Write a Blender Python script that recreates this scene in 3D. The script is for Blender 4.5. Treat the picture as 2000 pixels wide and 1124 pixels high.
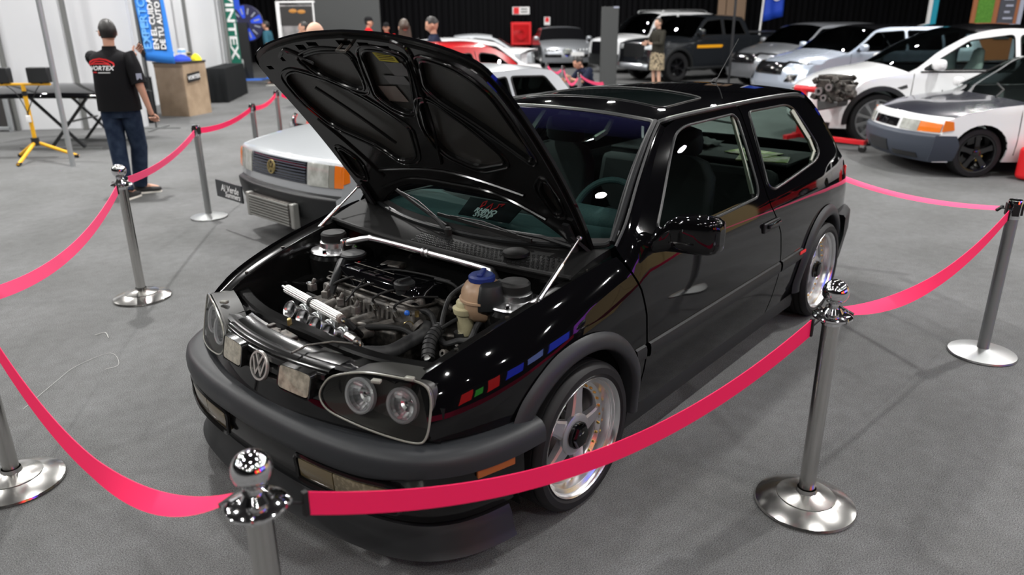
import bpy, bmesh, math, random
import numpy as np
from mathutils import Vector, Matrix
from mathutils.geometry import delaunay_2d_cdt

SC = bpy.context.scene
for _o in list(bpy.data.objects):
    bpy.data.objects.remove(_o, do_unlink=True)
COL = SC.collection
random.seed(7)
PI = math.pi
R = math.radians

# ---------------------------------------------------------------- camera
CAM_P = np.array([3.214, 2.183, 1.733])
CAM_YAW, CAM_PITCH, CAM_ROLL, CAM_F = 3.847, 0.347, -0.009, 1454.7   # focal length in pixels of the 2000 x 1124 frame


def cam_axes():
    f = np.array([math.cos(CAM_PITCH) * math.cos(CAM_YAW), math.cos(CAM_PITCH) * math.sin(CAM_YAW), -math.sin(CAM_PITCH)])
    r = np.array([math.sin(CAM_YAW), -math.cos(CAM_YAW), 0.0])
    u = np.cross(r, f)
    c, s = math.cos(CAM_ROLL), math.sin(CAM_ROLL)
    return c * r + s * u, -s * r + c * u, f


CR, CU, CF = cam_axes()
_cd = bpy.data.cameras.new('camera')
_cam = bpy.data.objects.new('camera', _cd)
COL.objects.link(_cam)
_cd.sensor_width = 36.0
_cd.lens = CAM_F / 2000.0 * 36.0
_cd.clip_start = 0.05
_cd.clip_end = 200
_m = Matrix.Identity(4)
for _i in range(3):
    _m[_i][0], _m[_i][1], _m[_i][2], _m[_i][3] = CR[_i], CU[_i], -CF[_i], CAM_P[_i]
_cam.matrix_world = _m
_cd.dof.use_dof = True
_cd.dof.focus_distance = 3.05
_cd.dof.aperture_fstop = 2.2
SC.camera = _cam


def ground(u, v, z=0.0):
    """point of the horizontal plane at height z seen at pixel (u, v)"""
    d = (u - 1000) / CAM_F * CR - (v - 562) / CAM_F * CU + CF
    t = (z - CAM_P[2]) / d[2]
    p = CAM_P + t * d
    return (float(p[0]), float(p[1]), float(p[2]))


# ---------------------------------------------------------------- world, exposure, hall lamps
W = bpy.data.worlds.new('hall_air')
SC.world = W
W.use_nodes = True
W.node_tree.nodes['Background'].inputs[0].default_value = (0.9, 0.95, 1.0, 1)
W.node_tree.nodes['Background'].inputs[1].default_value = 0.032
SC.view_settings.view_transform = 'Standard'
SC.view_settings.look = 'None'
SC.view_settings.exposure = 0.0
SC.view_settings.gamma = 1.0
SC.view_settings.use_curve_mapping = False
LAMP_Z = 8.0
# rows of high-bay lamps under the roof of the hall (their housings are built with the hall)
LAMPS = []
for _i in range(8):
    for _j in range(7):
        LAMPS.append((13.5 - _i * 4.7 + (_j % 2) * 1.3, 13.0 - _j * 4.9))
for _x, _y in LAMPS:
    _l = bpy.data.lights.new('high_bay_light', 'AREA')
    _l.shape = 'DISK'
    _l.size = 0.30
    _l.energy = 190 * (2.8 if (LAMPS.index((_x, _y)) * 7) % 5 == 0 else 0.55)
    _l.color = (1.0, 0.985, 0.96)
    if _x > 1.5 and _y > -2.5:
        _l.energy *= 0.55          # the aisle end of the hall is lit more weakly
    if _y < -3.5 and _x > -9:
        _l.energy *= 1.55          # brighter rows above the booths
    _o = bpy.data.objects.new('high_bay_light', _l)
    _o.location = (_x, _y, LAMP_Z - 0.02)
    COL.objects.link(_o)

# ================================================================ helpers
def tag(o, label=None, cat=None, group=None, kind=None):
    if label: o['label'] = label
    if cat: o['category'] = cat
    if group: o['group'] = group
    if kind: o['kind'] = kind
    return o


def empty(name, loc=(0, 0, 0), rz=0.0, parent=None):
    o = bpy.data.objects.new(name, None)
    o.location = loc
    o.rotation_euler = (0, 0, rz)
    o.empty_display_size = 0.1
    COL.objects.link(o)
    if parent: o.parent = parent
    return o


def link(name, me, parent=None):
    o = bpy.data.objects.new(name, me)
    COL.objects.link(o)
    if parent: o.parent = parent
    return o


def copy_tree(o, parent=None):
    c = o.copy()
    COL.objects.link(c)
    c.parent = parent
    for ch in o.children:
        copy_tree(ch, c)
    return c


def pchip(xs, ys):
    xs = np.array(xs, float); ys = np.array(ys, float)
    if xs[0] > xs[-1]: xs = xs[::-1]; ys = ys[::-1]
    h = np.diff(xs); d = np.diff(ys) / h
    m = np.zeros(len(xs))
    m[0], m[-1] = d[0], d[-1]
    for i in range(1, len(xs) - 1):
        if d[i - 1] * d[i] > 0:
            w1, w2 = 2 * h[i] + h[i - 1], h[i] + 2 * h[i - 1]
            m[i] = (w1 + w2) / (w1 / d[i - 1] + w2 / d[i])
    def f(x):
        x = np.clip(np.asarray(x, float), xs[0], xs[-1])
        i = np.clip(np.searchsorted(xs, x, side='right') - 1, 0, len(h) - 1)
        t = (x - xs[i]) / h[i]
        return ((2*t**3 - 3*t**2 + 1) * ys[i] + (t**3 - 2*t**2 + t) * h[i] * m[i]
                + (-2*t**3 + 3*t**2) * ys[i+1] + (t**3 - t**2) * h[i] * m[i+1])
    return f


def sstep(a, b, x):
    t = np.clip((np.asarray(x, float) - a) / (b - a), 0, 1)
    return t * t * (3 - 2 * t)


def catmull(pts, n=8, closed=False):
    P = [np.array(p, float) for p in pts]
    out = []
    N = len(P)
    rng = range(N) if closed else range(N - 1)
    for i in rng:
        if closed:
            p0, p1, p2, p3 = P[(i-1) % N], P[i], P[(i+1) % N], P[(i+2) % N]
        else:
            p1, p2 = P[i], P[i+1]
            p0 = P[i-1] if i > 0 else 2*p1 - p2
            p3 = P[i+2] if i + 2 < N else 2*p2 - p1
        for k in range(n):
            t = k / n
            out.append(0.5 * ((2*p1) + (-p0+p2)*t + (2*p0-5*p1+4*p2-p3)*t*t + (-p0+3*p1-3*p2+p3)*t**3))
    if not closed: out.append(P[-1])
    return out


def round_poly(pts, r, n=4):
    """round the corners of a 2D polygon; r is a number or a list"""
    P = [np.array(p[:2], float) for p in pts]
    out = []
    N = len(P)
    for i in range(N):
        a, b, c = P[i-1], P[i], P[(i+1) % N]
        rr = r[i] if isinstance(r, (list, tuple)) else r
        la, lc = np.linalg.norm(a-b), np.linalg.norm(c-b)
        d = min(rr, la*0.45, lc*0.45)
        if d < 1e-5:
            out.append(b); continue
        p, q = b + (a-b)/la*d, b + (c-b)/lc*d
        for k in range(n+1):
            t = k/n
            out.append((1-t)**2*p + 2*t*(1-t)*b + t*t*q)
    return out


class MB:
    """collects geometry for one mesh"""
    def __init__(s):
        s.v = []; s.f = []; s.mi = []; s.cur = 0
    def add(s, vs, fs):
        b = len(s.v)
        s.v.extend([tuple(map(float, p)) for p in vs])
        s.f.extend([tuple(b + i for i in f) for f in fs])
        s.mi.extend([s.cur] * len(fs))
        return s
    def box(s, c, d, m=None):
        hx, hy, hz = d[0]/2, d[1]/2, d[2]/2
        vs = [Vector((x, y, z)) for x in (-hx, hx) for y in (-hy, hy) for z in (-hz, hz)]
        if m is not None: vs = [m @ p for p in vs]
        vs = [(p[0]+c[0], p[1]+c[1], p[2]+c[2]) for p in vs]
        return s.add(vs, [(0,1,3,2),(4,6,7,5),(0,4,5,1),(2,3,7,6),(0,2,6,4),(1,5,7,3)])
    def bar(s, p, q, w, h, up=(0,0,1)):
        """box-section bar from p to q"""
        p, q = Vector(p), Vector(q)
        d = (q-p).normalized()
        u = Vector(up)
        if abs(d.dot(u)) > 0.98: u = Vector((1,0,0))
        sd = d.cross(u).normalized(); u = sd.cross(d)
        vs = []
        for c in (p, q):
            for a, b in ((-1,-1),(1,-1),(1,1),(-1,1)):
                vs.append(c + sd*(a*w/2) + u*(b*h/2))
        return s.add(vs, [(3,2,1,0),(4,5,6,7),(0,1,5,4),(1,2,6,5),(2,3,7,6),(3,0,4,7)])
    def tube(s, path, r, n=8, caps=True, closed=False):
        P = [Vector(p) for p in path]
        N = len(P)
        rs = r if isinstance(r, (list, tuple, np.ndarray)) else [r]*N
        vs = []; prev = None
        for i in range(N):
            if closed: d = P[(i+1) % N] - P[i-1]
            else: d = P[min(i+1, N-1)] - P[max(i-1, 0)]
            if d.length < 1e-9: d = Vector((0,0,1))
            d.normalize()
            if prev is None:
                a = Vector((0,0,1)) if abs(d.z) < 0.9 else Vector((1,0,0))
                u = d.cross(a).normalized()
            else:
                u = (prev - d*prev.dot(d))
                if u.length < 1e-6: u = d.orthogonal()
                u.normalize()
            prev = u
            w = d.cross(u)
            for k in range(n):
                t = 2*PI*k/n
                vs.append(P[i] + (u*math.cos(t) + w*math.sin(t))*rs[i])
        fs = []
        for i in range(N if closed else N-1):
            for k in range(n):
                a, b = i*n+k, i*n+(k+1) % n
                c, e = ((i+1) % N)*n+(k+1) % n, ((i+1) % N)*n+k
                fs.append((a, b, c, e))
        if caps and not closed:
            fs.append(tuple(range(n-1, -1, -1)))
            fs.append(tuple((N-1)*n+k for k in range(n)))
        return s.add(vs, fs)
    def cyl(s, p, q, r0, r1=None, n=16, caps=True):
        return s.tube([p, q], [r0, r0 if r1 is None else r1], n, caps)
    def lathe(s, prof, n=24, m=None, a0=0.0, a1=2*PI):
        """prof: (r, z) pairs around the local z axis"""
        full = abs(a1-a0-2*PI) < 1e-6
        cnt = n if full else n+1
        vs = []
        for (r, z) in prof:
            for k in range(cnt):
                t = a0 + (a1-a0)*k/n
                p = Vector((r*math.cos(t), r*math.sin(t), z))
                vs.append(m @ p if m is not None else p)
        fs = []
        for i in range(len(prof)-1):
            for k in range(n):
                k2 = (k+1) % n if full else k+1
                fs.append((i*cnt+k, i*cnt+k2, (i+1)*cnt+k2, (i+1)*cnt+k))
        return s.add(vs, fs)
    def grid(s, rows, cu=False, cv=False):
        nu, nv = len(rows), len(rows[0])
        vs = [p for r in rows for p in r]
        fs = []
        for i in range(nu if cu else nu-1):
            for j in range(nv if cv else nv-1):
                i2, j2 = (i+1) % nu, (j+1) % nv
                fs.append((i*nv+j, i2*nv+j, i2*nv+j2, i*nv+j2))
        return s.add(vs, fs)
    def prism(s, poly, off):
        """3D polygon extruded by the vector off"""
        N = len(poly)
        o = Vector(off)
        vs = [Vector(p) for p in poly] + [Vector(p)+o for p in poly]
        fs = [tuple(range(N-1, -1, -1)), tuple(range(N, 2*N))]
        for i in range(N):
            j = (i+1) % N
            fs.append((i, j, N+j, N+i))
        return s.add(vs, fs)
    def ball(s, c, r, n=16, m=8, scl=(1,1,1), rot=None):
        vs = []; fs = []
        for i in range(m+1):
            a = PI*i/m
            for k in range(n):
                t = 2*PI*k/n
                p = Vector((r*math.sin(a)*math.cos(t)*scl[0], r*math.sin(a)*math.sin(t)*scl[1], r*math.cos(a)*scl[2]))
                if rot is not None: p = rot @ p
                vs.append((p[0]+c[0], p[1]+c[1], p[2]+c[2]))
        for i in range(m):
            for k in range(n):
                k2 = (k+1) % n
                fs.append((i*n+k, (i+1)*n+k, (i+1)*n+k2, i*n+k2))
        return s.add(vs, fs)
    def build(s, name, mat, parent=None, smooth=True, angle=35, bevel=0, bseg=2, subd=0, weld=False, solid=0):
        me = bpy.data.meshes.new(name)
        me.from_pydata(s.v, [], s.f)
        mats = mat if isinstance(mat, (list, tuple)) else [mat]
        for m in mats: me.materials.append(m)
        me.polygons.foreach_set('material_index', s.mi)
        bm = bmesh.new(); bm.from_mesh(me)
        if weld: bmesh.ops.remove_doubles(bm, verts=bm.verts, dist=1e-5)
        bmesh.ops.recalc_face_normals(bm, faces=bm.faces)
        bm.to_mesh(me); bm.free()
        if smooth:
            me.shade_smooth()
            me.set_sharp_from_angle(angle=R(angle))
        me.update()
        o = link(name, me, parent)
        if solid:
            md = o.modifiers.new('thick', 'SOLIDIFY'); md.thickness = solid; md.offset = 0
        if bevel:
            md = o.modifiers.new('bevel', 'BEVEL'); md.width = bevel; md.segments = bseg; md.limit_method = 'ANGLE'; md.angle_limit = R(40)
            md.harden_normals = False
        if subd:
            md = o.modifiers.new('sub', 'SUBSURF'); md.levels = subd; md.render_levels = subd
        return o


def inside(px, py, poly):
    c = np.zeros(len(px), bool)
    n = len(poly)
    j = n-1
    for i in range(n):
        xi, yi = poly[i]; xj, yj = poly[j]
        if yi != yj:
            m = ((yi > py) != (yj > py)) & (px < (xj-xi)*(py-yi)/(yj-yi)+xi)
            c ^= m
        j = i
    return c


def densify(poly, h):
    out = []
    N = len(poly)
    for i in range(N):
        a, b = np.array(poly[i][:2], float), np.array(poly[(i+1) % N][:2], float)
        k = max(1, int(math.ceil(np.linalg.norm(b-a)/h)))
        for t in range(k): out.append(a+(b-a)*t/k)
    return out


def panel(name, outline, lift, mat, parent=None, holes=(), h=0.05, depth=0.012, flip=False, edge=True):
    """sheet cut from the surface lift(a, b) -> (n,3) along 2D outline and holes, with a turned-in edge"""
    loops = [densify(outline, h)] + [densify(q, h) for q in holes]
    pts = []; eds = []
    for L in loops:
        b = len(pts); n = len(L)
        pts += [tuple(p) for p in L]
        eds += [(b+i, b+(i+1) % n) for i in range(n)]
    A = np.array(loops[0])
    x0, y0 = A.min(0); x1, y1 = A.max(0)
    gx = np.arange(x0+h/2, x1, h); gy = np.arange(y0+h/2, y1, h)
    X, Y = np.meshgrid(gx, gy); X = X.ravel(); Y = Y.ravel()
    ok = inside(X, Y, loops[0])
    for L in loops[1:]: ok &= ~inside(X, Y, L)
    X, Y = X[ok], Y[ok]
    B = np.array(pts)
    if len(X):
        D = np.sqrt(((X[:, None]-B[None, :, 0])**2+(Y[:, None]-B[None, :, 1])**2)).min(1)
        X, Y = X[D > h*0.4], Y[D > h*0.4]
        pts += list(zip(X.tolist(), Y.tolist()))
    vo, eo, fo, _, _, _ = delaunay_2d_cdt([Vector(p) for p in pts], eds, [], 0, 1e-6)
    V = np.array([(p[0], p[1]) for p in vo])
    F = np.array([f for f in fo if len(f) == 3])
    C = V[F].mean(1)
    ok = inside(C[:, 0], C[:, 1], loops[0])
    for L in loops[1:]: ok &= ~inside(C[:, 0], C[:, 1], L)
    F = F[ok]
    e = 1e-3
    P = lift(V[:, 0], V[:, 1])
    N = np.cross(lift(V[:, 0]+e, V[:, 1])-lift(V[:, 0]-e, V[:, 1]), lift(V[:, 0], V[:, 1]+e)-lift(V[:, 0], V[:, 1]-e))
    N /= np.maximum(np.linalg.norm(N, axis=1)[:, None], 1e-12)
    # triangle winding from the cdt is ccw in (a, b): matches N
    a, b, c = V[F[:, 0]], V[F[:, 1]], V[F[:, 2]]
    ccw = (b[:, 0]-a[:, 0])*(c[:, 1]-a[:, 1])-(b[:, 1]-a[:, 1])*(c[:, 0]-a[:, 0]) > 0
    F[~ccw] = F[~ccw][:, ::-1]
    if flip:
        F = F[:, ::-1]; N = -N
    verts = P.tolist(); faces = [tuple(f) for f in F.tolist()]; ln = []
    for f in faces: ln += [N[i] for i in f]
    if edge and depth:
        cnt = {}
        for f in faces:
            for i in range(3):
                k = (f[i], f[(i+1) % 3]); cnt[k] = 1
        bd = [k for k in cnt if (k[1], k[0]) not in cnt]
        mp = {}
        def inner(i):
            if i not in mp:
                mp[i] = len(verts); verts.append((P[i]-N[i]*depth).tolist())
            return mp[i]
        for (i, j) in bd:
            q = (j, i, inner(i), inner(j))
            faces.append(q)
            d = P[i]-P[j]; nn = np.cross(d, -N[i]); nn /= max(np.linalg.norm(nn), 1e-12)
            ln += [nn]*4
    me = bpy.data.meshes.new(name)
    me.from_pydata(verts, [], faces)
    me.materials.append(mat)
    me.shade_smooth()
    me.update()
    me.normals_split_custom_set([tuple(x) for x in ln])
    return link(name, me, parent)


_fcache = {}
def text_mesh(name, s, mat, size, parent=None, m=None, extrude=0.0006, bold=0.0, shear=0.0, align='CENTER', sx=1.0):
    cu = bpy.data.curves.new(name, 'FONT')
    cu.body = s; cu.size = size; cu.extrude = extrude; cu.offset = bold; cu.shear = shear
    cu.align_x = align; cu.align_y = 'CENTER'; cu.resolution_u = 2
    o = bpy.data.objects.new(name, cu)
    dg = bpy.context.evaluated_depsgraph_get()
    COL.objects.link(o)
    bpy.context.view_layer.update()
    dg = bpy.context.evaluated_depsgraph_get()
    me = bpy.data.meshes.new_from_object(o.evaluated_get(dg))
    bpy.data.objects.remove(o, do_unlink=True)
    me.name = name
    me.materials.clear(); me.materials.append(mat)
    if sx != 1.0: me.transform(Matrix.Diagonal((sx, 1, 1, 1)))
    if m is not None: me.transform(m)
    return link(name, me, parent)


def frame_m(o, ex, ey):
    """4x4 with local x along ex, y along ey at origin o"""
    ex = Vector(ex).normalized(); ey = Vector(ey); ey = (ey-ex*ey.dot(ex)).normalized(); ez = ex.cross(ey)
    M = Matrix.Identity(4)
    for i in range(3):
        M[i][0], M[i][1], M[i][2], M[i][3] = ex[i], ey[i], ez[i], o[i]
    return M


# ================================================================ materials
def mat(name, col, rough=0.5, metal=0.0, spec=0.5, coat=0.0, noise=None, bump=None, emit=None, trans=0.0, ior=1.45, sheen=0.0):
    m = bpy.data.materials.new(name); m.use_nodes = True
    nt = m.node_tree; b = nt.nodes['Principled BSDF']
    b.inputs['Base Color'].default_value = (*col, 1)
    b.inputs['Roughness'].default_value = rough
    b.inputs['Metallic'].default_value = metal
    b.inputs['Specular IOR Level'].default_value = spec
    b.inputs['Coat Weight'].default_value = coat
    b.inputs['Coat Roughness'].default_value = 0.02
    b.inputs['IOR'].default_value = ior
    if trans: b.inputs['Transmission Weight'].default_value = trans
    if sheen: b.inputs['Sheen Weight'].default_value = sheen
    if emit:
        b.inputs['Emission Color'].default_value = (*emit[0], 1); b.inputs['Emission Strength'].default_value = emit[1]
    if noise or bump:
        tc = nt.nodes.new('ShaderNodeTexCoord')
    if noise:
        sc, col2, lo, hi = noise[:4]
        n = nt.nodes.new('ShaderNodeTexNoise'); n.inputs['Scale'].default_value = sc; n.inputs['Detail'].default_value = 5
        nt.links.new(tc.outputs['Object'], n.inputs['Vector'])
        r = nt.nodes.new('ShaderNodeValToRGB')
        r.color_ramp.elements[0].position = lo; r.color_ramp.elements[0].color = (*col, 1)
        r.color_ramp.elements[1].position = hi; r.color_ramp.elements[1].color = (*col2, 1)
        nt.links.new(n.outputs['Fac'], r.inputs['Fac']); nt.links.new(r.outputs['Color'], b.inputs['Base Color'])
    if bump:
        n2 = nt.nodes.new('ShaderNodeTexNoise'); n2.inputs['Scale'].default_value = bump[0]; n2.inputs['Detail'].default_value = 3
        nt.links.new(tc.outputs['Object'], n2.inputs['Vector'])
        bp = nt.nodes.new('ShaderNodeBump'); bp.inputs['Strength'].default_value = bump[1]; bp.inputs['Distance'].default_value = bump[2]
        nt.links.new(n2.outputs['Fac'], bp.inputs['Height']); nt.links.new(bp.outputs['Normal'], b.inputs['Normal'])
    return m


def glass_mat(name, tint, rough=0.0, refl=1.0):
    """thin pane: tinted see-through plus mirror reflection by angle"""
    m = bpy.data.materials.new(name); m.use_nodes = True
    nt = m.node_tree; nt.nodes.clear()
    out = nt.nodes.new('ShaderNodeOutputMaterial'); mix = nt.nodes.new('ShaderNodeMixShader')
    t = nt.nodes.new('ShaderNodeBsdfTransparent'); g = nt.nodes.new('ShaderNodeBsdfGlossy')
    t.inputs['Color'].default_value = (*tint, 1); g.inputs['Roughness'].default_value = rough
    g.inputs['Color'].default_value = (refl, refl, refl, 1)
    fr = nt.nodes.new('ShaderNodeFresnel'); fr.inputs['IOR'].default_value = 1.5
    nt.links.new(fr.outputs[0], mix.inputs[0]); nt.links.new(t.outputs[0], mix.inputs[1]); nt.links.new(g.outputs[0], mix.inputs[2])
    nt.links.new(mix.outputs[0], out.inputs['Surface'])
    return m


def carpet_mat():
    m = bpy.data.materials.new('grey_carpet'); m.use_nodes = True
    nt = m.node_tree; b = nt.nodes['Principled BSDF']
    b.inputs['Roughness'].default_value = 0.95; b.inputs['Specular IOR Level'].default_value = 0.15
    tc = nt.nodes.new('ShaderNodeTexCoord')
    def noise(sc, det):
        n = nt.nodes.new('ShaderNodeTexNoise'); n.inputs['Scale'].default_value = sc; n.inputs['Detail'].default_value = det
        nt.links.new(tc.outputs['Object'], n.inputs['Vector']); return n
    def ramp(n, lo, c0, hi, c1):
        r = nt.nodes.new('ShaderNodeValToRGB')
        r.color_ramp.elements[0].position = lo; r.color_ramp.elements[0].color = (*c0, 1)
        r.color_ramp.elements[1].position = hi; r.color_ramp.elements[1].color = (*c1, 1)
        nt.links.new(n.outputs['Fac'], r.inputs['Fac']); return r
    def mul(a, c):
        x = nt.nodes.new('ShaderNodeMix'); x.data_type = 'RGBA'; x.blend_type = 'MULTIPLY'; x.inputs[0].default_value = 1
        nt.links.new(a.outputs[0] if a.type != 'MIX' else a.outputs[2], x.inputs[6]); nt.links.new(c.outputs[0], x.inputs[7]); return x
    fib = ramp(noise(230, 3), 0.34, (0.075, 0.076, 0.077), 0.68, (0.215, 0.217, 0.22))
    big = ramp(noise(1.3, 4), 0.35, (0.80, 0.80, 0.79), 0.65, (1.0, 1.0, 1.0))
    mid = ramp(noise(14, 4), 0.3, (0.88, 0.88, 0.87), 0.7, (1.03, 1.03, 1.03))
    x = mul(mul(fib, big), mid)
    nt.links.new(x.outputs[2], b.inputs['Base Color'])
    bp = nt.nodes.new('ShaderNodeBump'); bp.inputs['Strength'].default_value = 0.5; bp.inputs['Distance'].default_value = 0.004
    nt.links.new(noise(220, 4).outputs['Fac'], bp.inputs['Height']); nt.links.new(bp.outputs['Normal'], b.inputs['Normal'])
    return m


M = {}
M['carpet'] = carpet_mat()
M['black_paint'] = mat('black_paint', (0.0025, 0.0025, 0.003), 0.035, spec=0.5)
M['black_inner'] = mat('black_inner_paint', (0.006, 0.006, 0.006), 0.14, spec=0.5)
M['hood_under'] = mat('bonnet_underside', (0.026, 0.026, 0.023), 0.34, spec=0.5, noise=(5, (0.036, 0.035, 0.031), 0.4, 0.7))
M['bay_black'] = mat('bay_black', (0.006, 0.006, 0.007), 0.22, spec=0.4)
M['cowl_black'] = mat('cowl_plastic', (0.007, 0.007, 0.007), 0.55, spec=0.15)
M['black_plastic'] = mat('black_plastic', (0.014, 0.015, 0.016), 0.42, spec=0.35, bump=(600, 0.15, 0.001))
M['grey_plastic'] = mat('grey_bumper_plastic', (0.021, 0.023, 0.026), 0.43, spec=0.4, bump=(700, 0.2, 0.001))
M['rubber'] = mat('rubber', (0.012, 0.012, 0.012), 0.6, spec=0.3)
M['tyre'] = mat('tyre', (0.011, 0.011, 0.012), 0.55, spec=0.35, bump=(300, 0.15, 0.001))
M['seal'] = mat('rubber_seal', (0.014, 0.015, 0.016), 0.28, spec=0.5)
M['chrome'] = mat('chrome', (0.80, 0.80, 0.81), 0.07, 1.0)
M['polished'] = mat('polished_alloy', (0.82, 0.82, 0.83), 0.24, 1.0)
M['steel'] = mat('brushed_steel', (0.58, 0.57, 0.55), 0.2, 1.0, bump=(90, 0.05, 0.001))
M['satin_steel'] = mat('satin_steel', (0.42, 0.43, 0.43), 0.36, 1.0)
M['alu'] = mat('aluminium', (0.72, 0.73, 0.74), 0.28, 1.0, bump=(80, 0.08, 0.002))
M['alloy'] = mat('alloy_silver', (0.46, 0.47, 0.48), 0.32, 0.75)
M['dark_metal'] = mat('dark_metal', (0.05, 0.048, 0.045), 0.42, 0.8, noise=(40, (0.14, 0.125, 0.11), 0.4, 0.75), bump=(90, 0.4, 0.003))
M['engine_grey'] = mat('engine_casting', (0.09, 0.085, 0.08), 0.5, 0.55, noise=(30, (0.22, 0.205, 0.185), 0.4, 0.72), bump=(120, 0.4, 0.003))
M['gold'] = mat('gold_bolt', (0.75, 0.52, 0.13), 0.25, 1.0)
M['brass'] = mat('brass', (0.62, 0.47, 0.2), 0.3, 1.0)
M['hose'] = mat('hose_rubber', (0.022, 0.022, 0.023), 0.5, spec=0.4, noise=(25, (0.05, 0.05, 0.048), 0.5, 0.8))
M['tank'] = mat('tank_plastic', (0.40, 0.27, 0.175), 0.36, spec=0.45, noise=(14, (0.29, 0.18, 0.11), 0.4, 0.7))
M['cream_tank'] = mat('cream_tank_plastic', (0.48, 0.44, 0.27), 0.4, noise=(20, (0.36, 0.32, 0.2), 0.4, 0.7))
M['blue_cap'] = mat('blue_cap', (0.012, 0.028, 0.16), 0.4)
M['blue'] = mat('blue_plastic', (0.02, 0.13, 0.6), 0.35)
M['amber'] = mat('amber_lens', (0.75, 0.17, 0.01), 0.2, coat=0.6)
M['amber_dark'] = mat('dark_amber_lens', (0.38, 0.10, 0.012), 0.2, coat=0.6)
M['red_lens'] = mat('red_lens', (0.5, 0.01, 0.012), 0.15, coat=0.6)
M['lens'] = glass_mat('clear_lens', (0.93, 0.94, 0.92), 0.02, 0.5)
M['lamp_lens'] = mat('ribbed_lamp_lens', (0.36, 0.33, 0.26), 0.16, spec=0.6, coat=0.6, noise=(40, (0.17, 0.155, 0.12), 0.35, 0.7), bump=(160, 0.6, 0.002))
M['lamp_dark'] = mat('lamp_housing', (0.12, 0.117, 0.11), 0.4, spec=0.4)
M['reflector'] = mat('lamp_reflector', (0.93, 0.94, 0.96), 0.22, 1.0)
M['screen_glass'] = glass_mat('green_tint_glass', (0.60, 0.74, 0.72))
M['side_glass'] = glass_mat('side_window_glass', (0.62, 0.72, 0.68))
M['dark_glass'] = glass_mat('dark_window_glass', (0.10, 0.12, 0.13))
M['roof_glass'] = mat('sunroof_glass', (0.004, 0.006, 0.006), 0.04, spec=0.6)
M['sunband'] = mat('blue_sun_band', (0.006, 0.006, 0.022), 0.05, spec=0.4)
def _fade(m, lo, hi):
    nt = m.node_tree; tc = nt.nodes.new('ShaderNodeTexCoord'); sp = nt.nodes.new('ShaderNodeSeparateXYZ'); mr = nt.nodes.new('ShaderNodeMapRange')
    mr.inputs['To Min'].default_value = lo; mr.inputs['To Max'].default_value = hi
    nt.links.new(tc.outputs['Generated'], sp.inputs[0]); nt.links.new(sp.outputs['Z'], mr.inputs['Value']); nt.links.new(mr.outputs[0], nt.nodes['Principled BSDF'].inputs['Alpha'])
_fade(M['sunband'], 0.0, 0.9)
M['dash'] = mat('dashboard', (0.055, 0.095, 0.095), 0.65, noise=(120, (0.07, 0.11, 0.11), 0.4, 0.6))
M['cloth_black'] = mat('black_upholstery', (0.012, 0.012, 0.013), 0.8)
M['trim_beige'] = mat('pale_trim', (0.36, 0.38, 0.31), 0.6)
M['white'] = mat('white', (0.8, 0.8, 0.8), 0.45)
M['white_print'] = mat('white_print', (0.85, 0.85, 0.85), 0.5)
M['red_print'] = mat('red_print', (0.75, 0.015, 0.02), 0.5)
M['black_card'] = mat('black_card', (0.006, 0.007, 0.009), 0.4)
M['yellow_label'] = mat('yellow_label', (0.55, 0.48, 0.02), 0.5)
M['grey_label'] = mat('grey_label', (0.10, 0.10, 0.10), 0.4)
M['brown_label'] = mat('brown_label', (0.16, 0.13, 0.11), 0.4)
M['green_fluid'] = mat('green_plastic', (0.14, 0.32, 0.05), 0.4)
M['belt_red'] = mat('red_webbing', (0.95, 0.018, 0.115), 0.62, spec=0.3, bump=(420, 0.2, 0.001))
M['belt_pink'] = mat('pink_webbing', (0.93, 0.075, 0.20), 0.62, spec=0.3, bump=(420, 0.2, 0.001))

# ================================================================ the hall
VR = np.array([math.sin(CAM_YAW), -math.cos(CAM_YAW)])     # to the right across the hall
VF = np.array([math.cos(CAM_YAW), math.sin(CAM_YAW)])      # deep into the hall


def hall(lat, dist, z=0.0):
    p = CAM_P[:2] + lat * VR + dist * VF
    return (float(p[0]), float(p[1]), z)


HALL_RZ = math.atan2(VR[1], VR[0])
M['curtain'] = mat('black_curtain_cloth', (0.006, 0.006, 0.007), 0.9, spec=0.1)
M['dark_wall'] = mat('dark_hall_wall', (0.02, 0.02, 0.022), 0.8)
M['partition'] = mat('white_partition', (0.60, 0.61, 0.625), 0.5, noise=(0.6, (0.54, 0.55, 0.57), 0.35, 0.7))
M['roof_dark'] = mat('dark_roof_sheet', (0.03, 0.03, 0.032), 0.7)

tag(MB().box((-8, -6, -0.05), (64, 64, 0.1)).build('floor', M['carpet'], smooth=False), kind='structure')
tag(MB().box((-8, -6, 9.05), (64, 64, 0.1)).build('ceiling', M['roof_dark'], smooth=False), kind='structure')
for nm, c, d in (('wall_left', (-8, -38.1, 4.5), (64, 0.2, 9)), ('wall_right', (-8, 26.1, 4.5), (64, 0.2, 9)),
                 ('wall_front', (24.1, -6, 4.5), (0.2, 64, 9)), ('wall_far', (-40.1, -6, 4.5), (0.2, 64, 9))):
    tag(MB().box(c, d).build(nm, M['dark_wall'], smooth=False), kind='structure')

# pleated black drapes along the back of the show floor
root = empty('wall_back', hall(0, 34.0), HALL_RZ)
tag(root, kind='structure')
mb = MB(); rows = []
for i in range(61):
    x = -1.0 + 2.0 * i / 60
    y = 0.05 * math.sin(x * PI * 8) + 0.018 * math.sin(x * PI * 19 + 1)
    rows.append([(x, y, 0.02), (x, y * 0.8, 3.0), (x, y * 0.6, 6.2)])
mb.grid(rows)
d0 = mb.build('drape', M['curtain'], root)
for k in range(-9, 16):
    if k == -9:
        d0.location = (k * 2.0, 0, 0)
    else:
        c = d0.copy(); COL.objects.link(c); c.location = (k * 2.0, 0, 0)

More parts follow.
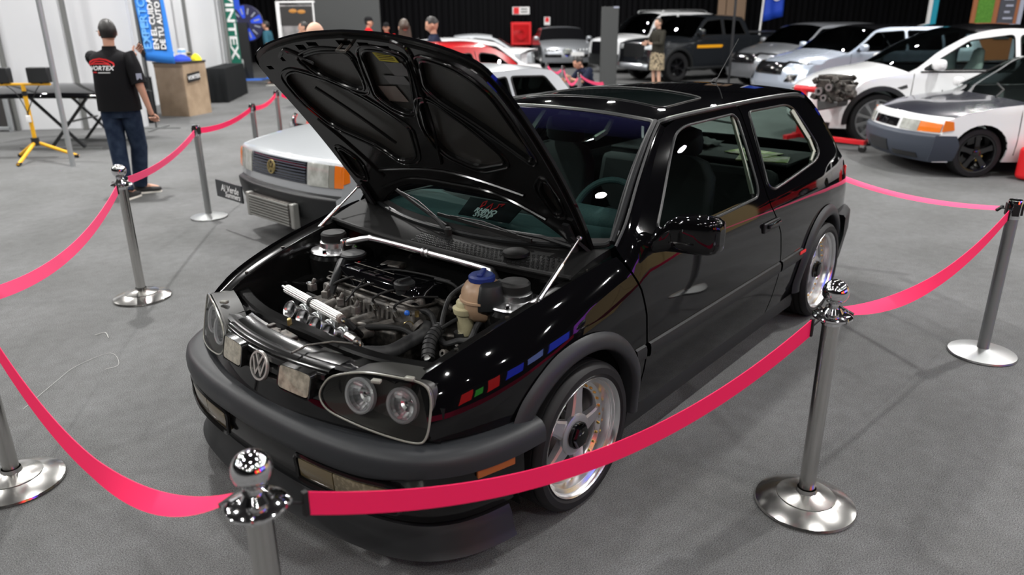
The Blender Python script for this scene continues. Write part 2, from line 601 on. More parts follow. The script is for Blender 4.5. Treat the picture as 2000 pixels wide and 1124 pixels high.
# high-bay lamp housings
def lamp_housing():
    t = empty('high_bay_lamp')
    MB().lathe([(0.235, 0.0), (0.23, 0.05), (0.14, 0.20), (0.09, 0.22), (0.09, 0.36), (0.0, 0.36)], 20).build('reflector_shade', M['satin_steel'], t)
    MB().cyl((0, 0, 0.36), (0, 0, 1.0), 0.01, n=6).build('suspension_rod', M['dark_metal'], t)
    return t
lamp0 = lamp_housing()
for k, (x, y) in enumerate(LAMPS):
    o = lamp0 if k == 0 else copy_tree(lamp0)
    o.location = (x, y, LAMP_Z)
    tag(o, 'round high-bay lamp hanging from the dark hall roof', 'lamp', 'high-bay hall lamps')

# white partition walls of the booth on the left
def wall_seg(name, a, b, h0, h1, th, mt, z0=0.0):
    a, b = np.array(a[:2]), np.array(b[:2])
    c = (a + b) / 2; L = np.linalg.norm(b - a)
    m = Matrix.Rotation(math.atan2(b[1]-a[1], b[0]-a[0]), 3, 'Z')
    return tag(MB().box((c[0], c[1], (h0 + h1) / 2), (L, th, h1 - h0), m).build(name, mt, smooth=False), kind='structure')

def left_wall_line():
    pass
wa0, wa1 = ground(-260, 262), ground(287, 247)
wb0, wb1 = ground(292, 208), ground(461, 177)
wall_seg('wall_booth_near', wa0, wa1, 0.0, 3.2, 0.05, M['partition'])
wall_seg('wall_booth_return', wa1, wb0, 0.0, 3.2, 0.05, M['partition'])
wall_seg('wall_booth_far', wb0, wb1, 0.0, 3.2, 0.05, M['partition'])
M['panel_pole'] = mat('partition_pole', (0.15, 0.155, 0.15), 0.45, 0.2)
def wall_pole(p, k, h=3.3, r=0.042):
    tag(MB().cyl((p[0], p[1], 0), (p[0], p[1], h), r, n=10).build('trim_%d' % k, M['panel_pole']), kind='structure')
for k, px in enumerate([(37, 255), (170, 254), (301, 232)]):
    wall_pole(ground(*px), k + 1)
for k, px in enumerate([(386, 195), (457, 181)]):
    wall_pole(ground(*px), k + 4)

# ================================================================ stanchions and belts
def stanchion_ball():
    t = empty('stanchion')
    MB().lathe([(0.0, 0.0), (0.178, 0.0), (0.181, 0.006), (0.178, 0.014), (0.15, 0.028), (0.105, 0.041), (0.104, 0.045), (0.06, 0.052), (0.037, 0.06), (0.034, 0.075)], 48).build('base', M['steel'], t)
    MB().cyl((0, 0, 0.055), (0, 0, 0.745), 0.029, n=24).build('pole', M['steel'], t)
    c = MB().lathe([(0.029, 0.735), (0.034, 0.737), (0.036, 0.75), (0.058, 0.756), (0.066, 0.762), (0.066, 0.768), (0.058, 0.774), (0.034, 0.78), (0.028, 0.79), (0.022, 0.80)], 28).build('collar', M['chrome'], t)
    for k in range(4):
        a = PI/4 + k*PI/2
        p = Vector((0.058*math.cos(a), 0.058*math.sin(a), 0.768))
        d = Vector((math.cos(a), math.sin(a), 0))
        pts = [p + d*(0.012*math.cos(x)) + Vector((0, 0, 0.012*math.sin(x))) for x in np.linspace(0, 2*PI, 10, endpoint=False)]
        MB().tube(pts, 0.003, 6, closed=True).build('ring', M['chrome'], c)
    MB().lathe([(0.020, 0.795), (0.026, 0.80), (0.017, 0.806), (0.017, 0.812), (0.027, 0.818), (0.020, 0.823)], 20).build('neck', M['chrome'], t)
    MB().ball((0, 0, 0.853), 0.0435, 32, 18).build('ball', M['chrome'], t)
    return t

def stanchion_belt():
    t = empty('belt_stanchion')
    MB().lathe([(0.0, 0.0), (0.163, 0.0), (0.166, 0.005), (0.163, 0.014), (0.09, 0.030), (0.04, 0.037), (0.03, 0.04)], 40).build('base', M['satin_steel'], t)
    MB().cyl((0, 0, 0.035), (0, 0, 0.76), 0.029, n=24).build('pole', M['satin_steel'], t)
    h = MB().lathe([(0.031, 0.755), (0.033, 0.76), (0.033, 0.845), (0.030, 0.853), (0.0, 0.855)], 24).build('belt_head', M['chrome'], t)
    for k in range(4):
        a = k*PI/2
        MB().box((0.034*math.cos(a), 0.034*math.sin(a), 0.805), (0.008 if k % 2 == 0 else 0.03, 0.03 if k % 2 == 0 else 0.008, 0.06)).build('clip_slot', M['rubber'], h, smooth=False)
    return t

sb = stanchion_ball(); sr = stanchion_belt()
POST = {}
def put(proto, first, key, xy, label, rz=0.0, lean=None):
    o = proto if first else copy_tree(proto)
    o.location = (xy[0], xy[1], 0.0)
    o.rotation_euler = (0, 0, rz)
    tag(o, label, 'stanchion', 'rope barrier posts')
    POST[key] = (xy[0], xy[1])
    return o
put(sb, True, 'S3', (0.706, 1.486), 'steel ball-top stanchion standing beside the black hatchback door', 0.3)
put(sb, False, 'S2', (2.553, 0.903), 'ball-top stanchion closest to the viewer, its base cut off', 0.1)
put(sb, False, 'S1', (1.265, -2.712), 'ball-top stanchion on the open carpet in front of the walking man', -0.3)
put(sb, False, 'S5', (2.572, -0.981), 'stanchion cut by the left edge with only its wide base in view', 0.2)
put(sr, True, 'S4', (-1.224, 1.741), 'flat-top belt stanchion at the right edge of the picture', 0.4)
put(sr, False, 'S6', (-0.129, -4.385), 'flat-top belt stanchion left of the silver hatchback with the square grille', 0.2)
put(sr, False, 'S7', (-1.45, -5.62), 'shorter-looking belt stanchion directly behind the silver bonnet', 0.2)
put(sr, False, 'S8', (-2.60, -6.90), 'belt stanchion behind the silver bonnet nearest the raised black bonnet', 0.2)
for k, (u, v, lb) in enumerate([(1068, 122, 'far stanchion left of the two pink sagging belts before the silver saloon'), (1100, 128, 'far stanchion between the two pink sagging belts before the silver saloon'), (1132, 140, 'far stanchion beside the crouching man')]):
    p = ground(u, v, 0.86)
    # these stand on open floor further away than the silver hatchback
    put(sr, False, 'B%d' % k, p[:2], lb, 0.5)

def belt(name, p, q, sag, width, t0, t1, mt, label, group='barrier belts', hook=True, tmid=None):
    """webbing from p to q; t0/t1 tilt of the band (0 = on edge, upright)"""
    p, q = Vector(p), Vector(q)
    L = q - p
    side = Vector((L.y, -L.x, 0)).normalized()
    t = empty(name, p)
    n = 40; ra = []; rb = []
    hk = 0.045 / L.length
    for i in range(n + 1):
        s = hk + (1 - 2*hk) * i / n
        c = L * s - Vector((0, 0, 4*sag*s*(1-s)))
        if tmid is None: a = t0 + (t1-t0)*s
        else: a = t0 + (tmid-t0)*min(1, s*2) if s < 0.5 else tmid + (t1-tmid)*(s*2-1)
        w = Vector((0, 0, 1))*math.cos(a) + side*math.sin(a)
        ww = width/2
        ra.append((c - w*ww, c + w*ww)); rb.append(side*0.0012)
    mb = MB()
    rows = []
    for (a, b), o in zip(ra, rb):
        rows.append([a - o, b - o, b + o, a + o])
    mb.grid(rows, cv=True)
    mb.build('webbing', mt, t, angle=40)
    if hook:
        for s, e in ((0.0, hk), (1.0, 1-hk)):
            a = L*s - Vector((0, 0, 4*sag*s*(1-s))); b = L*e - Vector((0, 0, 4*sag*e*(1-e)))
            i = 0 if s == 0 else n
            u, v = ra[i]
            d = (b - a).normalized()
            h = MB()
            h.bar(u, v, 0.012, 0.012)
            h.tube([a, a + (b-a)*0.5, b], 0.0035, 6)
            h.build('hook', M['rubber'], t)
    tag(t, label, 'barrier belt', group)
    return t

def hookpt(k, toward, z, r=0.062):
    a = np.array(POST[k]); b = np.array(POST[toward]); d = (b-a)/np.linalg.norm(b-a)
    return (a[0]+d[0]*r, a[1]+d[1]*r, z)
belt('barrier_belt', hookpt('S2', 'S3', 0.748, 0.056), hookpt('S3', 'S2', 0.768), 0.205, 0.063, 0.05, 0.0, M['belt_red'], 'bright red belt crossing in front of the black hatchback wheel')
belt('barrier_belt', hookpt('S5', 'S2', 0.765), hookpt('S2', 'S5', 0.762), 0.30, 0.060, -0.1, -1.45, M['belt_red'], 'bright red belt sagging low at the bottom left, twisted at its end', tmid=-0.3)
belt('barrier_belt', hookpt('S3', 'S4', 0.765), hookpt('S4', 'S3', 0.80, 0.034), 0.13, 0.054, -1.35, 0.0, M['belt_red'], 'bright red belt running to the stanchion at the right edge', tmid=-0.3)
belt('barrier_belt', hookpt('S1', 'S5', 0.765), hookpt('S5', 'S1', 0.765), 0.125, 0.055, 0.0, 0.4, M['belt_pink'], 'pink belt drooping off the left edge from the ball-top stanchion')
belt('barrier_belt', hookpt('S1', 'S6', 0.772), hookpt('S6', 'S1', 0.80, 0.034), 0.06, 0.055, 0.25, 0.0, M['belt_pink'], 'pink belt rising behind the walking man to a flat-top stanchion')
belt('barrier_belt', hookpt('S6', 'S7', 0.80, 0.034), hookpt('S7', 'S6', 0.80, 0.034), 0.05, 0.05, 0.0, 0.0, M['belt_red'], 'dark red belt left of the silver bonnet between two flat-top stanchions', hook=False)
belt('barrier_belt', hookpt('S7', 'S8', 0.80, 0.034), hookpt('S8', 'S7', 0.80, 0.034), 0.05, 0.05, 0.0, 0.0, M['belt_red'], 'red belt between the two stanchions behind the silver bonnet', hook=False)
POST['S9'] = (-3.6, -6.95); _s10 = (-2.16, 0.27, 0.8); POST['S10'] = _s10[:2]
belt('barrier_belt', hookpt('S8', 'S9', 0.80, 0.034), (-3.6, -6.95, 0.72), 0.08, 0.05, 0.0, 0.0, M['belt_red'], 'short red belt end disappearing behind the raised black bonnet', hook=False)
belt('barrier_belt', hookpt('S4', 'S10', 0.80, 0.034), _s10, 0.085, 0.045, 1.15, 1.15, M['belt_pink'], 'thin pink belt passing behind the rear of the black hatchback')
belt('barrier_belt', hookpt('B0', 'B1', 0.80, 0.034), hookpt('B1', 'B0', 0.80, 0.034), 0.12, 0.05, 0.0, 0.0, M['belt_pink'], 'upper pink belt sagging before the silver saloon', hook=False)
belt('barrier_belt', hookpt('B1', 'B2', 0.80, 0.034), hookpt('B2', 'B1', 0.80, 0.034), 0.22, 0.05, 0.0, 0.0, M['belt_pink'], 'lower pink belt sagging before the silver saloon', hook=False)
B3P = ground(1180, 163, 0.80); POST['B3'] = B3P[:2]
belt('barrier_belt', hookpt('B2', 'B3', 0.80, 0.034), B3P, 0.05, 0.05, 0.3, 0.3, M['belt_pink'], 'pink belt running along the crouching man to the roof of the hatchback', hook=False)
# the far end of the belt behind the hatchback is held by one more post, hidden behind its tail
put(sr, False, 'S10', (_s10[0]-0.04, _s10[1]-0.02), 'belt stanchion hidden behind the tail of the black hatchback', 0.2)
put(sr, False, 'S9', (-3.63, -6.95), 'belt stanchion hidden behind the raised black bonnet', 0.2)

# ================================================================ the black hatchback (x forward, y to its left)
GOLF = empty('hatchback_car', (0, 0, 0))
tag(GOLF, 'glossy black three-door hatchback with its bonnet raised and engine showing', 'car')
AX, WR = 1.2375, 0.287

_wz = pchip([0.14, 0.22, 0.32, 0.48, 0.64, 0.78, 0.86, 0.90, 0.95, 1.05, 1.15, 1.25, 1.31, 1.37],
            [0.775, 0.80, 0.822, 0.840, 0.839, 0.826, 0.808, 0.793, 0.766, 0.710, 0.652, 0.592, 0.555, 0.51])
_wx = pchip([-1.98, -1.85, -1.70, -1.50, -1.20, -0.6, 0.5, 1.15, 1.45, 1.62, 1.75, 1.84, 1.92],
            [-0.150, -0.095, -0.06, -0.034, -0.012, 0, 0, -0.008, -0.03, -0.062, -0.105, -0.15, -0.21])
_zt = pchip([0.85, 0.93, 1.17, 1.38, 1.60, 1.72, 1.81, 1.9], [0.90, 0.893, 0.857, 0.818, 0.766, 0.728, 0.69, 0.66])
_yi = pchip([0.85, 0.95, 1.17, 1.38, 1.60, 1.72, 1.81, 1.9], [0.76, 0.752, 0.732, 0.712, 0.678, 0.650, 0.615, 0.56])


def GW(x, z):
    """half width of the body side at x, z"""
    w = _wz(z) + _wx(x)
    # front wings roll over into the bonnet edge
    f = sstep(0.80, 0.95, x)
    zt = _zt(x)
    wl = _wz(np.minimum(z, 0.74 + 0 * zt)) + _wx(x)
    k = np.clip((z - (zt - 0.21)) / 0.21, 0, 1.3)
    wf = wl - (wl - _yi(x)) * k ** 2.3
    return w * (1 - f) + wf * f


def side(sgn):
    return lambda x, z: np.stack([x, sgn * GW(x, z), z], 1)


def arch(cx, r, a0, a1, n=22, cz=WR):
    return [(cx + r * math.cos(R(a0 + (a1-a0)*i/n)), cz + r * math.sin(R(a0 + (a1-a0)*i/n))) for i in range(n+1)]


def gwheel(loc, rz, label=None):
    """polished split-rim wheel with five spokes, axis along local y (outside at +y)"""
    w = empty('wheel', loc, rz, GOLF)
    rot = Matrix.Rotation(-PI/2, 4, 'X')           # local z -> +y
    t = MB()
    prof = [(0.222, -0.215), (0.250, -0.222), (0.272, -0.205), (0.285, -0.17), (0.287, -0.15)]
    z = -0.15
    for g in range(4):
        prof += [(0.287, z), (0.287, z+0.026), (0.281, z+0.027), (0.281, z+0.033), (0.287, z+0.034)]
        z += 0.034
    prof += [(0.287, -0.012), (0.283, 0.0), (0.268, 0.014), (0.246, 0.014), (0.232, 0.004), (0.224, -0.006)]
    t.lathe(prof, 64, rot)
    t.build('tyre', M['tyre'], w)
    MB().lathe([(0.2245, -0.21), (0.205, -0.20), (0.195, -0.16), (0.193, -0.09), (0.200, -0.045), (0.206, -0.02), (0.222, -0.008), (0.2285, -0.006), (0.2315, 0.0), (0.2335, 0.006), (0.2315, 0.010), (0.228, 0.007), (0.222, 0.002), (0.2185, -0.01), (0.210, -0.016), (0.206, -0.03), (0.2035, -0.052), (0.190, -0.056), (0.172, -0.058), (0.168, -0.066), (0.168, -0.13)], 72, rot).build('rim', M['polished'], w)
    ct = MB().lathe([(0.0, -0.055), (0.075, -0.055), (0.08, -0.05), (0.08, -0.035), (0.07, -0.030), (0.045, -0.032)], 36, rot).build('hub', M['alloy'], w)
    nb = MB(); 
    nb.lathe([(0.047, -0.034), (0.047, -0.012), (0.042, -0.004), (0.03, 0.0), (0.0, 0.0)], 6, rot)
    nb.lathe([(0.052, -0.036), (0.052, -0.020), (0.047, -0.018)], 24, rot)
    nb.build('centre_nut', M['black_paint'], ct, angle=25)
    for k in range(5):
        a = PI/2 + 2*PI*k/5 + 0.25
        ca, sa = math.cos(a), math.sin(a)
        rows = []
        for r, hw, d, th in ((0.05, 0.040, -0.038, 0.03), (0.085, 0.034, -0.040, 0.032), (0.12, 0.028, -0.045, 0.03), (0.155, 0.026, -0.050, 0.026), (0.178, 0.030, -0.054, 0.02), (0.19, 0.05, -0.056, 0.012)):
            ring = []
            for (u, v) in ((-1, -th), (-1, -0.006), (-0.72, 0.0), (0.72, 0.0), (1, -0.006), (1, -th)):
                x = r*ca - u*hw*sa; zz = r*sa + u*hw*ca
                ring.append((x, d + v, zz))
            rows.append(ring)
        MB().grid(rows, cv=True).build('spoke', M['alloy'], w, angle=30)
    for k in range(30):
        a = 2*PI*k/30
        p = Vector((0.181*math.cos(a), -0.057, 0.181*math.sin(a)))
        MB().lathe([(0.0055, -0.003), (0.0055, 0.005), (0.003, 0.0075), (0.0, 0.0075)], 6, Matrix.Translation(p) @ rot).build('rim_bolt', M['gold'], w, angle=25)
    MB().tube([(0.12, -0.03, 0.165), (0.118, -0.012, 0.158), (0.116, 0.0, 0.155)], 0.004, 6).build('valve', M['rubber'], w)
    MB().lathe([(0.05, -0.16), (0.14, -0.16), (0.14, -0.145), (0.05, -0.14)], 40, rot).build('brake_disc', M['dark_metal'], w)
    MB().lathe([(0.195, -0.19), (0.0, -0.19)], 32, rot).build('backing_plate', M['rubber'], w)
    return w


for (x, s, st) in ((AX, 1, 0.0), (-AX, 1, 0.0), (AX, -1, 0.0), (-AX, -1, 0.0)):
    gwheel((x, s*0.838, WR), (0 if s > 0 else PI) + st)

# ---------------------------------------------------------------- body side
HINGE = (0.93, 0.905)
RA = 0.345
fender_poly = ([(0.865, 0.20), (0.835, 0.28), (0.82, 0.40), (0.818, 0.52), (0.83, 0.64), (0.862, 0.75), (0.905, 0.83), (0.935, 0.889)]
               + [(x, float(_zt(x))) for x in np.linspace(0.99, 1.80, 14)]
               + [(1.825, 0.675), (1.835, 0.64), (1.845, 0.58), (1.85, 0.52), (1.84, 0.495), (1.62, 0.485), (1.545, 0.475)]
               + arch(AX, RA, 33, 180) + [(AX-RA, 0.20)])
door_poly = ([(0.853, 0.215), (0.823, 0.28), (0.808, 0.40), (0.806, 0.52), (0.818, 0.64), (0.85, 0.75), (0.893, 0.83), (0.915, 0.888),
              (0.80, 0.965), (0.62, 1.085), (0.46, 1.188), (0.36, 1.248), (0.28, 1.284), (0.18, 1.302), (0.0, 1.311), (-0.25, 1.312), (-0.462, 1.306)]
             + [(-0.466, 1.27), (-0.43, 1.12), (-0.385, 0.97), (-0.372, 0.90), (-0.392, 0.84), (-0.455, 0.76), (-0.505, 0.68), (-0.535, 0.56), (-0.54, 0.44), (-0.525, 0.32), (-0.505, 0.215)])
win_poly = round_poly([(0.66, 0.945), (0.36, 1.165), (0.225, 1.252), (0.12, 1.272), (-0.372, 1.276), (-0.405, 1.25), (-0.315, 0.945), (-0.27, 0.903), (0.1, 0.895), (0.64, 0.90)],
                      [0.03, 0.1, 0.08, 0.1, 0.03, 0.03, 0.05, 0.06, 0.1, 0.03], 4)
quarter_poly = ([(-0.517, 0.215), (-0.537, 0.32), (-0.552, 0.44), (-0.547, 0.56), (-0.517, 0.68), (-0.467, 0.76), (-0.404, 0.84), (-0.384, 0.90), (-0.397, 0.97), (-0.442, 1.12), (-0.478, 1.27), (-0.474, 1.306)]
                + [(-0.75, 1.309), (-1.05, 1.305), (-1.28, 1.293), (-1.40, 1.272), (-1.47, 1.235), (-1.53, 1.15), (-1.60, 1.04), (-1.67, 0.95), (-1.735, 0.87), (-1.77, 0.78), (-1.79, 0.68), (-1.80, 0.56), (-1.74, 0.54), (-1.60, 0.52), (-1.545, 0.475)]
                + arch(-AX, RA, 147, 0) + [(-AX+RA, 0.215)])
qwin_poly = round_poly([(-0.56, 1.270), (-1.06, 1.262), (-1.16, 1.235), (-1.275, 1.04), (-1.265, 0.985), (-1.16, 0.952), (-0.48, 0.905), (-0.428, 0.93)],
                       [0.03, 0.06, 0.08, 0.06, 0.05, 0.06, 0.05, 0.04], 4)


def ring_on(poly, lift, r, off=0.0, n=7, closed=True):
    P = np.array(densify(poly, 0.03))
    Q3 = lift(P[:, 0], P[:, 1])
    if off:
        e = 1e-3
        N = np.cross(lift(P[:, 0]+e, P[:, 1])-Q3, lift(P[:, 0], P[:, 1]+e)-Q3)
        N /= np.linalg.norm(N, axis=1)[:, None]
        Q3 = Q3 + N*off
    return MB().tube([tuple(q) for q in Q3], r, n, closed=closed)


for s in (1, -1):
    L = side(s)
    fl = s > 0      # orientation so that normals point outward
    panel('front_wing', fender_poly, L, M['black_paint'], GOLF, h=0.045, flip=fl)
    dr = panel('door', door_poly, L, M['black_paint'], GOLF, [win_poly], 0.05, 0.012, fl)
    gl = lambda x, z, s=s: np.stack([x, s*(GW(x, z)-0.012), z], 1)
    panel('window_glass', win_poly, gl, M['side_glass'], dr, h=0.06, edge=False, flip=fl)
    ring_on(win_poly, L, 0.0065).build('window_seal', M['seal'], dr)
    q = panel('rear_quarter', quarter_poly, L, M['black_paint'], GOLF, [qwin_poly], 0.05, 0.012, fl)
    panel('window_glass', qwin_poly, gl, M['side_glass'], q, h=0.06, edge=False, flip=fl)
    ring_on(qwin_poly, L, 0.0065).build('window_seal', M['seal'], q)
    # handle
    hx, hz = -0.375, 0.748
    hy = float(GW(np.array([hx]), np.array([hz]))[0])
    mb = MB(); mb.box((hx, s*(hy+0.004), hz), (0.19, 0.016, 0.05)); mb.build('handle_recess', M['black_plastic'], dr, bevel=0.006)
    mb = MB(); mb.box((hx-0.005, s*(hy+0.018), hz+0.006), (0.15, 0.02, 0.022)); mb.build('door_handle', M['black_paint'], dr, bevel=0.007)
    # bump strip along door and quarter
    for nm, x0, x1, par in (('side_moulding', 0.80, -0.53, dr), ('side_moulding', -0.555, -0.86, q), ('side_moulding', 0.90, 0.83, GOLF)):
        xs = np.linspace(x0, x1, max(3, int(abs(x1-x0)/0.1)))
        rows = []
        for x in xs:
            y = float(GW(np.array([x]), np.array([0.485]))[0])
            rows.append([(x, s*(y+o), z) for (o, z) in ((-0.004, 0.452), (0.010, 0.458), (0.014, 0.472), (0.014, 0.498), (0.010, 0.512), (-0.004, 0.518))])
        MB().grid(rows).build(nm, M['black_plastic'], par)
    # sill
    rows = []
    for x in np.linspace(0.90, -0.90, 16):
        rows.append([(x, s*y, z) for (y, z) in ((0.70, 0.13), (0.775, 0.135), (0.80, 0.15), (0.806, 0.19), (0.80, 0.225))])
    MB().grid(rows).build('sill', M['black_plastic'], GOLF, angle=50)
    # wheel-arch flares
    for cx, a0, a1 in ((AX, 24, 188), (-AX, -6, 158)):
        rows = []
        for a in np.linspace(a0, a1, 40):
            ca, sa = math.cos(R(a)), math.sin(R(a))
            ring = []
            for (r, o) in ((0.400, 0.004), (0.392, 0.016), (0.375, 0.026), (0.352, 0.030), (0.340, 0.026), (0.334, 0.012), (0.334, -0.04)):
                x, z = cx + r*ca, WR + r*sa
                y = float(GW(np.array([np.clip(x, -1.55, 1.55)]), np.array([min(max(z, 0.3), 0.66)]))[0]) + o
                ring.append((x, s*y, z))
            rows.append(ring)
        MB().grid(rows).build('arch_flare', M['grey_plastic'], GOLF, angle=60)
        # dark wheel housing
        mb = MB(); rows = []
        for a in np.linspace(-20, 200, 24):
            rows.append([(cx + 0.35*math.cos(R(a)), s*y, WR + 0.35*math.sin(R(a))) for y in (0.81, 0.55)])
        mb.grid(rows)
        mb.add([(cx + 0.35*math.cos(R(a)), s*0.55, WR + 0.35*math.sin(R(a))) for a in np.linspace(-20, 200, 24)], [tuple(range(24))])
        mb.build('wheel_housing', M['rubber'], GOLF)

# ---------------------------------------------------------------- roof, glass, tail
_zc = pchip([-1.62, -1.50, -1.2, -0.8, -0.35, 0.0, 0.2, 0.34], [1.30, 1.325, 1.352, 1.370, 1.376, 1.366, 1.352, 1.332])
def roof_l(x, y):
    return np.stack([x, y, _zc(x) - 0.058*(np.abs(y)/0.55)**2.3], 1)
def roof_r(x, y): return roof_l(x, y)
roof_poly = round_poly([(0.325, 0.0), (0.322, -0.3), (0.300, -0.53), (0.2, -0.547), (-1.30, -0.545), (-1.42, -0.53), (-1.50, -0.35), (-1.52, 0), (-1.50, 0.35), (-1.42, 0.53), (-1.30, 0.545), (0.2, 0.547), (0.300, 0.53), (0.322, 0.3)], 0.03, 3)
sun_poly = round_poly([(0.055, -0.42), (-0.365, -0.42), (-0.365, 0.42), (0.055, 0.42)], 0.055, 5)
rf = panel('roof', roof_poly, roof_l, M['black_paint'], GOLF, [sun_poly], 0.06, 0.015)
sl = panel('sunroof', sun_poly, lambda x, y: roof_l(x, y)+np.array([0, 0, -0.002]), M['roof_glass'], rf, h=0.06, edge=False)
ring_on(sun_poly, roof_l, 0.0045, 0.001).build('sunroof_frame', M['seal'], sl)
for s in (1, -1):
    # gutter strip between roof and doors
    path = [(0.30, 0.535, 1.300), (0.22, 0.552, 1.312), (0.0, 0.556, 1.3165), (-0.4, 0.558, 1.318), (-0.9, 0.556, 1.315), (-1.25, 0.553, 1.303), (-1.42, 0.545, 1.275)]
    P = catmull([(x, s*y, z) for x, y, z in path], 6)
    MB().tube(P, 0.011, 8).build('roof_gutter_trim', M['seal'], rf)
an = MB().tube([(-1.22, 0.06, 1.345), (-1.235, 0.06, 1.365), (-1.25, 0.06, 1.37)], [0.02, 0.014, 0.008], 10).build('antenna_foot', M['rubber'], rf)
MB().tube([(-1.245, 0.06, 1.36), (-1.52, 0.06, 1.60)], [0.0035, 0.002], 6).build('antenna', M['seal'], rf)

_ws = dict(xb=1.05, zb=0.885, xt=0.332, zt=1.334)
def ws_l(u, t):
    hw = 0.705 + (0.525-0.705)*t
    bow = 0.155 + (0.03-0.155)*t
    dip = 0.0 + 0.030*t
    x = _ws['xb'] + (_ws['xt']-_ws['xb'])*t - bow*np.abs(u)**2.2 + 0.022*np.sin(PI*np.clip(t, 0, 1))
    z = _ws['zb'] + (_ws['zt']-_ws['zb'])*t - dip*np.abs(u)**2.2 + 0.022*np.sin(PI*np.clip(t, 0, 1)) + 0.03*(1-t)*np.abs(u)**2.2
    return np.stack([x, u*hw, z], 1)
ws_poly = round_poly([(-1, 0.0), (1, 0.0), (1, 1), (-1, 1)], [0.05, 0.05, 0.04, 0.04], 4)
wsg = panel('windscreen', ws_poly, ws_l, M['screen_glass'], GOLF, h=0.07, edge=False)
panel('sun_band', [(-0.985, 0.80), (0.985, 0.80), (0.975, 0.985), (-0.975, 0.985)], lambda u, t: ws_l(u, t)+np.array([0.0012, 0, 0.0014]), M['sunband'], wsg, h=0.08, edge=False)
panel('frit_edge', [(-0.99, 0.005), (0.99, 0.005), (0.99, 0.045), (-0.99, 0.045)], lambda u, t: ws_l(u, t)+np.array([0.0012, 0, 0.0014]), M['rubber'], wsg, h=0.08, edge=False)
ring_on(ws_poly, ws_l, 0.011).build('windscreen_seal', M['seal'], wsg)
# A-pillars
dl = [(0.915, 0.888), (0.80, 0.965), (0.62, 1.085), (0.46, 1.188), (0.36, 1.248), (0.29, 1.282)]
tt = [0.02, 0.18, 0.46, 0.70, 0.86, 0.985]
for s in (1, -1):
    rows = []
    for (x, z), t in zip(dl, tt):
        a = ws_l(np.array([float(s)]), np.array([t]))[0]
        b = np.array([x, s*float(GW(np.array([x]), np.array([z]))[0]), z])
        mid = (a+b)/2 + np.array([0.015, s*0.006, 0.012])
        rows.append([a, (a*2+mid)/3 + np.array([0.006, 0, 0.006]), mid, b])
    MB().grid([[np.array(p) for p in r] for r in zip(*[catmull([r[k] for r in rows], 4) for k in range(4)])]).build('windscreen_pillar', M['black_paint'], GOLF, angle=60)
    c = catmull([(np.array(r[0])*0.6+np.array(r[2])*0.4)+np.array([0.006, 0, 0.008]) for r in rows], 4)
    MB().tube(c, 0.013, 7).build('pillar_trim', M['seal'], GOLF)
    c = catmull([np.array(r[2])+np.array([0.004, s*0.002, 0.004]) for r in rows], 4)
    MB().tube(c, 0.006, 6).build('pillar_trim', M['black_plastic'], GOLF)

# hatch
_hx = pchip([0, 0.12, 0.35, 0.60, 0.75, 0.88, 1.0], [-1.50, -1.58, -1.69, -1.80, -1.85, -1.875, -1.89])
_hz = pchip([0, 0.12, 0.35, 0.60, 0.75, 0.88, 1.0], [1.318, 1.245, 1.09, 0.915, 0.79, 0.68, 0.56])
_hw = pchip([0, 0.12, 0.35, 0.60, 0.75, 0.88, 1.0], [0.53, 0.575, 0.645, 0.705, 0.725, 0.73, 0.735])
def hatch_l(u, t):
    return np.stack([_hx(t) + 0.085*np.abs(u)**2.6, u*_hw(t), _hz(t) - 0.02*np.abs(u)**2*(1-t)], 1)
hp = round_poly([(-1, 0), (1, 0), (1, 1), (-1, 1)], 0.03, 2)
hg = round_poly([(-0.88, 0.08), (0.88, 0.08), (0.88, 0.55), (-0.88, 0.55)], 0.06, 4)
ht = panel('tailgate', hp, hatch_l, M['black_paint'], GOLF, [hg], 0.07, 0.012, flip=True)
panel('rear_window', hg, hatch_l, M['side_glass'], ht, h=0.08, edge=False, flip=True)
MB().tube([(-1.86, 0.05, 0.93), (-1.78, 0.02, 1.03), (-1.75, -0.32, 1.06)], 0.008, 6).build('rear_wiper', M['rubber'], ht)
for s in (1, -1):
    rows = []
    for z in np.linspace(0.62, 0.84, 6):
        rows.append([(-1.885+0.012+(z-0.6)*0.12, s*0.52, z), (-1.875+(z-0.6)*0.12, s*0.64, z), (-1.80+(z-0.6)*0.12, s*0.715, z), (-1.73, s*(0.757), z)])
    MB().grid(rows).build('tail_lamp', M['red_lens'], GOLF, angle=60, solid=0.01)
    pt = np.array([-1.07, 0, 0.50]); y = float(GW(np.array([pt[0]]), np.array([pt[2]]))[0])
    MB().box((-1.0, s*(float(GW(np.array([-1.0]), np.array([0.49]))[0])+0.017), 0.487), (0.0, 0.0, 0.0)) if False else None
    MB().box((-0.84, s*(float(GW(np.array([-0.84]), np.array([0.49]))[0])+0.016), 0.50), (0.085, 0.004, 0.016)).build('side_badge', M['red_print'], GOLF, smooth=False)
# rear bumper
bp = [(-1.56, 0.845), (-1.70, 0.825), (-1.85, 0.775), (-1.93, 0.66), (-1.955, 0.45), (-1.96, 0.0)]
bpath = catmull(bp + [(x, -y) for x, y in bp[-2::-1]], 5)
rows = []
for i, p in enumerate(bpath):
    d = np.array(bpath[min(i+1, len(bpath)-1)]) - np.array(bpath[max(i-1, 0)]); d /= np.linalg.norm(d)
    nrm = np.array([d[1], -d[0]])
    if nrm[0]*(p[0]+1.0)+nrm[1]*p[1] < 0: nrm = -nrm
    rows.append([(p[0]+nrm[0]*o, p[1]+nrm[1]*o, z) for o, z in ((-0.07, 0.565), (-0.01, 0.562), (0.004, 0.545), (0.006, 0.44), (-0.006, 0.36), (-0.02, 0.26), (-0.06, 0.17))])
MB().grid(rows).build('rear_bumper', M['black_plastic'], GOLF, angle=50)

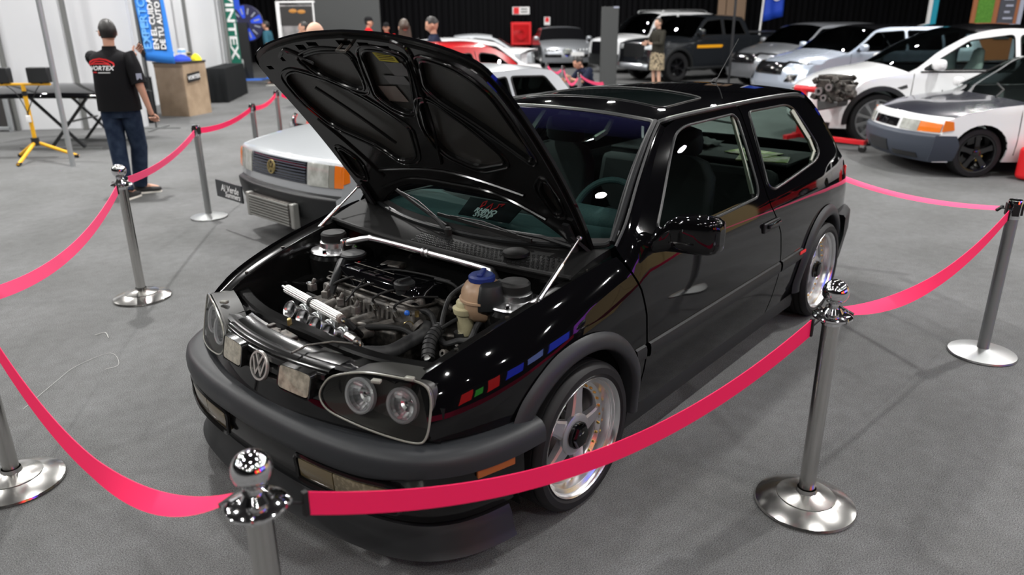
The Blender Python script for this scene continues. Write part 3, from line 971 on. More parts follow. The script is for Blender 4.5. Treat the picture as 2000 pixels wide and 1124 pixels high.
# ---------------------------------------------------------------- front end
def face_l(y, z):
    return np.stack([2.01 - 0.36*y**2 - 0.25*(z-0.5), y, z], 1)
def face_o(o):
    return lambda y, z: face_l(y, z) + np.array([o, 0, o*0.2])
HLP = catmull([(0.297, 0.575), (0.306, 0.615), (0.345, 0.652), (0.45, 0.682), (0.57, 0.684), (0.64, 0.674), (0.668, 0.64), (0.676, 0.57), (0.672, 0.508), (0.645, 0.488), (0.546, 0.497), (0.417, 0.519), (0.332, 0.540)], 5, True)
HLP = [(p[0], p[1]) for p in HLP]
def mir(poly): return [(-p[0], p[1]) for p in poly][::-1]
front_poly = [(-0.70, 0.47), (0.70, 0.47), (0.70, 0.60), (0.30, 0.60), (0.295, 0.548), (-0.295, 0.548), (-0.30, 0.60), (-0.70, 0.60)]
panel('front_panel', front_poly, face_o(-0.012), M['black_paint'], GOLF, [HLP, mir(HLP)], 0.05, 0.03)


def headlight(s):
    P = HLP if s > 0 else mir(HLP)
    t = empty('headlight', (0, 0, 0), 0, GOLF)
    sc = np.array(P).mean(0)
    shr = [tuple(sc + (np.array(p)-sc)*0.985) for p in P]
    # bucket
    back = face_l(np.array([p[0] for p in shr]), np.array([p[1] for p in shr]))
    fr = back + np.array([0.002, 0, 0]); bk = back + np.array([-0.085, 0, 0])
    mb = MB(); n = len(shr)
    mb.grid([[tuple(p) for p in fr], [tuple(p) for p in bk]], cv=True)
    mb.add([tuple(p) for p in bk], [tuple(range(n))])
    mb.build('lamp_housing', M['lamp_dark'], t)
    o1 = back.mean(0) + (back-back.mean(0))*np.array([1, 1.012, 1.02])
    MB().grid([[tuple(p+np.array([-0.004, 0, 0])) for p in o1], [tuple(p+np.array([-0.092, 0, 0])) for p in o1]], cv=True).build('lamp_cover', M['lamp_cover'], t)
    ring_on(P, face_o(0.012), 0.004).build('lens_frame', M['lens_rim'], t)
    panel('lens', P, face_o(0.014), M['lens'], t, h=0.04, depth=0.012, edge=True)
    # ribbed lower edge of the lens
    for (y, z, r) in ((0.425, 0.597, 0.056), (0.570, 0.590, 0.054)):
        c = face_l(np.array([s*y]), np.array([z]))[0] + np.array([-0.012, 0, 0])
        fm = frame_m((c[0], c[1], c[2]), (-0.55*s*y*2*0.36, 1, 0), (-0.25, 0, 1))
        # local z of frame points out of the lamp
        sg = 1 if (fm.to_3x3() @ Vector((0, 0, 1))).x > 0 else -1
        rf_ = MB().lathe([(0.0, -0.05*sg), (0.012, -0.049*sg), (0.03, -0.036*sg), (0.044, -0.016*sg), (r-0.003, 0.0)], 22, fm).build('lamp_reflector', M['reflector'], t, smooth=False)
        MB().lathe([(r-0.006, -0.004*sg), (r-0.006, 0.006*sg), (r, 0.008*sg), (r+0.005, 0.004*sg), (r+0.005, -0.012*sg)], 36, fm).build('halo_ring', M['halo'], rf_)
        MB().lathe([(0.009, -0.048*sg), (0.009, -0.022*sg), (0.0, -0.018*sg)], 10, fm).build('bulb', M['chrome'], rf_)
    return t
M['lens_rim'] = mat('headlight_rim', (0.22, 0.22, 0.19), 0.22, spec=0.6, coat=0.4)
M['lamp_cover'] = mat('lamp_back_cover', (0.03, 0.03, 0.028), 0.4)
M['halo'] = mat('clear_ring', (0.62, 0.63, 0.66), 0.12, spec=0.7, coat=0.6)
headlight(1); headlight(-1)

# grille: three bars between the lamps
gr = empty('grille', (0, 0, 0), 0, GOLF)
for z0, z1 in ((0.552, 0.578), (0.586, 0.612), (0.620, 0.646)):
    rows = []
    for y in np.linspace(-0.30, 0.30, 25):
        b = face_l(np.array([y]), np.array([(z0+z1)/2]))[0]
        rows.append([(b[0]+o, y, z) for o, z in ((-0.05, z0+0.004), (-0.002, z0), (0.006, z0+0.006), (0.004, z1-0.004), (-0.004, z1), (-0.05, z1+0.002))])
    MB().grid(rows).build('grille_bar', M['black_inner'], gr, angle=40)
rows = []
for y in np.linspace(-0.31, 0.31, 17):
    b = face_l(np.array([y]), np.array([0.6]))[0]
    rows.append([(b[0]-0.055, y, 0.545), (b[0]-0.055, y, 0.65)])
MB().grid(rows).build('grille_back', M['rubber'], gr)
rows = []
for y in np.linspace(-0.31, 0.31, 25):
    b = face_l(np.array([y]), np.array([0.655]))[0]
    rows.append([(b[0]-0.10, y, 0.668), (b[0]-0.012, y, 0.664), (b[0]+0.001, y, 0.655), (b[0]+0.0, y, 0.647), (b[0]-0.05, y, 0.645)])
MB().grid(rows).build('grille_top_strip', M['black_inner'], gr, angle=40)
for s in (1, -1):
    poly = round_poly([(0.118, 0.568), (0.262, 0.560), (0.262, 0.640), (0.118, 0.642)], 0.016, 4)
    if s < 0: poly = mir(poly)
    lp = panel('driving_lamp', poly, face_o(0.026), M['lamp_lens'], gr, h=0.03, depth=0.004)
    P3 = face_l(np.array([p[0] for p in poly]), np.array([p[1] for p in poly]))
    cc = P3.mean(0)
    o1 = cc + (P3-cc)*np.array([1, 1.10, 1.14]); 
    mb = MB()
    mb.grid([[tuple(p+np.array([0.026, 0, 0])) for p in P3], [tuple(p+np.array([0.027, 0, 0.002])) for p in o1], [tuple(p+np.array([-0.05, 0, 0.006])) for p in o1]], cv=True)
    mb.build('lamp_shell', M['black_inner'], lp, angle=30)

# round badge with two letters on a ring
bdg = empty('badge', (0, 0, 0), 0, GOLF)
bc = face_l(np.array([-0.015]), np.array([0.602]))[0] + np.array([0.012, 0, 0])
bm_ = frame_m(tuple(bc), (0.0, 1, 0), (-0.25, 0, 1))
MB().lathe([(0.0, 0.0), (0.048, 0.0), (0.052, -0.008)], 36, bm_).build('badge_disc', M['black_inner'], bdg)
M['badge_grey'] = mat('badge_grey', (0.55, 0.53, 0.50), 0.3, 0.7)
MB().lathe([(0.0455, 0.0), (0.0455, 0.004), (0.0525, 0.004), (0.054, 0.0), (0.0535, -0.006)], 40, bm_).build('badge_ring', M['badge_grey'], bdg)
def stroke(mb, pts, w, mtx, z0=0.0005, z1=0.0035):
    for (a, b) in zip(pts[:-1], pts[1:]):
        a, b = Vector((*a, 0)), Vector((*b, 0)); d = (b-a).normalized(); n_ = Vector((-d.y, d.x, 0))*w/2
        poly = [a-n_-d*w*0.3, b-n_+d*w*0.3, b+n_+d*w*0.3, a+n_-d*w*0.3]
        mb.prism([mtx @ (p+Vector((0, 0, z0))) for p in poly], (mtx.to_3x3() @ Vector((0, 0, z1-z0))))
for nm, pts in (('badge_letter', [(-0.021, 0.040), (-0.0005, 0.004), (0.021, 0.040)]), ('badge_letter', [(-0.036, 0.024), (-0.016, -0.032), (0.0, -0.004), (0.016, -0.032), (0.036, 0.024)])):
    mb = MB(); stroke(mb, pts, 0.0075, bm_); mb.build(nm, M['badge_grey'], bdg, smooth=False)

# front bumper: upper grey moulding, lower skirt, lip
bpl = [(1.50, 0.862), (1.62, 0.850), (1.74, 0.822), (1.84, 0.775), (1.93, 0.69), (1.995, 0.55), (2.035, 0.35), (2.05, 0.15), (2.053, 0.0)]
bpath = catmull(bpl + [(x, -y) for x, y in bpl[-2::-1]], 6)
def sweep(path, prof, name, mt, par, angle=50, cap=True):
    rows = []
    for i, p in enumerate(path):
        d = np.array(path[min(i+1, len(path)-1)]) - np.array(path[max(i-1, 0)]); d /= np.linalg.norm(d)
        nrm = np.array([d[1], -d[0]])
        if nrm[0]*(p[0]-1.0)+nrm[1]*p[1] < 0: nrm = -nrm
        pr = prof(p) if callable(prof) else prof
        rows.append([(p[0]+nrm[0]*o, p[1]+nrm[1]*o, z) for o, z in pr])
    mb = MB().grid(rows)
    if cap:
        mb.add(rows[0], [tuple(range(len(rows[0])))]); mb.add(rows[-1], [tuple(range(len(rows[-1])))])
    return mb.build(name, mt, par, angle=angle)
fb = empty('front_bumper', (0, 0, 0), 0, GOLF)
def up_prof(p):
    k = float(sstep(0.45, 0.80, abs(p[1])))        # the top sinks a little towards the wheel
    e = -0.032 + 0.004*k
    return [(-0.10, 0.512+e), (-0.04, 0.514+e), (-0.015, 0.507+e), (0.0, 0.492+e), (0.006, 0.470+e), (0.006, 0.410), (0.0, 0.380+0.03*k), (-0.016, 0.363+0.038*k), (-0.05, 0.356+0.038*k)]
sweep(bpath, up_prof, 'bumper_moulding', M['grey_plastic'], fb)
def low_prof(p):
    k = float(sstep(0.45, 0.80, abs(p[1])))
    return [(-0.06, 0.366+0.038*k), (-0.022, 0.360+0.038*k), (-0.018, 0.33), (-0.026, 0.27), (-0.045, 0.215), (-0.075, 0.185), (-0.12, 0.175)]
lowpath = [p for p in bpath if p[0] > 1.56]
sweep(lowpath, low_prof, 'bumper_skirt', M['black_inner'], fb)
sweep([p for p in bpath if p[0] > 1.60], [(-0.09, 0.195), (-0.055, 0.19), (-0.04, 0.165), (-0.03, 0.115), (-0.012, 0.088), (-0.05, 0.084), (-0.10, 0.10)], 'front_lip', M['black_plastic'], fb)
def low_pt(y, z, o):
    """point on the skirt at lateral y"""
    A = np.array(bpath); sgn = 1 if y >= 0 else -1
    half = A[A[:, 1]*sgn >= -1e-6]
    half = half[np.argsort(np.abs(half[:, 1]))]
    x = np.interp(abs(y), np.abs(half[:, 1]), half[:, 0])
    x2 = np.interp(abs(y)+0.01, np.abs(half[:, 1]), half[:, 0])
    nx, ny = 0.01, (x-x2)
    L = math.hypot(nx, ny)
    return np.array([x + nx/L*o, y + sgn*ny/L*o, z])
M['fog'] = mat('smoked_fog_lens', (0.11, 0.088, 0.05), 0.1, spec=0.6, coat=0.7, noise=(60, (0.22, 0.19, 0.12), 0.5, 0.72), bump=(150, 0.6, 0.002))
M['fog_amber'] = mat('smoked_indicator_lens', (0.10, 0.075, 0.035), 0.14, spec=0.6, coat=0.7)
for s in (1, -1):
    rows_in = []
    for nm, y0, y1, mt in (('fog_lamp', 0.40, 0.62, M['fog']), ('indicator', 0.235, 0.395, M['fog_amber'])):
        rows = []
        for y in np.linspace(y0, y1, 8):
            rows.append([tuple(low_pt(s*y, z, o)) for o, z in ((-0.05, 0.355), (-0.006, 0.350), (-0.004, 0.345), (-0.008, 0.285), (-0.012, 0.278), (-0.05, 0.272))])
        mb = MB().grid(rows); mb.add(rows[0], [tuple(range(6))]); mb.add(rows[-1], [tuple(range(6))])
        mb.build(nm, mt, fb, angle=30)
    ring = [tuple(low_pt(s*y, z, -0.008)) for y, z in [(0.225, 0.36), (0.35, 0.362), (0.5, 0.362), (0.63, 0.358), (0.645, 0.31), (0.63, 0.268), (0.5, 0.266), (0.35, 0.266), (0.235, 0.268), (0.222, 0.31)]]
    MB().tube([tuple(p) for p in catmull(ring, 3, True)], 0.009, 6, closed=True).build('lamp_bezel', M['black_inner'], fb)
    # amber side marker
    q0, q1 = (1.765, 0.794), (1.625, 0.830)
    mb = MB()
    mb.prism([(q0[0], s*q0[1], 0.372), (q1[0], s*q1[1], 0.372), (q1[0], s*q1[1], 0.402), (q0[0], s*q0[1], 0.402)], (0.004, s*0.012, 0))
    mb.build('side_marker', M['amber_dark'], fb, bevel=0.003)

# ---------------------------------------------------------------- door mirror
for s in (1, -1):
    mr = empty('door_mirror', (0, 0, 0), 0, GOLF)
    rows = []
    # shell: rounded box swept outwards
    for k, (y, sx, sz, cx, cz) in enumerate(((0.785, 0.05, 0.030, 0.70, 0.885), (0.815, 0.055, 0.044, 0.69, 0.910), (0.838, 0.060, 0.062, 0.672, 0.932), (0.87, 0.064, 0.072, 0.66, 0.943), (0.95, 0.062, 0.074, 0.645, 0.945), (1.00, 0.056, 0.070, 0.635, 0.944), (1.022, 0.046, 0.060, 0.63, 0.942), (1.030, 0.02, 0.035, 0.628, 0.941))):
        ring = []
        for a in np.linspace(0, 2*PI, 20, endpoint=False):
            ca, sa = math.cos(a), math.sin(a)
            e = 0.45
            ring.append((cx + sx*math.copysign(abs(ca)**e, ca), s*y, cz + sz*math.copysign(abs(sa)**e, sa)))
        rows.append(ring)
    mb = MB().grid(rows, cv=True); mb.add(rows[0], [tuple(range(20))]); mb.add(rows[-1], [tuple(range(20))])
    mb.build('mirror_shell', M['black_paint'], mr, angle=50)
    mb = MB()
    mb.prism([(0.76, s*0.770, 0.905), (0.62, s*0.770, 0.905), (0.63, s*0.750, 0.945), (0.66, s*0.748, 0.950)], (0, s*0.03, 0))
    mb.build('mirror_mount', M['black_paint'], mr, bevel=0.008)
    MB().box((0.590, s*0.935, 0.944), (0.008, 0.15, 0.115)).build('mirror_glass', M['chrome'], mr, bevel=0.003)

# underbody so that nothing shows through below
MB().box((0.0, 0, 0.20), (3.5, 1.36, 0.08)).build('floor_pan', M['rubber'], GOLF, smooth=False)

# ---------------------------------------------------------------- raised bonnet
HT = R(51.7)
HO = np.array([0.905, 0, 0.912])
HE1 = np.array([math.cos(HT), 0, math.sin(HT)]); HE2 = np.array([-math.sin(HT), 0, math.cos(HT)])
def hood_h(l, y):
    return 0.046*(1-((np.minimum(l, 0.86)-0.46)/0.56)**2) - 0.045*(y/0.66)**2 - 0.062*np.maximum(0, l-0.86)
def hood_l(off):
    def f(l, y):
        h = hood_h(l, y)+off
        return HO[None, :] + l[:, None]*HE1 + h[:, None]*HE2 + (y - 0.03*l)[:, None]*np.array([0, 1.0, 0])   # the bonnet sits a touch askew on its hinges
    return f
def hp3(l, y, off=0.0):
    return tuple(hood_l(off)(np.array([float(l)]), np.array([float(y)]))[0])
hw_ = [(0.0, 0.655), (0.15, 0.668), (0.35, 0.672), (0.6, 0.668), (0.76, 0.660), (0.84, 0.648), (0.895, 0.622), (0.932, 0.55), (0.963, 0.42), (0.988, 0.22), (0.996, 0.0)]
hw_ = [tuple(map(float, q)) for q in catmull(hw_[:-1] + [hw_[-1]], 3)]
hr_ = [(0.165, 0.0), (0.165, 0.15), (0.158, 0.28), (0.12, 0.40), (0.07, 0.48), (0.02, 0.55)]
hood_poly = hr_ + hw_ + [(l, -y) for l, y in hw_[-2::-1]] + [(l, -y) for l, y in hr_[:0:-1]]
HOOD = panel('bonnet', hood_poly, hood_l(0.0), M['black_paint'], GOLF, h=0.06, depth=0.012)
panel('bonnet_underside', [(l*0.995, y*0.995) for l, y in hood_poly], hood_l(-0.006), M['hood_under'] if 'hood_under' in M else M['black_inner'], HOOD, h=0.06, depth=0.0, flip=True, edge=False)
hA = [(0.884, -0.345), (0.914, -0.20), (0.914, -0.02), (0.815, -0.055), (0.705, -0.118), (0.735, -0.215), (0.79, -0.305)]
hB = [(0.928, 0.055), (0.925, 0.168), (0.905, 0.272), (0.838, 0.238), (0.615, 0.075), (0.602, 0.022), (0.636, -0.045), (0.69, -0.078)]
hC = [(0.785, -0.545), (0.825, -0.44), (0.758, -0.285), (0.678, -0.174), (0.582, -0.081), (0.52, -0.03), (0.335, -0.12), (0.30, -0.25), (0.39, -0.31), (0.50, -0.50), (0.64, -0.56)]
hD = [(0.905, 0.345), (0.893, 0.428), (0.865, 0.515), (0.787, 0.580), (0.624, 0.585), (0.489, 0.600), (0.45, 0.565), (0.505, 0.500), (0.606, 0.394), (0.698, 0.276), (0.765, 0.252)]
hE = [(0.677, 0.150), (0.690, 0.225), (0.586, 0.318), (0.455, 0.418), (0.405, 0.415), (0.335, 0.225), (0.385, 0.075), (0.514, 0.060)]
hF = [(0.29, 0.52), (0.36, 0.57), (0.36, 0.60), (0.20, 0.60), (0.18, 0.55)]
hG = [(0.29, -0.52), (0.36, -0.57), (0.36, -0.60), (0.20, -0.60), (0.18, -0.55)]
holes = [round_poly(h_, 0.05, 4) for h_ in (hA, hB, hC, hD, hE, hF, hG)]
slots = [[(l-a, y-b), (l+a, y-b), (l+a, y+b), (l-a, y+b)] for l, y, a, b in ((0.952, -0.19, 0.009, 0.03), (0.938, -0.27, 0.012, 0.025), (0.955, 0.10, 0.007, 0.03), (0.945, 0.20, 0.007, 0.03), (0.885, -0.44, 0.011, 0.011), (0.845, -0.56, 0.010, 0.016), (0.925, -0.37, 0.014, 0.014), (0.958, 0.0, 0.012, 0.04))]
inner_poly = [(l+0.012, y) for l, y in hr_] + [(0.03, 0.60)] + [(max(0.03, l-0.018), y-0.022) for l, y in hw_[1:-1]] + [(0.98, 0)] + [(max(0.03, l-0.018), -(y-0.022)) for l, y in hw_[-2:0:-1]] + [(0.03, -0.60)] + [(l+0.012, -y) for l, y in hr_[:0:-1]]
def inner_off(l, y):
    # the pressed frame stands deeper along its middle lines
    return hood_l(-0.026)(l, y)
HIN = panel('inner_frame', inner_poly, inner_off, M['black_inner'], HOOD, holes + slots, 0.045, 0.019, flip=True)
for h_ in holes:
    ring_on(h_, inner_off, 0.006, 0.0, 6).build('pressed_edge', M['black_inner'], HIN)
    # second, outer step of the pressing
    c = np.array(h_).mean(0)
    P = np.array(densify(h_, 0.04)); D = P - c
    out = P + D/np.linalg.norm(D, axis=1)[:, None]*0.022
    ring_on([tuple(p) for p in out], hood_l(-0.028), 0.0045, 0.0, 6).build('pressed_edge', M['black_inner'], HIN)
# rib lines pressed into the frame
for pts in ([(0.90, -0.44), (0.93, -0.38), (0.90, -0.32), (0.86, -0.27)], [(0.86, 0.30), (0.95, 0.32), (0.98, 0.27)], [(0.13, -0.48), (0.205, -0.25), (0.21, 0.0), (0.205, 0.25), (0.13, 0.48)], [(0.24, -0.42), (0.28, 0.0), (0.24, 0.42)], [(0.33, 0.02), (0.90, 0.30)], [(0.55, -0.56), (0.2, -0.42)], [(0.73, -0.40), (0.42, -0.18)]):
    MB().tube([hp3(l, y, -0.029) for l, y in catmull(pts, 6)], 0.007, 6).build('pressed_rib', M['black_inner'], HIN)
# stickers inside the bonnet
for nm, q, mt in (('warning_sticker', [(0.905, 0.085), (0.906, 0.188), (0.862, 0.192), (0.864, 0.09)], M['yellow_label']), ('sticker', [(0.858, 0.105), (0.861, 0.205), (0.795, 0.202), (0.791, 0.105)], M['grey_label']), ('sticker', [(0.788, 0.035), (0.791, 0.154), (0.747, 0.157), (0.744, 0.035)], M['grey_label']), ('sticker', [(0.728, -0.045), (0.733, 0.058), (0.652, 0.062), (0.648, -0.050)], M['brown_label'])):
    MB().prism([hp3(l, y, -0.0105) for l, y in q], tuple(HE2*0.001)).build(nm, mt, HOOD, smooth=False)
for k in range(4):
    MB().prism([hp3(0.898-0.008*k-a, 0.10+b+0.001*k, -0.0118) for a, b in ((0, 0), (0, 0.078), (0.002, 0.078), (0.002, 0))], tuple(HE2*0.0006)).build('print_line', M['rubber'], HOOD, smooth=False)
# latch striker
MB().tube([hp3(0.95, -0.02, -0.026), hp3(0.95, -0.02, -0.06), hp3(0.95, 0.03, -0.06), hp3(0.95, 0.03, -0.026)], 0.006, 6).build('latch_hoop', M['dark_metal'], HOOD)
for s in (1, -1):
    mb = MB(); mb.bar(hp3(0.10, s*0.60, -0.04), (0.93, s*0.66, 0.87), 0.03, 0.012); mb.bar(hp3(0.03, s*0.60, -0.04), hp3(0.16, s*0.60, -0.04), 0.03, 0.012)
    mb.build('bonnet_hinge', M['black_plastic'], HOOD)
# gas struts
for s, top, bot in ((1, hp3(0.105, 0.645, -0.04), (1.325, 0.69, 0.808)), (-1, hp3(0.14, -0.62, -0.04), (1.25, -0.705, 0.795))):
    a, b = Vector(bot), Vector(top)
    st = MB().cyl(a.lerp(b, 0.03), a.lerp(b, 0.56), 0.0095, n=14).build('gas_strut', M['polished'], GOLF)
    MB().cyl(a.lerp(b, 0.55), a.lerp(b, 0.97), 0.005, n=10).build('piston_rod', M['polished'], st)
    MB().ball(tuple(a), 0.011, 10, 6).build('ball_joint', M['chrome'], st); MB().ball(tuple(b), 0.012, 10, 6).build('ball_joint', M['chrome'], st)

# ---------------------------------------------------------------- engine bay shell
rowsL = {}
for s in (1, -1):
    rows = []
    for x in np.linspace(0.98, 1.80, 18):
        zt, yi = float(_zt(x)), float(_yi(x))
        rows.append([(x, s*(yi), zt-0.001), (x, s*(yi-0.008), zt-0.012), (x, s*(yi-0.03), zt-0.022), (x, s*(yi-0.06), zt-0.024), (x, s*(yi-0.065), zt-0.04), (x, s*(yi-0.075), zt-0.17), (x, s*(min(yi-0.12, 0.56)), 0.36), (x, s*0.50, 0.30)])
    MB().grid(rows).build('inner_wing', M['black_inner'], GOLF, angle=40)
    # edge gaps: bolts along the wing rail
    for x in (1.05, 1.45, 1.66):
        MB().lathe([(0.008, 0.0), (0.008, 0.006), (0.0, 0.007)], 6, Matrix.Translation((x, s*(float(_yi(x))-0.045), float(_zt(x))-0.0235))).build('wing_bolt', M['dark_metal'], GOLF)
mb = MB()
mb.grid([[(1.13-0.05*(y/0.65)**2, y, z) for z in (0.84, 0.70, 0.5, 0.28)] for y in np.linspace(-0.70, 0.70, 15)])
mb.build('bulkhead', M['black_inner'], GOLF)
MB().box((1.42, 0, 0.29), (0.8, 1.1, 0.02)).build('undertray', M['rubber'], GOLF, smooth=False)

# cowl tray in front of the windscreen
def cowl_l(y, t):
    hw = 0.72
    u = y/hw
    xb = 1.055 - 0.155*np.abs(u)**2.2; xf = 1.20 - 0.06*np.abs(u)**2.2
    z = 0.878 - 0.03*t + 0.028*np.abs(u)**2.2*(1-t) + 0.008*np.sin(PI*np.clip(t, 0, 1))
    return np.stack([xb+(xf-xb)*t, y, z], 1)
cw = panel('cowl_tray', [(-0.71, 0.0), (0.71, 0.0), (0.70, 1.0), (-0.70, 1.0)], cowl_l, M['cowl_black'], GOLF, h=0.05, depth=0.03, flip=True)
M['mesh'] = mat('grille_mesh', (0.02, 0.02, 0.02), 0.45)
# perforated strip of the cowl: real holes as small raised rings
mb = MB()
for i in range(34):
    for j in range(6):
        y = -0.10 + 0.68*i/33 + (j % 2)*0.01
        t = 0.48 + 0.09*j
        if 0.36 < y < 0.46 and t < 0.8: continue
        p = cowl_l(np.array([y]), np.array([t]))[0]
        mb.lathe([(0.0045, 0.0), (0.0045, 0.0016), (0.0062, 0.0016), (0.0068, 0.0)], 5, Matrix.Translation(tuple(p)))
ms = mb.build('air_intake_mesh', M['mesh_grey'] if 'mesh_grey' in M else M['seal'], cw, smooth=False); tag(ms, kind='stuff')
p = cowl_l(np.array([0.41]), np.array([0.55]))[0]
MB().lathe([(0.055, 0.0), (0.052, 0.012), (0.035, 0.02), (0.0, 0.022)], 20, Matrix.Translation(tuple(p))).build('wiper_motor_dome', M['cowl_black'], cw)
MB().tube([tuple(cowl_l(np.array([y]), np.array([1.02]))[0]+np.array([0, 0, 0.004])) for y in np.linspace(-0.70, 0.70, 24)], 0.009, 7).build('bay_seal', M['rubber'], cw)
# wipers lie on the glass
def wiper(pv, tip, y0):
    w = empty('wiper', (0, 0, 0), 0, GOLF)
    P, Tm, T2 = [Vector(q) for q in (pv, y0, tip)]
    MB().lathe([(0.016, -0.02), (0.016, 0.012), (0.010, 0.02), (0.0, 0.021)], 12, Matrix.Translation(P)).build('wiper_pivot', M['rubber'], w)
    MB().tube([P, P.lerp(Tm, 0.35)+Vector((0, 0, 0.012)), Tm], [0.011, 0.009, 0.005], 8).build('wiper_arm', M['black_plastic'], w)
    d = (T2-Tm)
    a, b = Tm - d*0.9, T2
    MB().bar(a, b, 0.008, 0.014).build('wiper_blade', M['rubber'], w)
    MB().tube([a.lerp(b, 0.15)+Vector((0, 0, 0.008)), a.lerp(b, 0.5)+Vector((0, 0, 0.022)), a.lerp(b, 0.85)+Vector((0, 0, 0.008))], 0.0035, 6).build('blade_bracket', M['black_plastic'], w)
def wsp(u, t, o=0.012):
    p = ws_l(np.array([u]), np.array([t]))[0]; return (p[0]+o*0.55, p[1], p[2]+o*0.8)
wiper(tuple(cowl_l(np.array([0.60]), np.array([0.15]))[0]+np.array([0, 0, 0.015])), wsp(-0.17, 0.07), wsp(0.24, 0.05))
wiper(tuple(cowl_l(np.array([0.02]), np.array([0.20]))[0]+np.array([0, 0, 0.015])), wsp(-0.76, 0.125), wsp(-0.36, 0.08))

# radiator support: beam across the front of the bay
def gp(u, v, z): return Vector(ground(u, v, z))
sup = empty('radiator_support', (0, 0, 0), 0, GOLF)
rows = []
for y in np.linspace(-0.62, 0.62, 31):
    x = 1.795 - 0.10*(abs(y)/0.62)**2.4
    z = 0.672 + 0.006*math.cos(y*9)
    rows.append([(x-0.035, y, z-0.06), (x-0.032, y, z-0.006), (x-0.024, y, z), (x+0.014, y, z), (x+0.022, y, z-0.008), (x+0.024, y, z-0.03)])
MB().grid(rows).build('upper_beam', M['black_inner'], sup, angle=35)
rows = []
for y in np.linspace(-0.66, 0.66, 33):
    xb = 1.805 - 0.10*(abs(y)/0.62)**2.4
    f = face_l(np.array([y]), np.array([0.655]))[0][0]
    rows.append([(xb+0.01, y, 0.640), (xb+0.04, y, 0.628), (f-0.11, y, 0.632), (f-0.07, y, 0.66), (f-0.03, y, 0.668), (f-0.018, y, 0.66)])
MB().grid(rows).build('slam_panel', M['bay_black'], sup, angle=35)
for (y, w, l) in ((-0.42, 0.10, 0.06), (-0.05, 0.09, 0.055), (0.20, 0.10, 0.05), (0.36, 0.07, 0.06), (0.50, 0.06, 0.07)):
    x = 1.86 - 0.08*(abs(y)/0.62)**2.4
    MB().box((x, y, 0.655), (l, w, 0.018), Matrix.Rotation(random.uniform(-.15, .15), 3, 'Z')).build('bracket', M['dark_metal'] if y in (-0.05,) else M['black_inner'], sup, bevel=0.004)
lt = MB(); lt.box((1.87, -0.13, 0.650), (0.06, 0.05, 0.03)); lt.box((1.85, -0.15, 0.665), (0.03, 0.02, 0.02)); lt.cyl((1.86, -0.16, 0.655), (1.86, -0.08, 0.655), 0.012, n=10)
lt.build('bonnet_latch', M['dark_metal'], sup, bevel=0.003)
MB().tube([tuple(gp(u, v, 0.685)) for u, v in ((570, 690), (600, 675), (650, 668), (690, 672))], 0.004, 6).build('release_cable', M['dark_metal'], sup)
for (u, v) in ((438, 590), (735, 745), (800, 740)):
    c = gp(u, v, 0.695)
    MB().box(tuple(c), (0.02, 0.032, 0.012), Matrix.Rotation(0.4, 3, 'Z')).build('lamp_clip', M['lens_rim'], sup, bevel=0.004)
c = gp(565, 626, 0.69)
MB().lathe([(0.009, -0.02), (0.009, 0.004), (0.006, 0.008), (0.0, 0.008)], 10, Matrix.Translation(c)).build('brass_stud', M['brass'], sup)

# ---------------------------------------------------------------- engine
eng = empty('engine', (0, 0, 0), 0, GOLF)
MB().box((1.36, -0.08, 0.48), (0.34, 0.62, 0.30)).build('cylinder_block', M['dark_metal'], eng, bevel=0.02)
# cylinder head
MB().box((1.37, -0.07, 0.635), (0.22, 0.56, 0.09), Matrix.Rotation(-0.12, 3, 'Y')).build('cylinder_head', M['engine_grey'], eng, bevel=0.01)
for k in range(14):
    y = -0.26 + 0.028*k
    MB().box((1.487, y, 0.635), (0.008, 0.012, 0.07), Matrix.Rotation(-0.12, 3, 'Y')).build('head_fin', M['engine_grey'], eng, smooth=False)
# valve cover
vm = Matrix.Translation((1.345, -0.07, 0.695)) @ Matrix.Rotation(-0.10, 4, 'Y')
def rbox(lx, ly, z0, z1, r, tp, n=6):
    P0 = round_poly([(-lx, -ly), (lx, -ly), (lx, ly), (-lx, ly)], r, n)
    P1 = [(p[0]*tp, p[1]*(1-(1-tp)*0.5)) for p in P0]
    P2 = [(p[0]*tp*0.9, p[1]*(1-(1-tp)*0.5)*0.97) for p in P0]
    mb = MB(); rows = [[vm @ Vector((*p, z0)) for p in P0], [vm @ Vector((*p, z1-0.012)) for p in P1], [vm @ Vector((*p, z1)) for p in P2]]
    mb.grid(rows, cv=True); mb.add(rows[-1], [tuple(range(len(P0)))])
    return mb
vc = rbox(0.105, 0.275, 0.0, 0.062, 0.035, 0.86).build('valve_cover', M['black_paint'], eng, angle=35)
MB().tube([vm @ Vector((*p, 0.002)) for p in round_poly([(-0.112, -0.282), (0.112, -0.282), (0.112, 0.282), (-0.112, 0.282)], 0.03, 4)], 0.006, 6, closed=True).build('cover_gasket_rail', M['dark_metal'], vc)
for y in (-0.2, -0.1, 0.0, 0.1, 0.2):
    MB().box(tuple(vm @ Vector((0.0, y, 0.064))), (0.15, 0.008, 0.006), Matrix.Rotation(-0.1, 3, 'Y')).build('cover_rib', M['black_paint'], vc, bevel=0.002)
MB().tube([vm @ Vector(p) for p in ((0.100, -0.27, 0.028), (0.100, 0.0, 0.028), (0.100, 0.26, 0.028))], 0.003, 6).build('cover_edge_strip', M['dark_metal'], vc)
MB().tube([vm @ Vector(p) for p in ((0.02, -0.20, 0.07), (0.02, 0.05, 0.07))], 0.002, 6).build('cover_edge_strip', M['dark_metal'], vc)
c = gp(790, 556, 0.765)
oc = MB(); oc.lathe([(0.036, -0.035), (0.036, -0.012), (0.042, -0.010), (0.042, 0.008), (0.036, 0.014), (0.0, 0.015)], 22, Matrix.Translation(c)); oc.bar(c+Vector((-0.03, 0, 0.018)), c+Vector((0.03, 0, 0.018)), 0.012, 0.012)
oc.build('oil_cap', M['black_plastic'], eng)
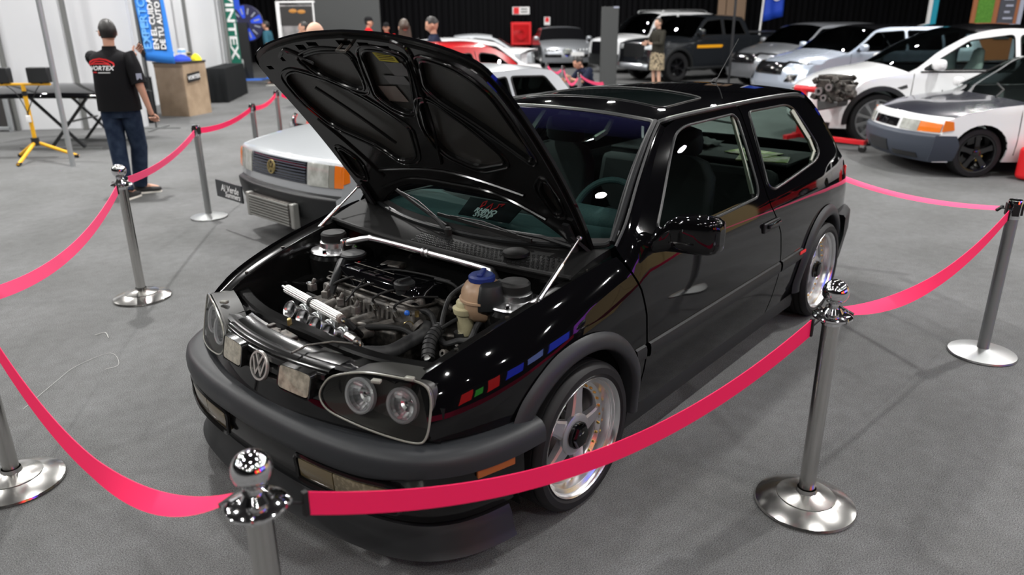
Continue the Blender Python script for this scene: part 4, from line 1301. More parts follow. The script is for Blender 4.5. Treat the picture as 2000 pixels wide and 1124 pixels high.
# distributor / breather column on the far end
c = gp(690, 497, 0.775)
MB().lathe([(0.030, -0.12), (0.030, -0.05), (0.036, -0.04), (0.036, -0.012), (0.055, -0.010), (0.057, 0.002), (0.050, 0.008), (0.0, 0.010)], 24, Matrix.Translation(c)).build('breather_cap', M['black_plastic'], eng)
MB().tube([gp(668, 512, 0.76), gp(655, 545, 0.73), gp(645, 575, 0.68)], [0.020, 0.018, 0.018], 10).build('dipstick_funnel', M['black_plastic'], eng)
MB().ball(tuple(gp(702, 517, 0.745)), 0.013, 10, 6).build('red_plug', M['red_print'], eng)
c = gp(768, 520, 0.74)
MB().box(tuple(c), (0.07, 0.10, 0.03), Matrix.Rotation(0.3, 3, 'Z')).build('coil_pack', M['dark_metal'], eng, bevel=0.01)
# fuel rail: two fluted barrels
a, b = gp(558, 563, 0.70), gp(668, 624, 0.70)
def fluted(p, q, r, n=14):
    mb = MB(); d = (q-p).normalized(); u = d.cross(Vector((0, 0, 1))).normalized(); w = u.cross(d)
    rows = []
    for c_ in (p, p.lerp(q, 0.01), p.lerp(q, 0.99), q):
        ring = []
        for k in range(n*4):
            t = 2*PI*k/(n*4); rr = r*(1.0 if (k % 4) < 2 else 0.88)
            if c_ in (p, q): rr *= 0.9
            ring.append(c_ + (u*math.cos(t)+w*math.sin(t))*rr)
        rows.append(ring)
    mb.grid(rows, cv=True); mb.add(rows[0], [tuple(range(len(rows[0])))]); mb.add(rows[-1], [tuple(range(len(rows[-1])))])
    return mb
fr_ = empty('fuel_rail', (0, 0, 0), 0, eng); fr_.parent = GOLF
M['rail_alu'] = mat('fluted_aluminium', (0.80, 0.80, 0.78), 0.3, 0.85)
fluted(a.lerp(b, 0.03), a.lerp(b, 0.485), 0.0185).build('rail_barrel', M['rail_alu'], fr_, angle=25)
fluted(a.lerp(b, 0.515), a.lerp(b, 0.97), 0.0185).build('rail_barrel', M['rail_alu'], fr_, angle=25)
MB().cyl(a.lerp(b, -0.06), a.lerp(b, 0.02), 0.006, n=8).build('rail_fitting', M['alu'], fr_)
MB().cyl(a.lerp(b, 0.48), a.lerp(b, 0.52), 0.021, n=16).build('rail_clamp', M['rubber'], fr_)
MB().cyl(a.lerp(b, 0.96), a.lerp(b, 1.0), 0.017, n=12).build('rail_end', M['brown_label'], fr_)
MB().cyl(a.lerp(b, 1.0), a.lerp(b, 1.08), 0.010, n=10).build('rail_fitting', M['chrome'], fr_)
MB().tube([a.lerp(b, 1.08), gp(690, 640, 0.68), gp(705, 655, 0.62)], 0.012, 8).build('rail_hose', M['rubber'], fr_)
# four trumpets with throttle flanges
for k, (u, v) in enumerate(((567, 606), (592, 622), (617, 637), (642, 652))):
    c = gp(u, v, 0.665)
    fm = frame_m(tuple(c), (0.0, 1, 0), (-0.42, 0.0, 0.9))     # local z points forward and up
    tr = MB().lathe([(0.022, -0.075), (0.0225, -0.035), (0.026, -0.012), (0.034, 0.0), (0.037, 0.002), (0.036, 0.006), (0.032, 0.004), (0.0245, -0.010), (0.0205, -0.035), (0.020, -0.075)], 26, fm).build('velocity_stack', M['polished'], eng)
    fl_ = fm @ Matrix.Translation((0.0, 0, -0.062))
    mb = MB()
    mb.lathe([(0.024, -0.02), (0.032, -0.02), (0.034, -0.014), (0.034, 0.006), (0.030, 0.012), (0.024, 0.012)], 20, fl_)
    mb.box(tuple(fl_ @ Vector((0.022, 0.026, -0.002))), (0.016, 0.024, 0.03)); mb.build('throttle_flange', M['alu'], tr, bevel=0.002)
    MB().lathe([(0.0, -0.018), (0.0245, -0.018)], 16, fm).build('throttle_plate', M['bay_black'], tr)
    # intake runner towards the head
    st = c + Vector((-0.08, 0, -0.03))
    MB().tube([st, st+Vector((-0.06, 0.0, -0.015)), Vector((1.49, -0.25+0.12*k, 0.62))], [0.027, 0.026, 0.028], 12).build('intake_runner', M['engine_grey'], eng)
    # injector
    i0 = a.lerp(b, 0.12+0.25*k)
    MB().tube([i0+Vector((-0.012, 0, -0.01)), i0+Vector((-0.04, 0, -0.04))], [0.008, 0.011], 8).build('injector', M['black_plastic'], eng)
    j = i0+Vector((-0.085, 0.02, 0.0))
    mb = MB(); mb.box(tuple(j), (0.03, 0.028, 0.03), Matrix.Rotation(0.5*k, 3, 'Z')); mb.cyl(j+Vector((0, 0, 0.01)), j+Vector((-0.01, 0.008, 0.035)), 0.008, n=8)
    mb.build('linkage_lug', M['engine_grey'], eng, bevel=0.003)
    # spark-plug lead
    s0 = Vector((1.475, -0.24+0.125*k, 0.665))
    MB().tube(catmull([s0, s0+Vector((0.03, 0.01, 0.05)), s0+Vector((-0.03, 0.05, 0.075)), s0+Vector((-0.12, 0.09, 0.06))], 5), 0.005, 6).build('plug_lead', M['rubber'], eng)
    MB().cyl(s0+Vector((0.012, 0, 0.002)), s0+Vector((0.028, 0.004, 0.03)), 0.011, n=10).build('plug_cap', M['steel'], eng)
# assorted castings
for (u, v, z, d, mt, rz) in ((745, 590, .665, (.10, .12, .05), 'engine_grey', .3), (700, 575, .67, (.06, .08, .05), 'engine_grey', -.4), (785, 600, .68, (.05, .10, .04), 'engine_grey', .2), (815, 592, .70, (.09, .08, .06), 'engine_grey', .5),
                         (765, 650, .60, (.14, .16, .08), 'dark_metal', .1), (720, 640, .60, (.10, .14, .07), 'dark_metal', .2), (820, 640, .60, (.10, .10, .08), 'dark_metal', .4), (610, 560, .60, (.12, .14, .08), 'black_inner', .2), (650, 530, .62, (.10, .10, .08), 'black_inner', .6), (900, 660, .56, (.14, .12, .08), 'dark_metal', .2)):
    c = gp(u, v, z)
    MB().box(tuple(c), d, Matrix.Rotation(rz, 3, 'Z') @ Matrix.Rotation(rz*0.4, 3, 'X')).build('engine_casting', M[mt], eng, bevel=0.012)
for (u, v, z, r) in ((800, 612, .69, .007), (757, 602, .70, .008), (770, 573, .715, .012), (742, 560, .72, .013), (778, 588, .70, .011), (835, 700, .63, .014), (920, 655, .63, .012), (868, 690, .63, .014)):
    c = gp(u, v, z)
    MB().lathe([(r, -0.012), (r, 0.004), (r*0.6, 0.008), (0, 0.008)], 8, Matrix.Translation(c) @ Matrix.Rotation(0.5, 4, 'Y')).build('bolt_head', M['steel'], eng)
MB().ball(tuple(gp(795, 612, 0.70)), 0.011, 10, 6).build('blue_sensor', M['blue'], eng)
c = gp(815, 619, 0.69); MB().cyl(c, c+Vector((0, 0.0, 0.022)), 0.009, n=6).build('brass_nut', M['brass'], eng)
c = gp(800, 635, 0.66)
MB().tube([c+Vector((0.012*math.cos(t*6), 0.05*t-0.02, 0.012*math.sin(t*6))) for t in np.linspace(0, 1, 60)], 0.002, 5).build('return_spring', M['brass'], eng)
# hoses: (points px, z), radius
def hose(nm, pts, r, mt='hose', n=10, rings=0):
    P = catmull([gp(u, v, z) for u, v, z in pts], 8)
    o = MB().tube(P, r, n).build(nm, M[mt], eng)
    if rings:
        for k in range(rings):
            q = P[int((k+0.5)/rings*(len(P)-1))]; q2 = P[min(int((k+0.5)/rings*(len(P)-1))+1, len(P)-1)]
            d = Vector(q2)-Vector(q)
            if d.length < 1e-6: continue
            d.normalize()
            MB().tube([Vector(q)-d*0.004, Vector(q)+d*0.004], r*1.18, n).build('hose_rib', M[mt], o)
    return o
hose('radiator_hose', [(690, 690, .63), (715, 690, .64), (760, 688, .63), (800, 668, .63), (828, 652, .65), (832, 638, .655)], 0.026, n=14)
hose('hose_neck', [(672, 662, .655), (680, 656, .665), (690, 660, .665)], 0.018, 'hose')
hose('chrome_coupling', [(679, 657, .67), (697, 668, .67)], 0.0175, 'steel', 14)
hose('chrome_pipe', [(697, 668, .665), (706, 674, .66), (703, 684, .655), (694, 690, .64)], 0.0085, 'steel')
hose('hose_clamp_end', [(818, 640, .66), (812, 634, .67)], 0.027, 'engine_grey', 14)
hose('corrugated_hose', [(836, 700, .60), (838, 675, .63), (846, 655, .65), (860, 640, .66)], 0.021, 'hose', 12, 16)
hose('vent_hose', [(862, 640, .67), (868, 610, .70), (880, 580, .74), (905, 560, .79), (922, 552, .81)], 0.010)
hose('brake_pipe', [(862, 642, .67), (890, 625, .69), (915, 617, .70), (935, 620, .69)], 0.007, 'rubber')
hose('coolant_hose', [(858, 660, .62), (870, 672, .62), (895, 666, .63), (918, 664, .64), (930, 640, .67), (944, 620, .70)], 0.0115)
hose('fuel_hose', [(852, 645, .66), (845, 620, .67), (835, 610, .68), (820, 605, .69)], 0.012)
hose('throttle_cable', [(675, 590, .69), (700, 560, .73), (725, 535, .755), (760, 527, .76), (820, 535, .76), (880, 550, .755)], 0.0042, 'rubber')
hose('wiring_loom', [(715, 640, .64), (760, 640, .65), (790, 645, .65), (815, 660, .64)], 0.011, 'rubber')
hose('wiring_loom', [(600, 575, .62), (640, 590, .62), (680, 600, .62)], 0.010, 'rubber')
hose('wiring_loom', [(850, 545, .76), (885, 556, .77), (905, 580, .72)], 0.006, 'rubber')
hose('black_pipe', [(830, 580, .70), (860, 590, .70), (885, 605, .68)], 0.013, 'dark_metal')
hose('headlamp_loom', [(795, 735, .66), (840, 725, .67), (880, 700, .68), (915, 672, .70)], 0.004, 'rubber')
c = gp(872, 692, 0.66); MB().lathe([(0.006, 0.0), (0.014, 0.0), (0.014, 0.022), (0.006, 0.022)], 10, Matrix.Translation(c) @ Matrix.Rotation(1.1, 4, 'Y')).build('bush', M['dark_metal'], eng)
c = gp(788, 712, 0.63); MB().box(tuple(c), (0.05, 0.04, 0.02), Matrix.Rotation(0.3, 3, 'Z')).build('green_clip', M['green_fluid'], eng, bevel=0.004)

# coolant expansion tank
ctk = gp(942, 582, 0.765)
tk = empty('expansion_tank', (0, 0, 0), 0, GOLF)
MB().lathe([(0.0, -0.085), (0.045, -0.082), (0.07, -0.06), (0.079, -0.022), (0.079, -0.004), (0.085, -0.002), (0.085, 0.006), (0.079, 0.008), (0.076, 0.035), (0.06, 0.062), (0.04, 0.072), (0.036, 0.076)], 30, Matrix.Translation(ctk) @ Matrix.Diagonal((1, 1.0, 1, 1))).build('tank_body', M['tank'], tk, angle=50)
cap = MB().lathe([(0.044, 0.066), (0.049, 0.070), (0.049, 0.086), (0.042, 0.093), (0.0, 0.094)], 24, Matrix.Translation(ctk)).build('tank_cap', M['blue_cap'], tk)
MB().box(tuple(ctk+Vector((0, 0, 0.098))), (0.08, 0.02, 0.014), Matrix.Rotation(0.5, 3, 'Z')).build('cap_grip', M['blue_cap'], cap, bevel=0.005)
MB().lathe([(0.060, -0.05), (0.083, -0.02), (0.083, 0.02), (0.066, 0.058), (0.045, 0.07)], 10, Matrix.Translation(ctk+Vector((-0.012, 0.012, 0.0))), R(20), R(130)).build('tank_sleeve', M['black_plastic'], tk, solid=0.012)
# brake-fluid reservoir
cr = gp(908, 600, 0.735)
rt_ = empty('fluid_reservoir', (0, 0, 0), 0, GOLF)
MB().lathe([(0.0, -0.11), (0.026, -0.108), (0.030, -0.09), (0.032, -0.03), (0.042, -0.022), (0.046, -0.006), (0.046, 0.0), (0.03, 0.006)], 22, Matrix.Translation(cr)).build('reservoir_body', M['cream_tank'], rt_)
MB().lathe([(0.032, 0.002), (0.032, 0.022), (0.028, 0.028), (0.0, 0.030)], 16, Matrix.Translation(cr)).build('reservoir_cap', M['cream_tank'], rt_)
cb = cr + Vector((0.02, -0.01, -0.14))
mb = MB(); mb.cyl(cb+Vector((0, 0, -0.02)), cb+Vector((0, 0, 0.045)), 0.024, n=12); mb.cyl(cb, cb+Vector((0.03, 0.0, -0.01)), 0.014, n=10); mb.build('master_cylinder', M['alu'], rt_)

# strut towers, top mounts and brace
for s, (u, v), zt_ in ((1, (1020, 590), 0.758), (-1, (668, 470), 0.758)):
    c = Vector((1.262, s*0.535, zt_))
    tw = empty('strut_tower', (0, 0, 0), 0, GOLF)
    MB().lathe([(0.115, -0.30), (0.115, -0.03), (0.10, -0.012), (0.0, -0.012)], 28, Matrix.Translation(c)).build('tower_wall', M['black_inner'], tw)
    MB().lathe([(0.105, -0.012), (0.108, -0.006), (0.104, 0.0), (0.078, 0.004), (0.066, 0.012), (0.064, 0.034), (0.058, 0.038), (0.0, 0.038)], 32, Matrix.Translation(c)).build('mount_plate', M['polished'], tw)
    for k in range(3):
        a_ = k*2*PI/3 + 0.4
        MB().lathe([(0.010, 0.0), (0.010, 0.012), (0.006, 0.016), (0, 0.016)], 8, Matrix.Translation(c+Vector((0.09*math.cos(a_), 0.09*math.sin(a_), 0)))).build('mount_nut', M['chrome'], tw)
    MB().lathe([(0.054, 0.036), (0.057, 0.042), (0.057, 0.068), (0.050, 0.076), (0.0, 0.078)], 28, Matrix.Translation(c)).build('mount_cap', M['rubber'], tw)
    MB().box(tuple(c+Vector((0.0, -s*0.085, 0.03))), (0.055, 0.018, 0.06)).build('brace_bracket', M['polished'], tw, bevel=0.008)
br = empty('strut_brace', (0, 0, 0), 0, GOLF)
BP = [(1.262, -0.455, 0.795), (1.215, -0.36, 0.822), (1.205, -0.30, 0.826), (1.205, 0.0, 0.828), (1.205, 0.33, 0.826), (1.215, 0.385, 0.818), (1.262, 0.455, 0.795)]
MB().tube(catmull(BP, 6), 0.0155, 14).build('brace_tube', M['polished'], br)
for y in (0.0, 0.025):
    MB().cyl((1.205, y-0.006, 0.828), (1.205, y+0.006, 0.828), 0.021, n=16).build('brace_collar', M['alu'], br)

# ---------------------------------------------------------------- interior
def dash_l(y, t):
    x = 0.98 - 0.13*np.abs(y/0.66)**2 - 0.42*t
    z = 0.872 + 0.03*np.sin(PI*np.clip(t, 0, 1)) - 0.01*t
    return np.stack([x, y, z], 1)
dsh = panel('dashboard', [(-0.66, 0.0), (0.66, 0.0), (0.68, 1.0), (-0.68, 1.0)], dash_l, M['dash'], GOLF, h=0.08, depth=0.12)
MB().box((0.50, 0.0, 0.72), (0.14, 1.36, 0.30)).build('dash_fascia', M['cloth_black'], dsh, bevel=0.03)
rows = []
for x, z, w in ((0.60, 0.875, 0.20), (0.57, 0.93, 0.19), (0.52, 0.945, 0.18), (0.47, 0.93, 0.18)):
    rows.append([(x, 0.36-w, z-0.03), (x, 0.36-w*0.8, z), (x, 0.36+w*0.8, z), (x, 0.36+w, z-0.03)])
MB().grid(rows).build('instrument_hood', M['dash'], dsh, angle=60, solid=0.01)
swm = frame_m((0.40, 0.36, 0.86), (0, 1, 0), (-0.40, 0, 0.92))
stw = MB().tube([swm @ Vector((0.185*math.cos(t), 0.185*math.sin(t), 0)) for t in np.linspace(0, 2*PI, 40, endpoint=False)], 0.0155, 10, closed=True).build('steering_wheel', M['dash'], GOLF)
mb = MB(); mb.lathe([(0.0, 0.0), (0.06, 0.0), (0.065, -0.02), (0.03, -0.06)], 18, swm)
for a_ in (0.15, PI-0.15, -PI/2): mb.bar(swm @ Vector((0.05*math.cos(a_), 0.05*math.sin(a_), -0.01)), swm @ Vector((0.18*math.cos(a_), 0.18*math.sin(a_), 0)), 0.03, 0.015)
mb.build('steering_spokes', M['cloth_black'], stw, bevel=0.004)
def seat(y, x=0.0):
    st = empty('front_seat', (x, y, 0), 0, GOLF)
    def slab(pts, nm, hw):
        rows = []
        for (px, pz, th) in pts:
            rows.append([(px-th*0.3, -hw, pz-th), (px, -hw*0.96, pz), (px+th*0.2, -hw*0.7, pz+th*0.55), (px, -hw*0.35, pz+th*0.12), (px, hw*0.35, pz+th*0.12), (px+th*0.2, hw*0.7, pz+th*0.55), (px, hw*0.96, pz), (px-th*0.3, hw, pz-th)])
        return rows
    mb = MB(); rows = []
    for (cx, cz, hw, th) in ((-0.02, 0.42, 0.24, 0.05), (-0.08, 0.62, 0.25, 0.07), (-0.14, 0.82, 0.25, 0.07), (-0.19, 0.98, 0.23, 0.06), (-0.215, 1.05, 0.17, 0.05), (-0.225, 1.075, 0.09, 0.03)):
        ring = []
        for k in range(20):
            t = 2*PI*k/20; ca, sa = math.cos(t), math.sin(t)
            ring.append((cx + th*math.copysign(abs(sa)**0.7, sa) + (0.035*abs(ca)**3 if sa > 0 else 0), hw*math.copysign(abs(ca)**0.6, ca), cz))
        rows.append(ring)
    mb.grid(rows, cv=True); mb.add(rows[-1], [tuple(range(20))]); mb.build('seat_back', M['cloth_black'], st, angle=70)
    MB().box((0.16, 0, 0.40), (0.48, 0.48, 0.14)).build('seat_cushion', M['cloth_black'], st, bevel=0.05, bseg=3)
    mb = MB(); rows = []
    for (z, hw, th) in ((1.07, 0.10, 0.03), (1.09, 0.125, 0.045), (1.15, 0.13, 0.05), (1.20, 0.115, 0.04), (1.215, 0.06, 0.02)):
        rows.append([(-0.235+th*math.sin(t), hw*math.copysign(abs(math.cos(t))**0.6, math.cos(t)), z) for t in np.linspace(0, 2*PI, 16, endpoint=False)])
    mb.grid(rows, cv=True); mb.add(rows[-1], [tuple(range(16))]); mb.build('headrest', M['cloth_black'], st, angle=70)
    return st
seat(0.36, -0.02); seat(-0.36, -0.02)
MB().box((-0.98, 0, 0.62), (0.16, 1.18, 0.55), Matrix.Rotation(-0.25, 3, 'Y')).build('rear_seat_back', M['cloth_black'], GOLF, bevel=0.05)
MB().box((-0.72, 0, 0.40), (0.45, 1.18, 0.14)).build('rear_seat_cushion', M['cloth_black'], GOLF, bevel=0.04)
MB().box((-1.38, 0, 0.905), (0.52, 1.22, 0.02)).build('parcel_shelf', M['cloth_black'], GOLF, bevel=0.008)
for s in (1, -1):
    MB().box((0.15, s*0.745, 0.60), (1.2, 0.02, 0.56)).build('door_card', M['cloth_black'], GOLF, smooth=False)
    MB().box((-1.15, s*0.72, 0.60), (1.1, 0.02, 0.56)).build('side_card', M['cloth_black'], GOLF, smooth=False)
    # pale pillar trim and seat-belt
    P = [(-0.272, s*0.762, 0.915), (-0.318, s*0.695, 1.04), (-0.362, s*0.620, 1.17), (-0.392, s*0.568, 1.262)]
    mb = MB(); 
    for p_, q_ in zip(P[:-1], P[1:]): mb.bar(p_, q_, 0.022, 0.015, (0, 1, 0))
    mb.build('pillar_trim_inside', M['trim_beige'], GOLF)
    P = [(-1.12, s*0.738, 0.945), (-1.225, s*0.715, 0.985), (-1.225, s*0.675, 1.06), (-1.135, s*0.588, 1.225)]
    mb = MB()
    for p_, q_ in zip(P[:-1], P[1:]): mb.bar(p_, q_, 0.03, 0.015, (0, 1, 0))
    mb.build('rear_pillar_trim', M['trim_beige'], GOLF)
MB().grid([[(x, y, float(_zc(x)) - 0.058*(abs(y)/0.55)**2.3 - 0.02) for y in np.linspace(-0.53, 0.53, 9)] for x in np.linspace(0.28, -1.45, 12)]).build('headliner', M['trim_grey'] if 'trim_grey' in M else M['cloth_black'], GOLF)
MB().box((0.22, 0.02, 1.255), (0.03, 0.22, 0.06)).build('inside_mirror', M['rubber'], GOLF, bevel=0.012)

# print card lying on the dashboard behind the windscreen
cc_ = empty('display_card', (0, 0, 0))
tag(cc_, 'black card with a red scribble and white lettering on the dashboard', 'card')
p00, p10, p11, p01 = [Vector(q) for q in ((0.957, -0.043, 0.931), (0.946, 0.239, 0.934), (0.866, 0.257, 0.994), (0.879, -0.041, 0.992))]
MB().prism([p00, p10, p11, p01], (0.0, 0, 0.003)).build('card_board', M['black_card'], cc_, smooth=False)
ex = (p10-p00).normalized(); ey = (p01-p00); ey = (ey-ex*ey.dot(ex)).normalized(); ez = ex.cross(ey)
def card_m(u, v): return frame_m(tuple(p00 + (p10-p00)*u + (p01-p00)*v + ez*0.0042), tuple(ex), tuple(ey))
text_mesh('lettering', 'RHINO', M['white_print'], 0.032, cc_, card_m(0.46, 0.38), 0.0004, 0.0012, 0.25, sx=1.15)
text_mesh('lettering', 'SWAP', M['white_print'], 0.032, cc_, card_m(0.46, 0.13), 0.0004, 0.0012, 0.25, sx=1.15)
mb = MB()
for pts in ([(-0.050, 0.0), (-0.050, 0.028), (-0.036, 0.038), (-0.034, 0.016), (-0.046, 0.004)], [(-0.016, 0.0), (0.002, 0.030), (0.006, 0.0)], [(0.022, 0.0), (0.036, 0.012), (0.036, 0.030), (0.062, 0.036), (0.052, 0.022)]):
    stroke(mb, pts, 0.006, card_m(0.50, 0.54), 0.0, 0.0008)
mb.build('red_scribble', M['red_print'], cc_, smooth=False)
# papers and a cloth on the parcel shelf
M['paper_green'] = mat('printed_leaflet', (0.30, 0.42, 0.08), 0.5, noise=(18, (0.85, 0.75, 0.55), 0.42, 0.58))
M['cap_black'] = mat('black_flag_cloth', (0.012, 0.012, 0.014), 0.7)
M['pink_print'] = mat('pale_pink_print', (0.62, 0.33, 0.30), 0.6)
fp = Vector(ground(1362, 268, 0.96))
rows = []
for i in range(9):
    for_ = i/8
    rows.append([(0.02*math.sin(5*for_+j), -0.17+0.34*for_, 0.0) for j in range(1)])
rows = [[(-0.12+0.24*j/8, -0.17+0.34*i/8, 0.045*math.sin(PI*i/8)*math.sin(PI*j/8)+0.012*math.sin(i*1.7+j*1.1)+0.012) for j in range(9)] for i in range(9)]
fc = MB().grid(rows).build('folded_flag', M['cap_black'], angle=70, solid=0.006); fc.location = (min(max(fp.x, -1.45), -1.25), fp.y, 0.922)
tag(fc, 'black folded cloth with pale letters on the parcel shelf of the hatchback', 'cloth')
for j_, ch in enumerate('GTI'):
    text_mesh('lettering', ch, M['pink_print'], 0.10, fc, Matrix.Translation((0.09-0.03*j_, -0.11+0.07*j_, 0.066)) @ Matrix.Rotation(1.2, 4, 'Z'), 0.001, 0.002)
for k, (x, y, rz, lb) in enumerate(((-1.22, 0.42, 0.3, 'printed leaflet with green and white patches behind the side window of the hatchback'), (-1.36, 0.30, -0.2, 'second printed leaflet further back on the parcel shelf of the hatchback'))):
    tag(MB().box((x, y, 0.919 + 0.004*k), (0.20, 0.30, 0.003), Matrix.Rotation(rz, 3, 'Z')).build('leaflet', M['paper_green'], smooth=False), lb, 'leaflet')

# ================================================================ other cars (local x forward from the nose, nose at x = 0)
def simple_wheel(par, loc, r, w, s, rimmat, spokes=5, rim=0.66, name='wheel', tilt=0.0, cap=None):
    wl = empty(name, loc, 0 if s > 0 else PI, par)
    rot = Matrix.Rotation(-PI/2, 4, 'X')
    rr = r*rim
    MB().lathe([(rr, -w), (r*0.93, -w), (r, -w*0.88), (r, -w*0.12), (r*0.95, 0.0), (rr*1.08, 0.004), (rr, -0.006)], 36, rot).build('tyre', M['tyre'], wl)
    MB().lathe([(rr*1.0, -0.004), (rr*1.02, 0.002), (rr*0.96, 0.0), (rr*0.93, -0.03), (rr*0.90, -w*0.8), (0.0, -w*0.8)], 36, rot).build('rim', [rimmat], wl)
    mb = MB()
    for k in range(spokes):
        a = 2*PI*k/spokes + 0.3
        ca, sa = math.cos(a), math.sin(a)
        hw0, hw1 = rr*0.16*5/max(spokes, 5), rr*0.12*5/max(spokes, 5)
        rows = []
        for q, hw, d in ((rr*0.12, hw0, -0.012), (rr*0.55, hw1, -0.02), (rr*0.95, hw1*1.3, -0.018)):
            rows.append([(q*ca - u*hw*sa, d+v, q*sa+u*hw*ca) for u, v in ((-1, -0.03), (-1, 0), (1, 0), (1, -0.03))])
        mb.grid(rows, cv=True)
    mb.lathe([(rr*0.22, -0.03), (rr*0.22, -0.006), (rr*0.14, 0.0), (0.0, 0.002)], 16, rot)
    mb.build('spokes', rimmat, wl, angle=30)
    if cap: MB().lathe([(r*0.34, -0.05), (r*0.34, -0.03), (r*0.2, -0.028)], 20, rot, R(100), R(160)).build('caliper', cap, wl)
    return wl


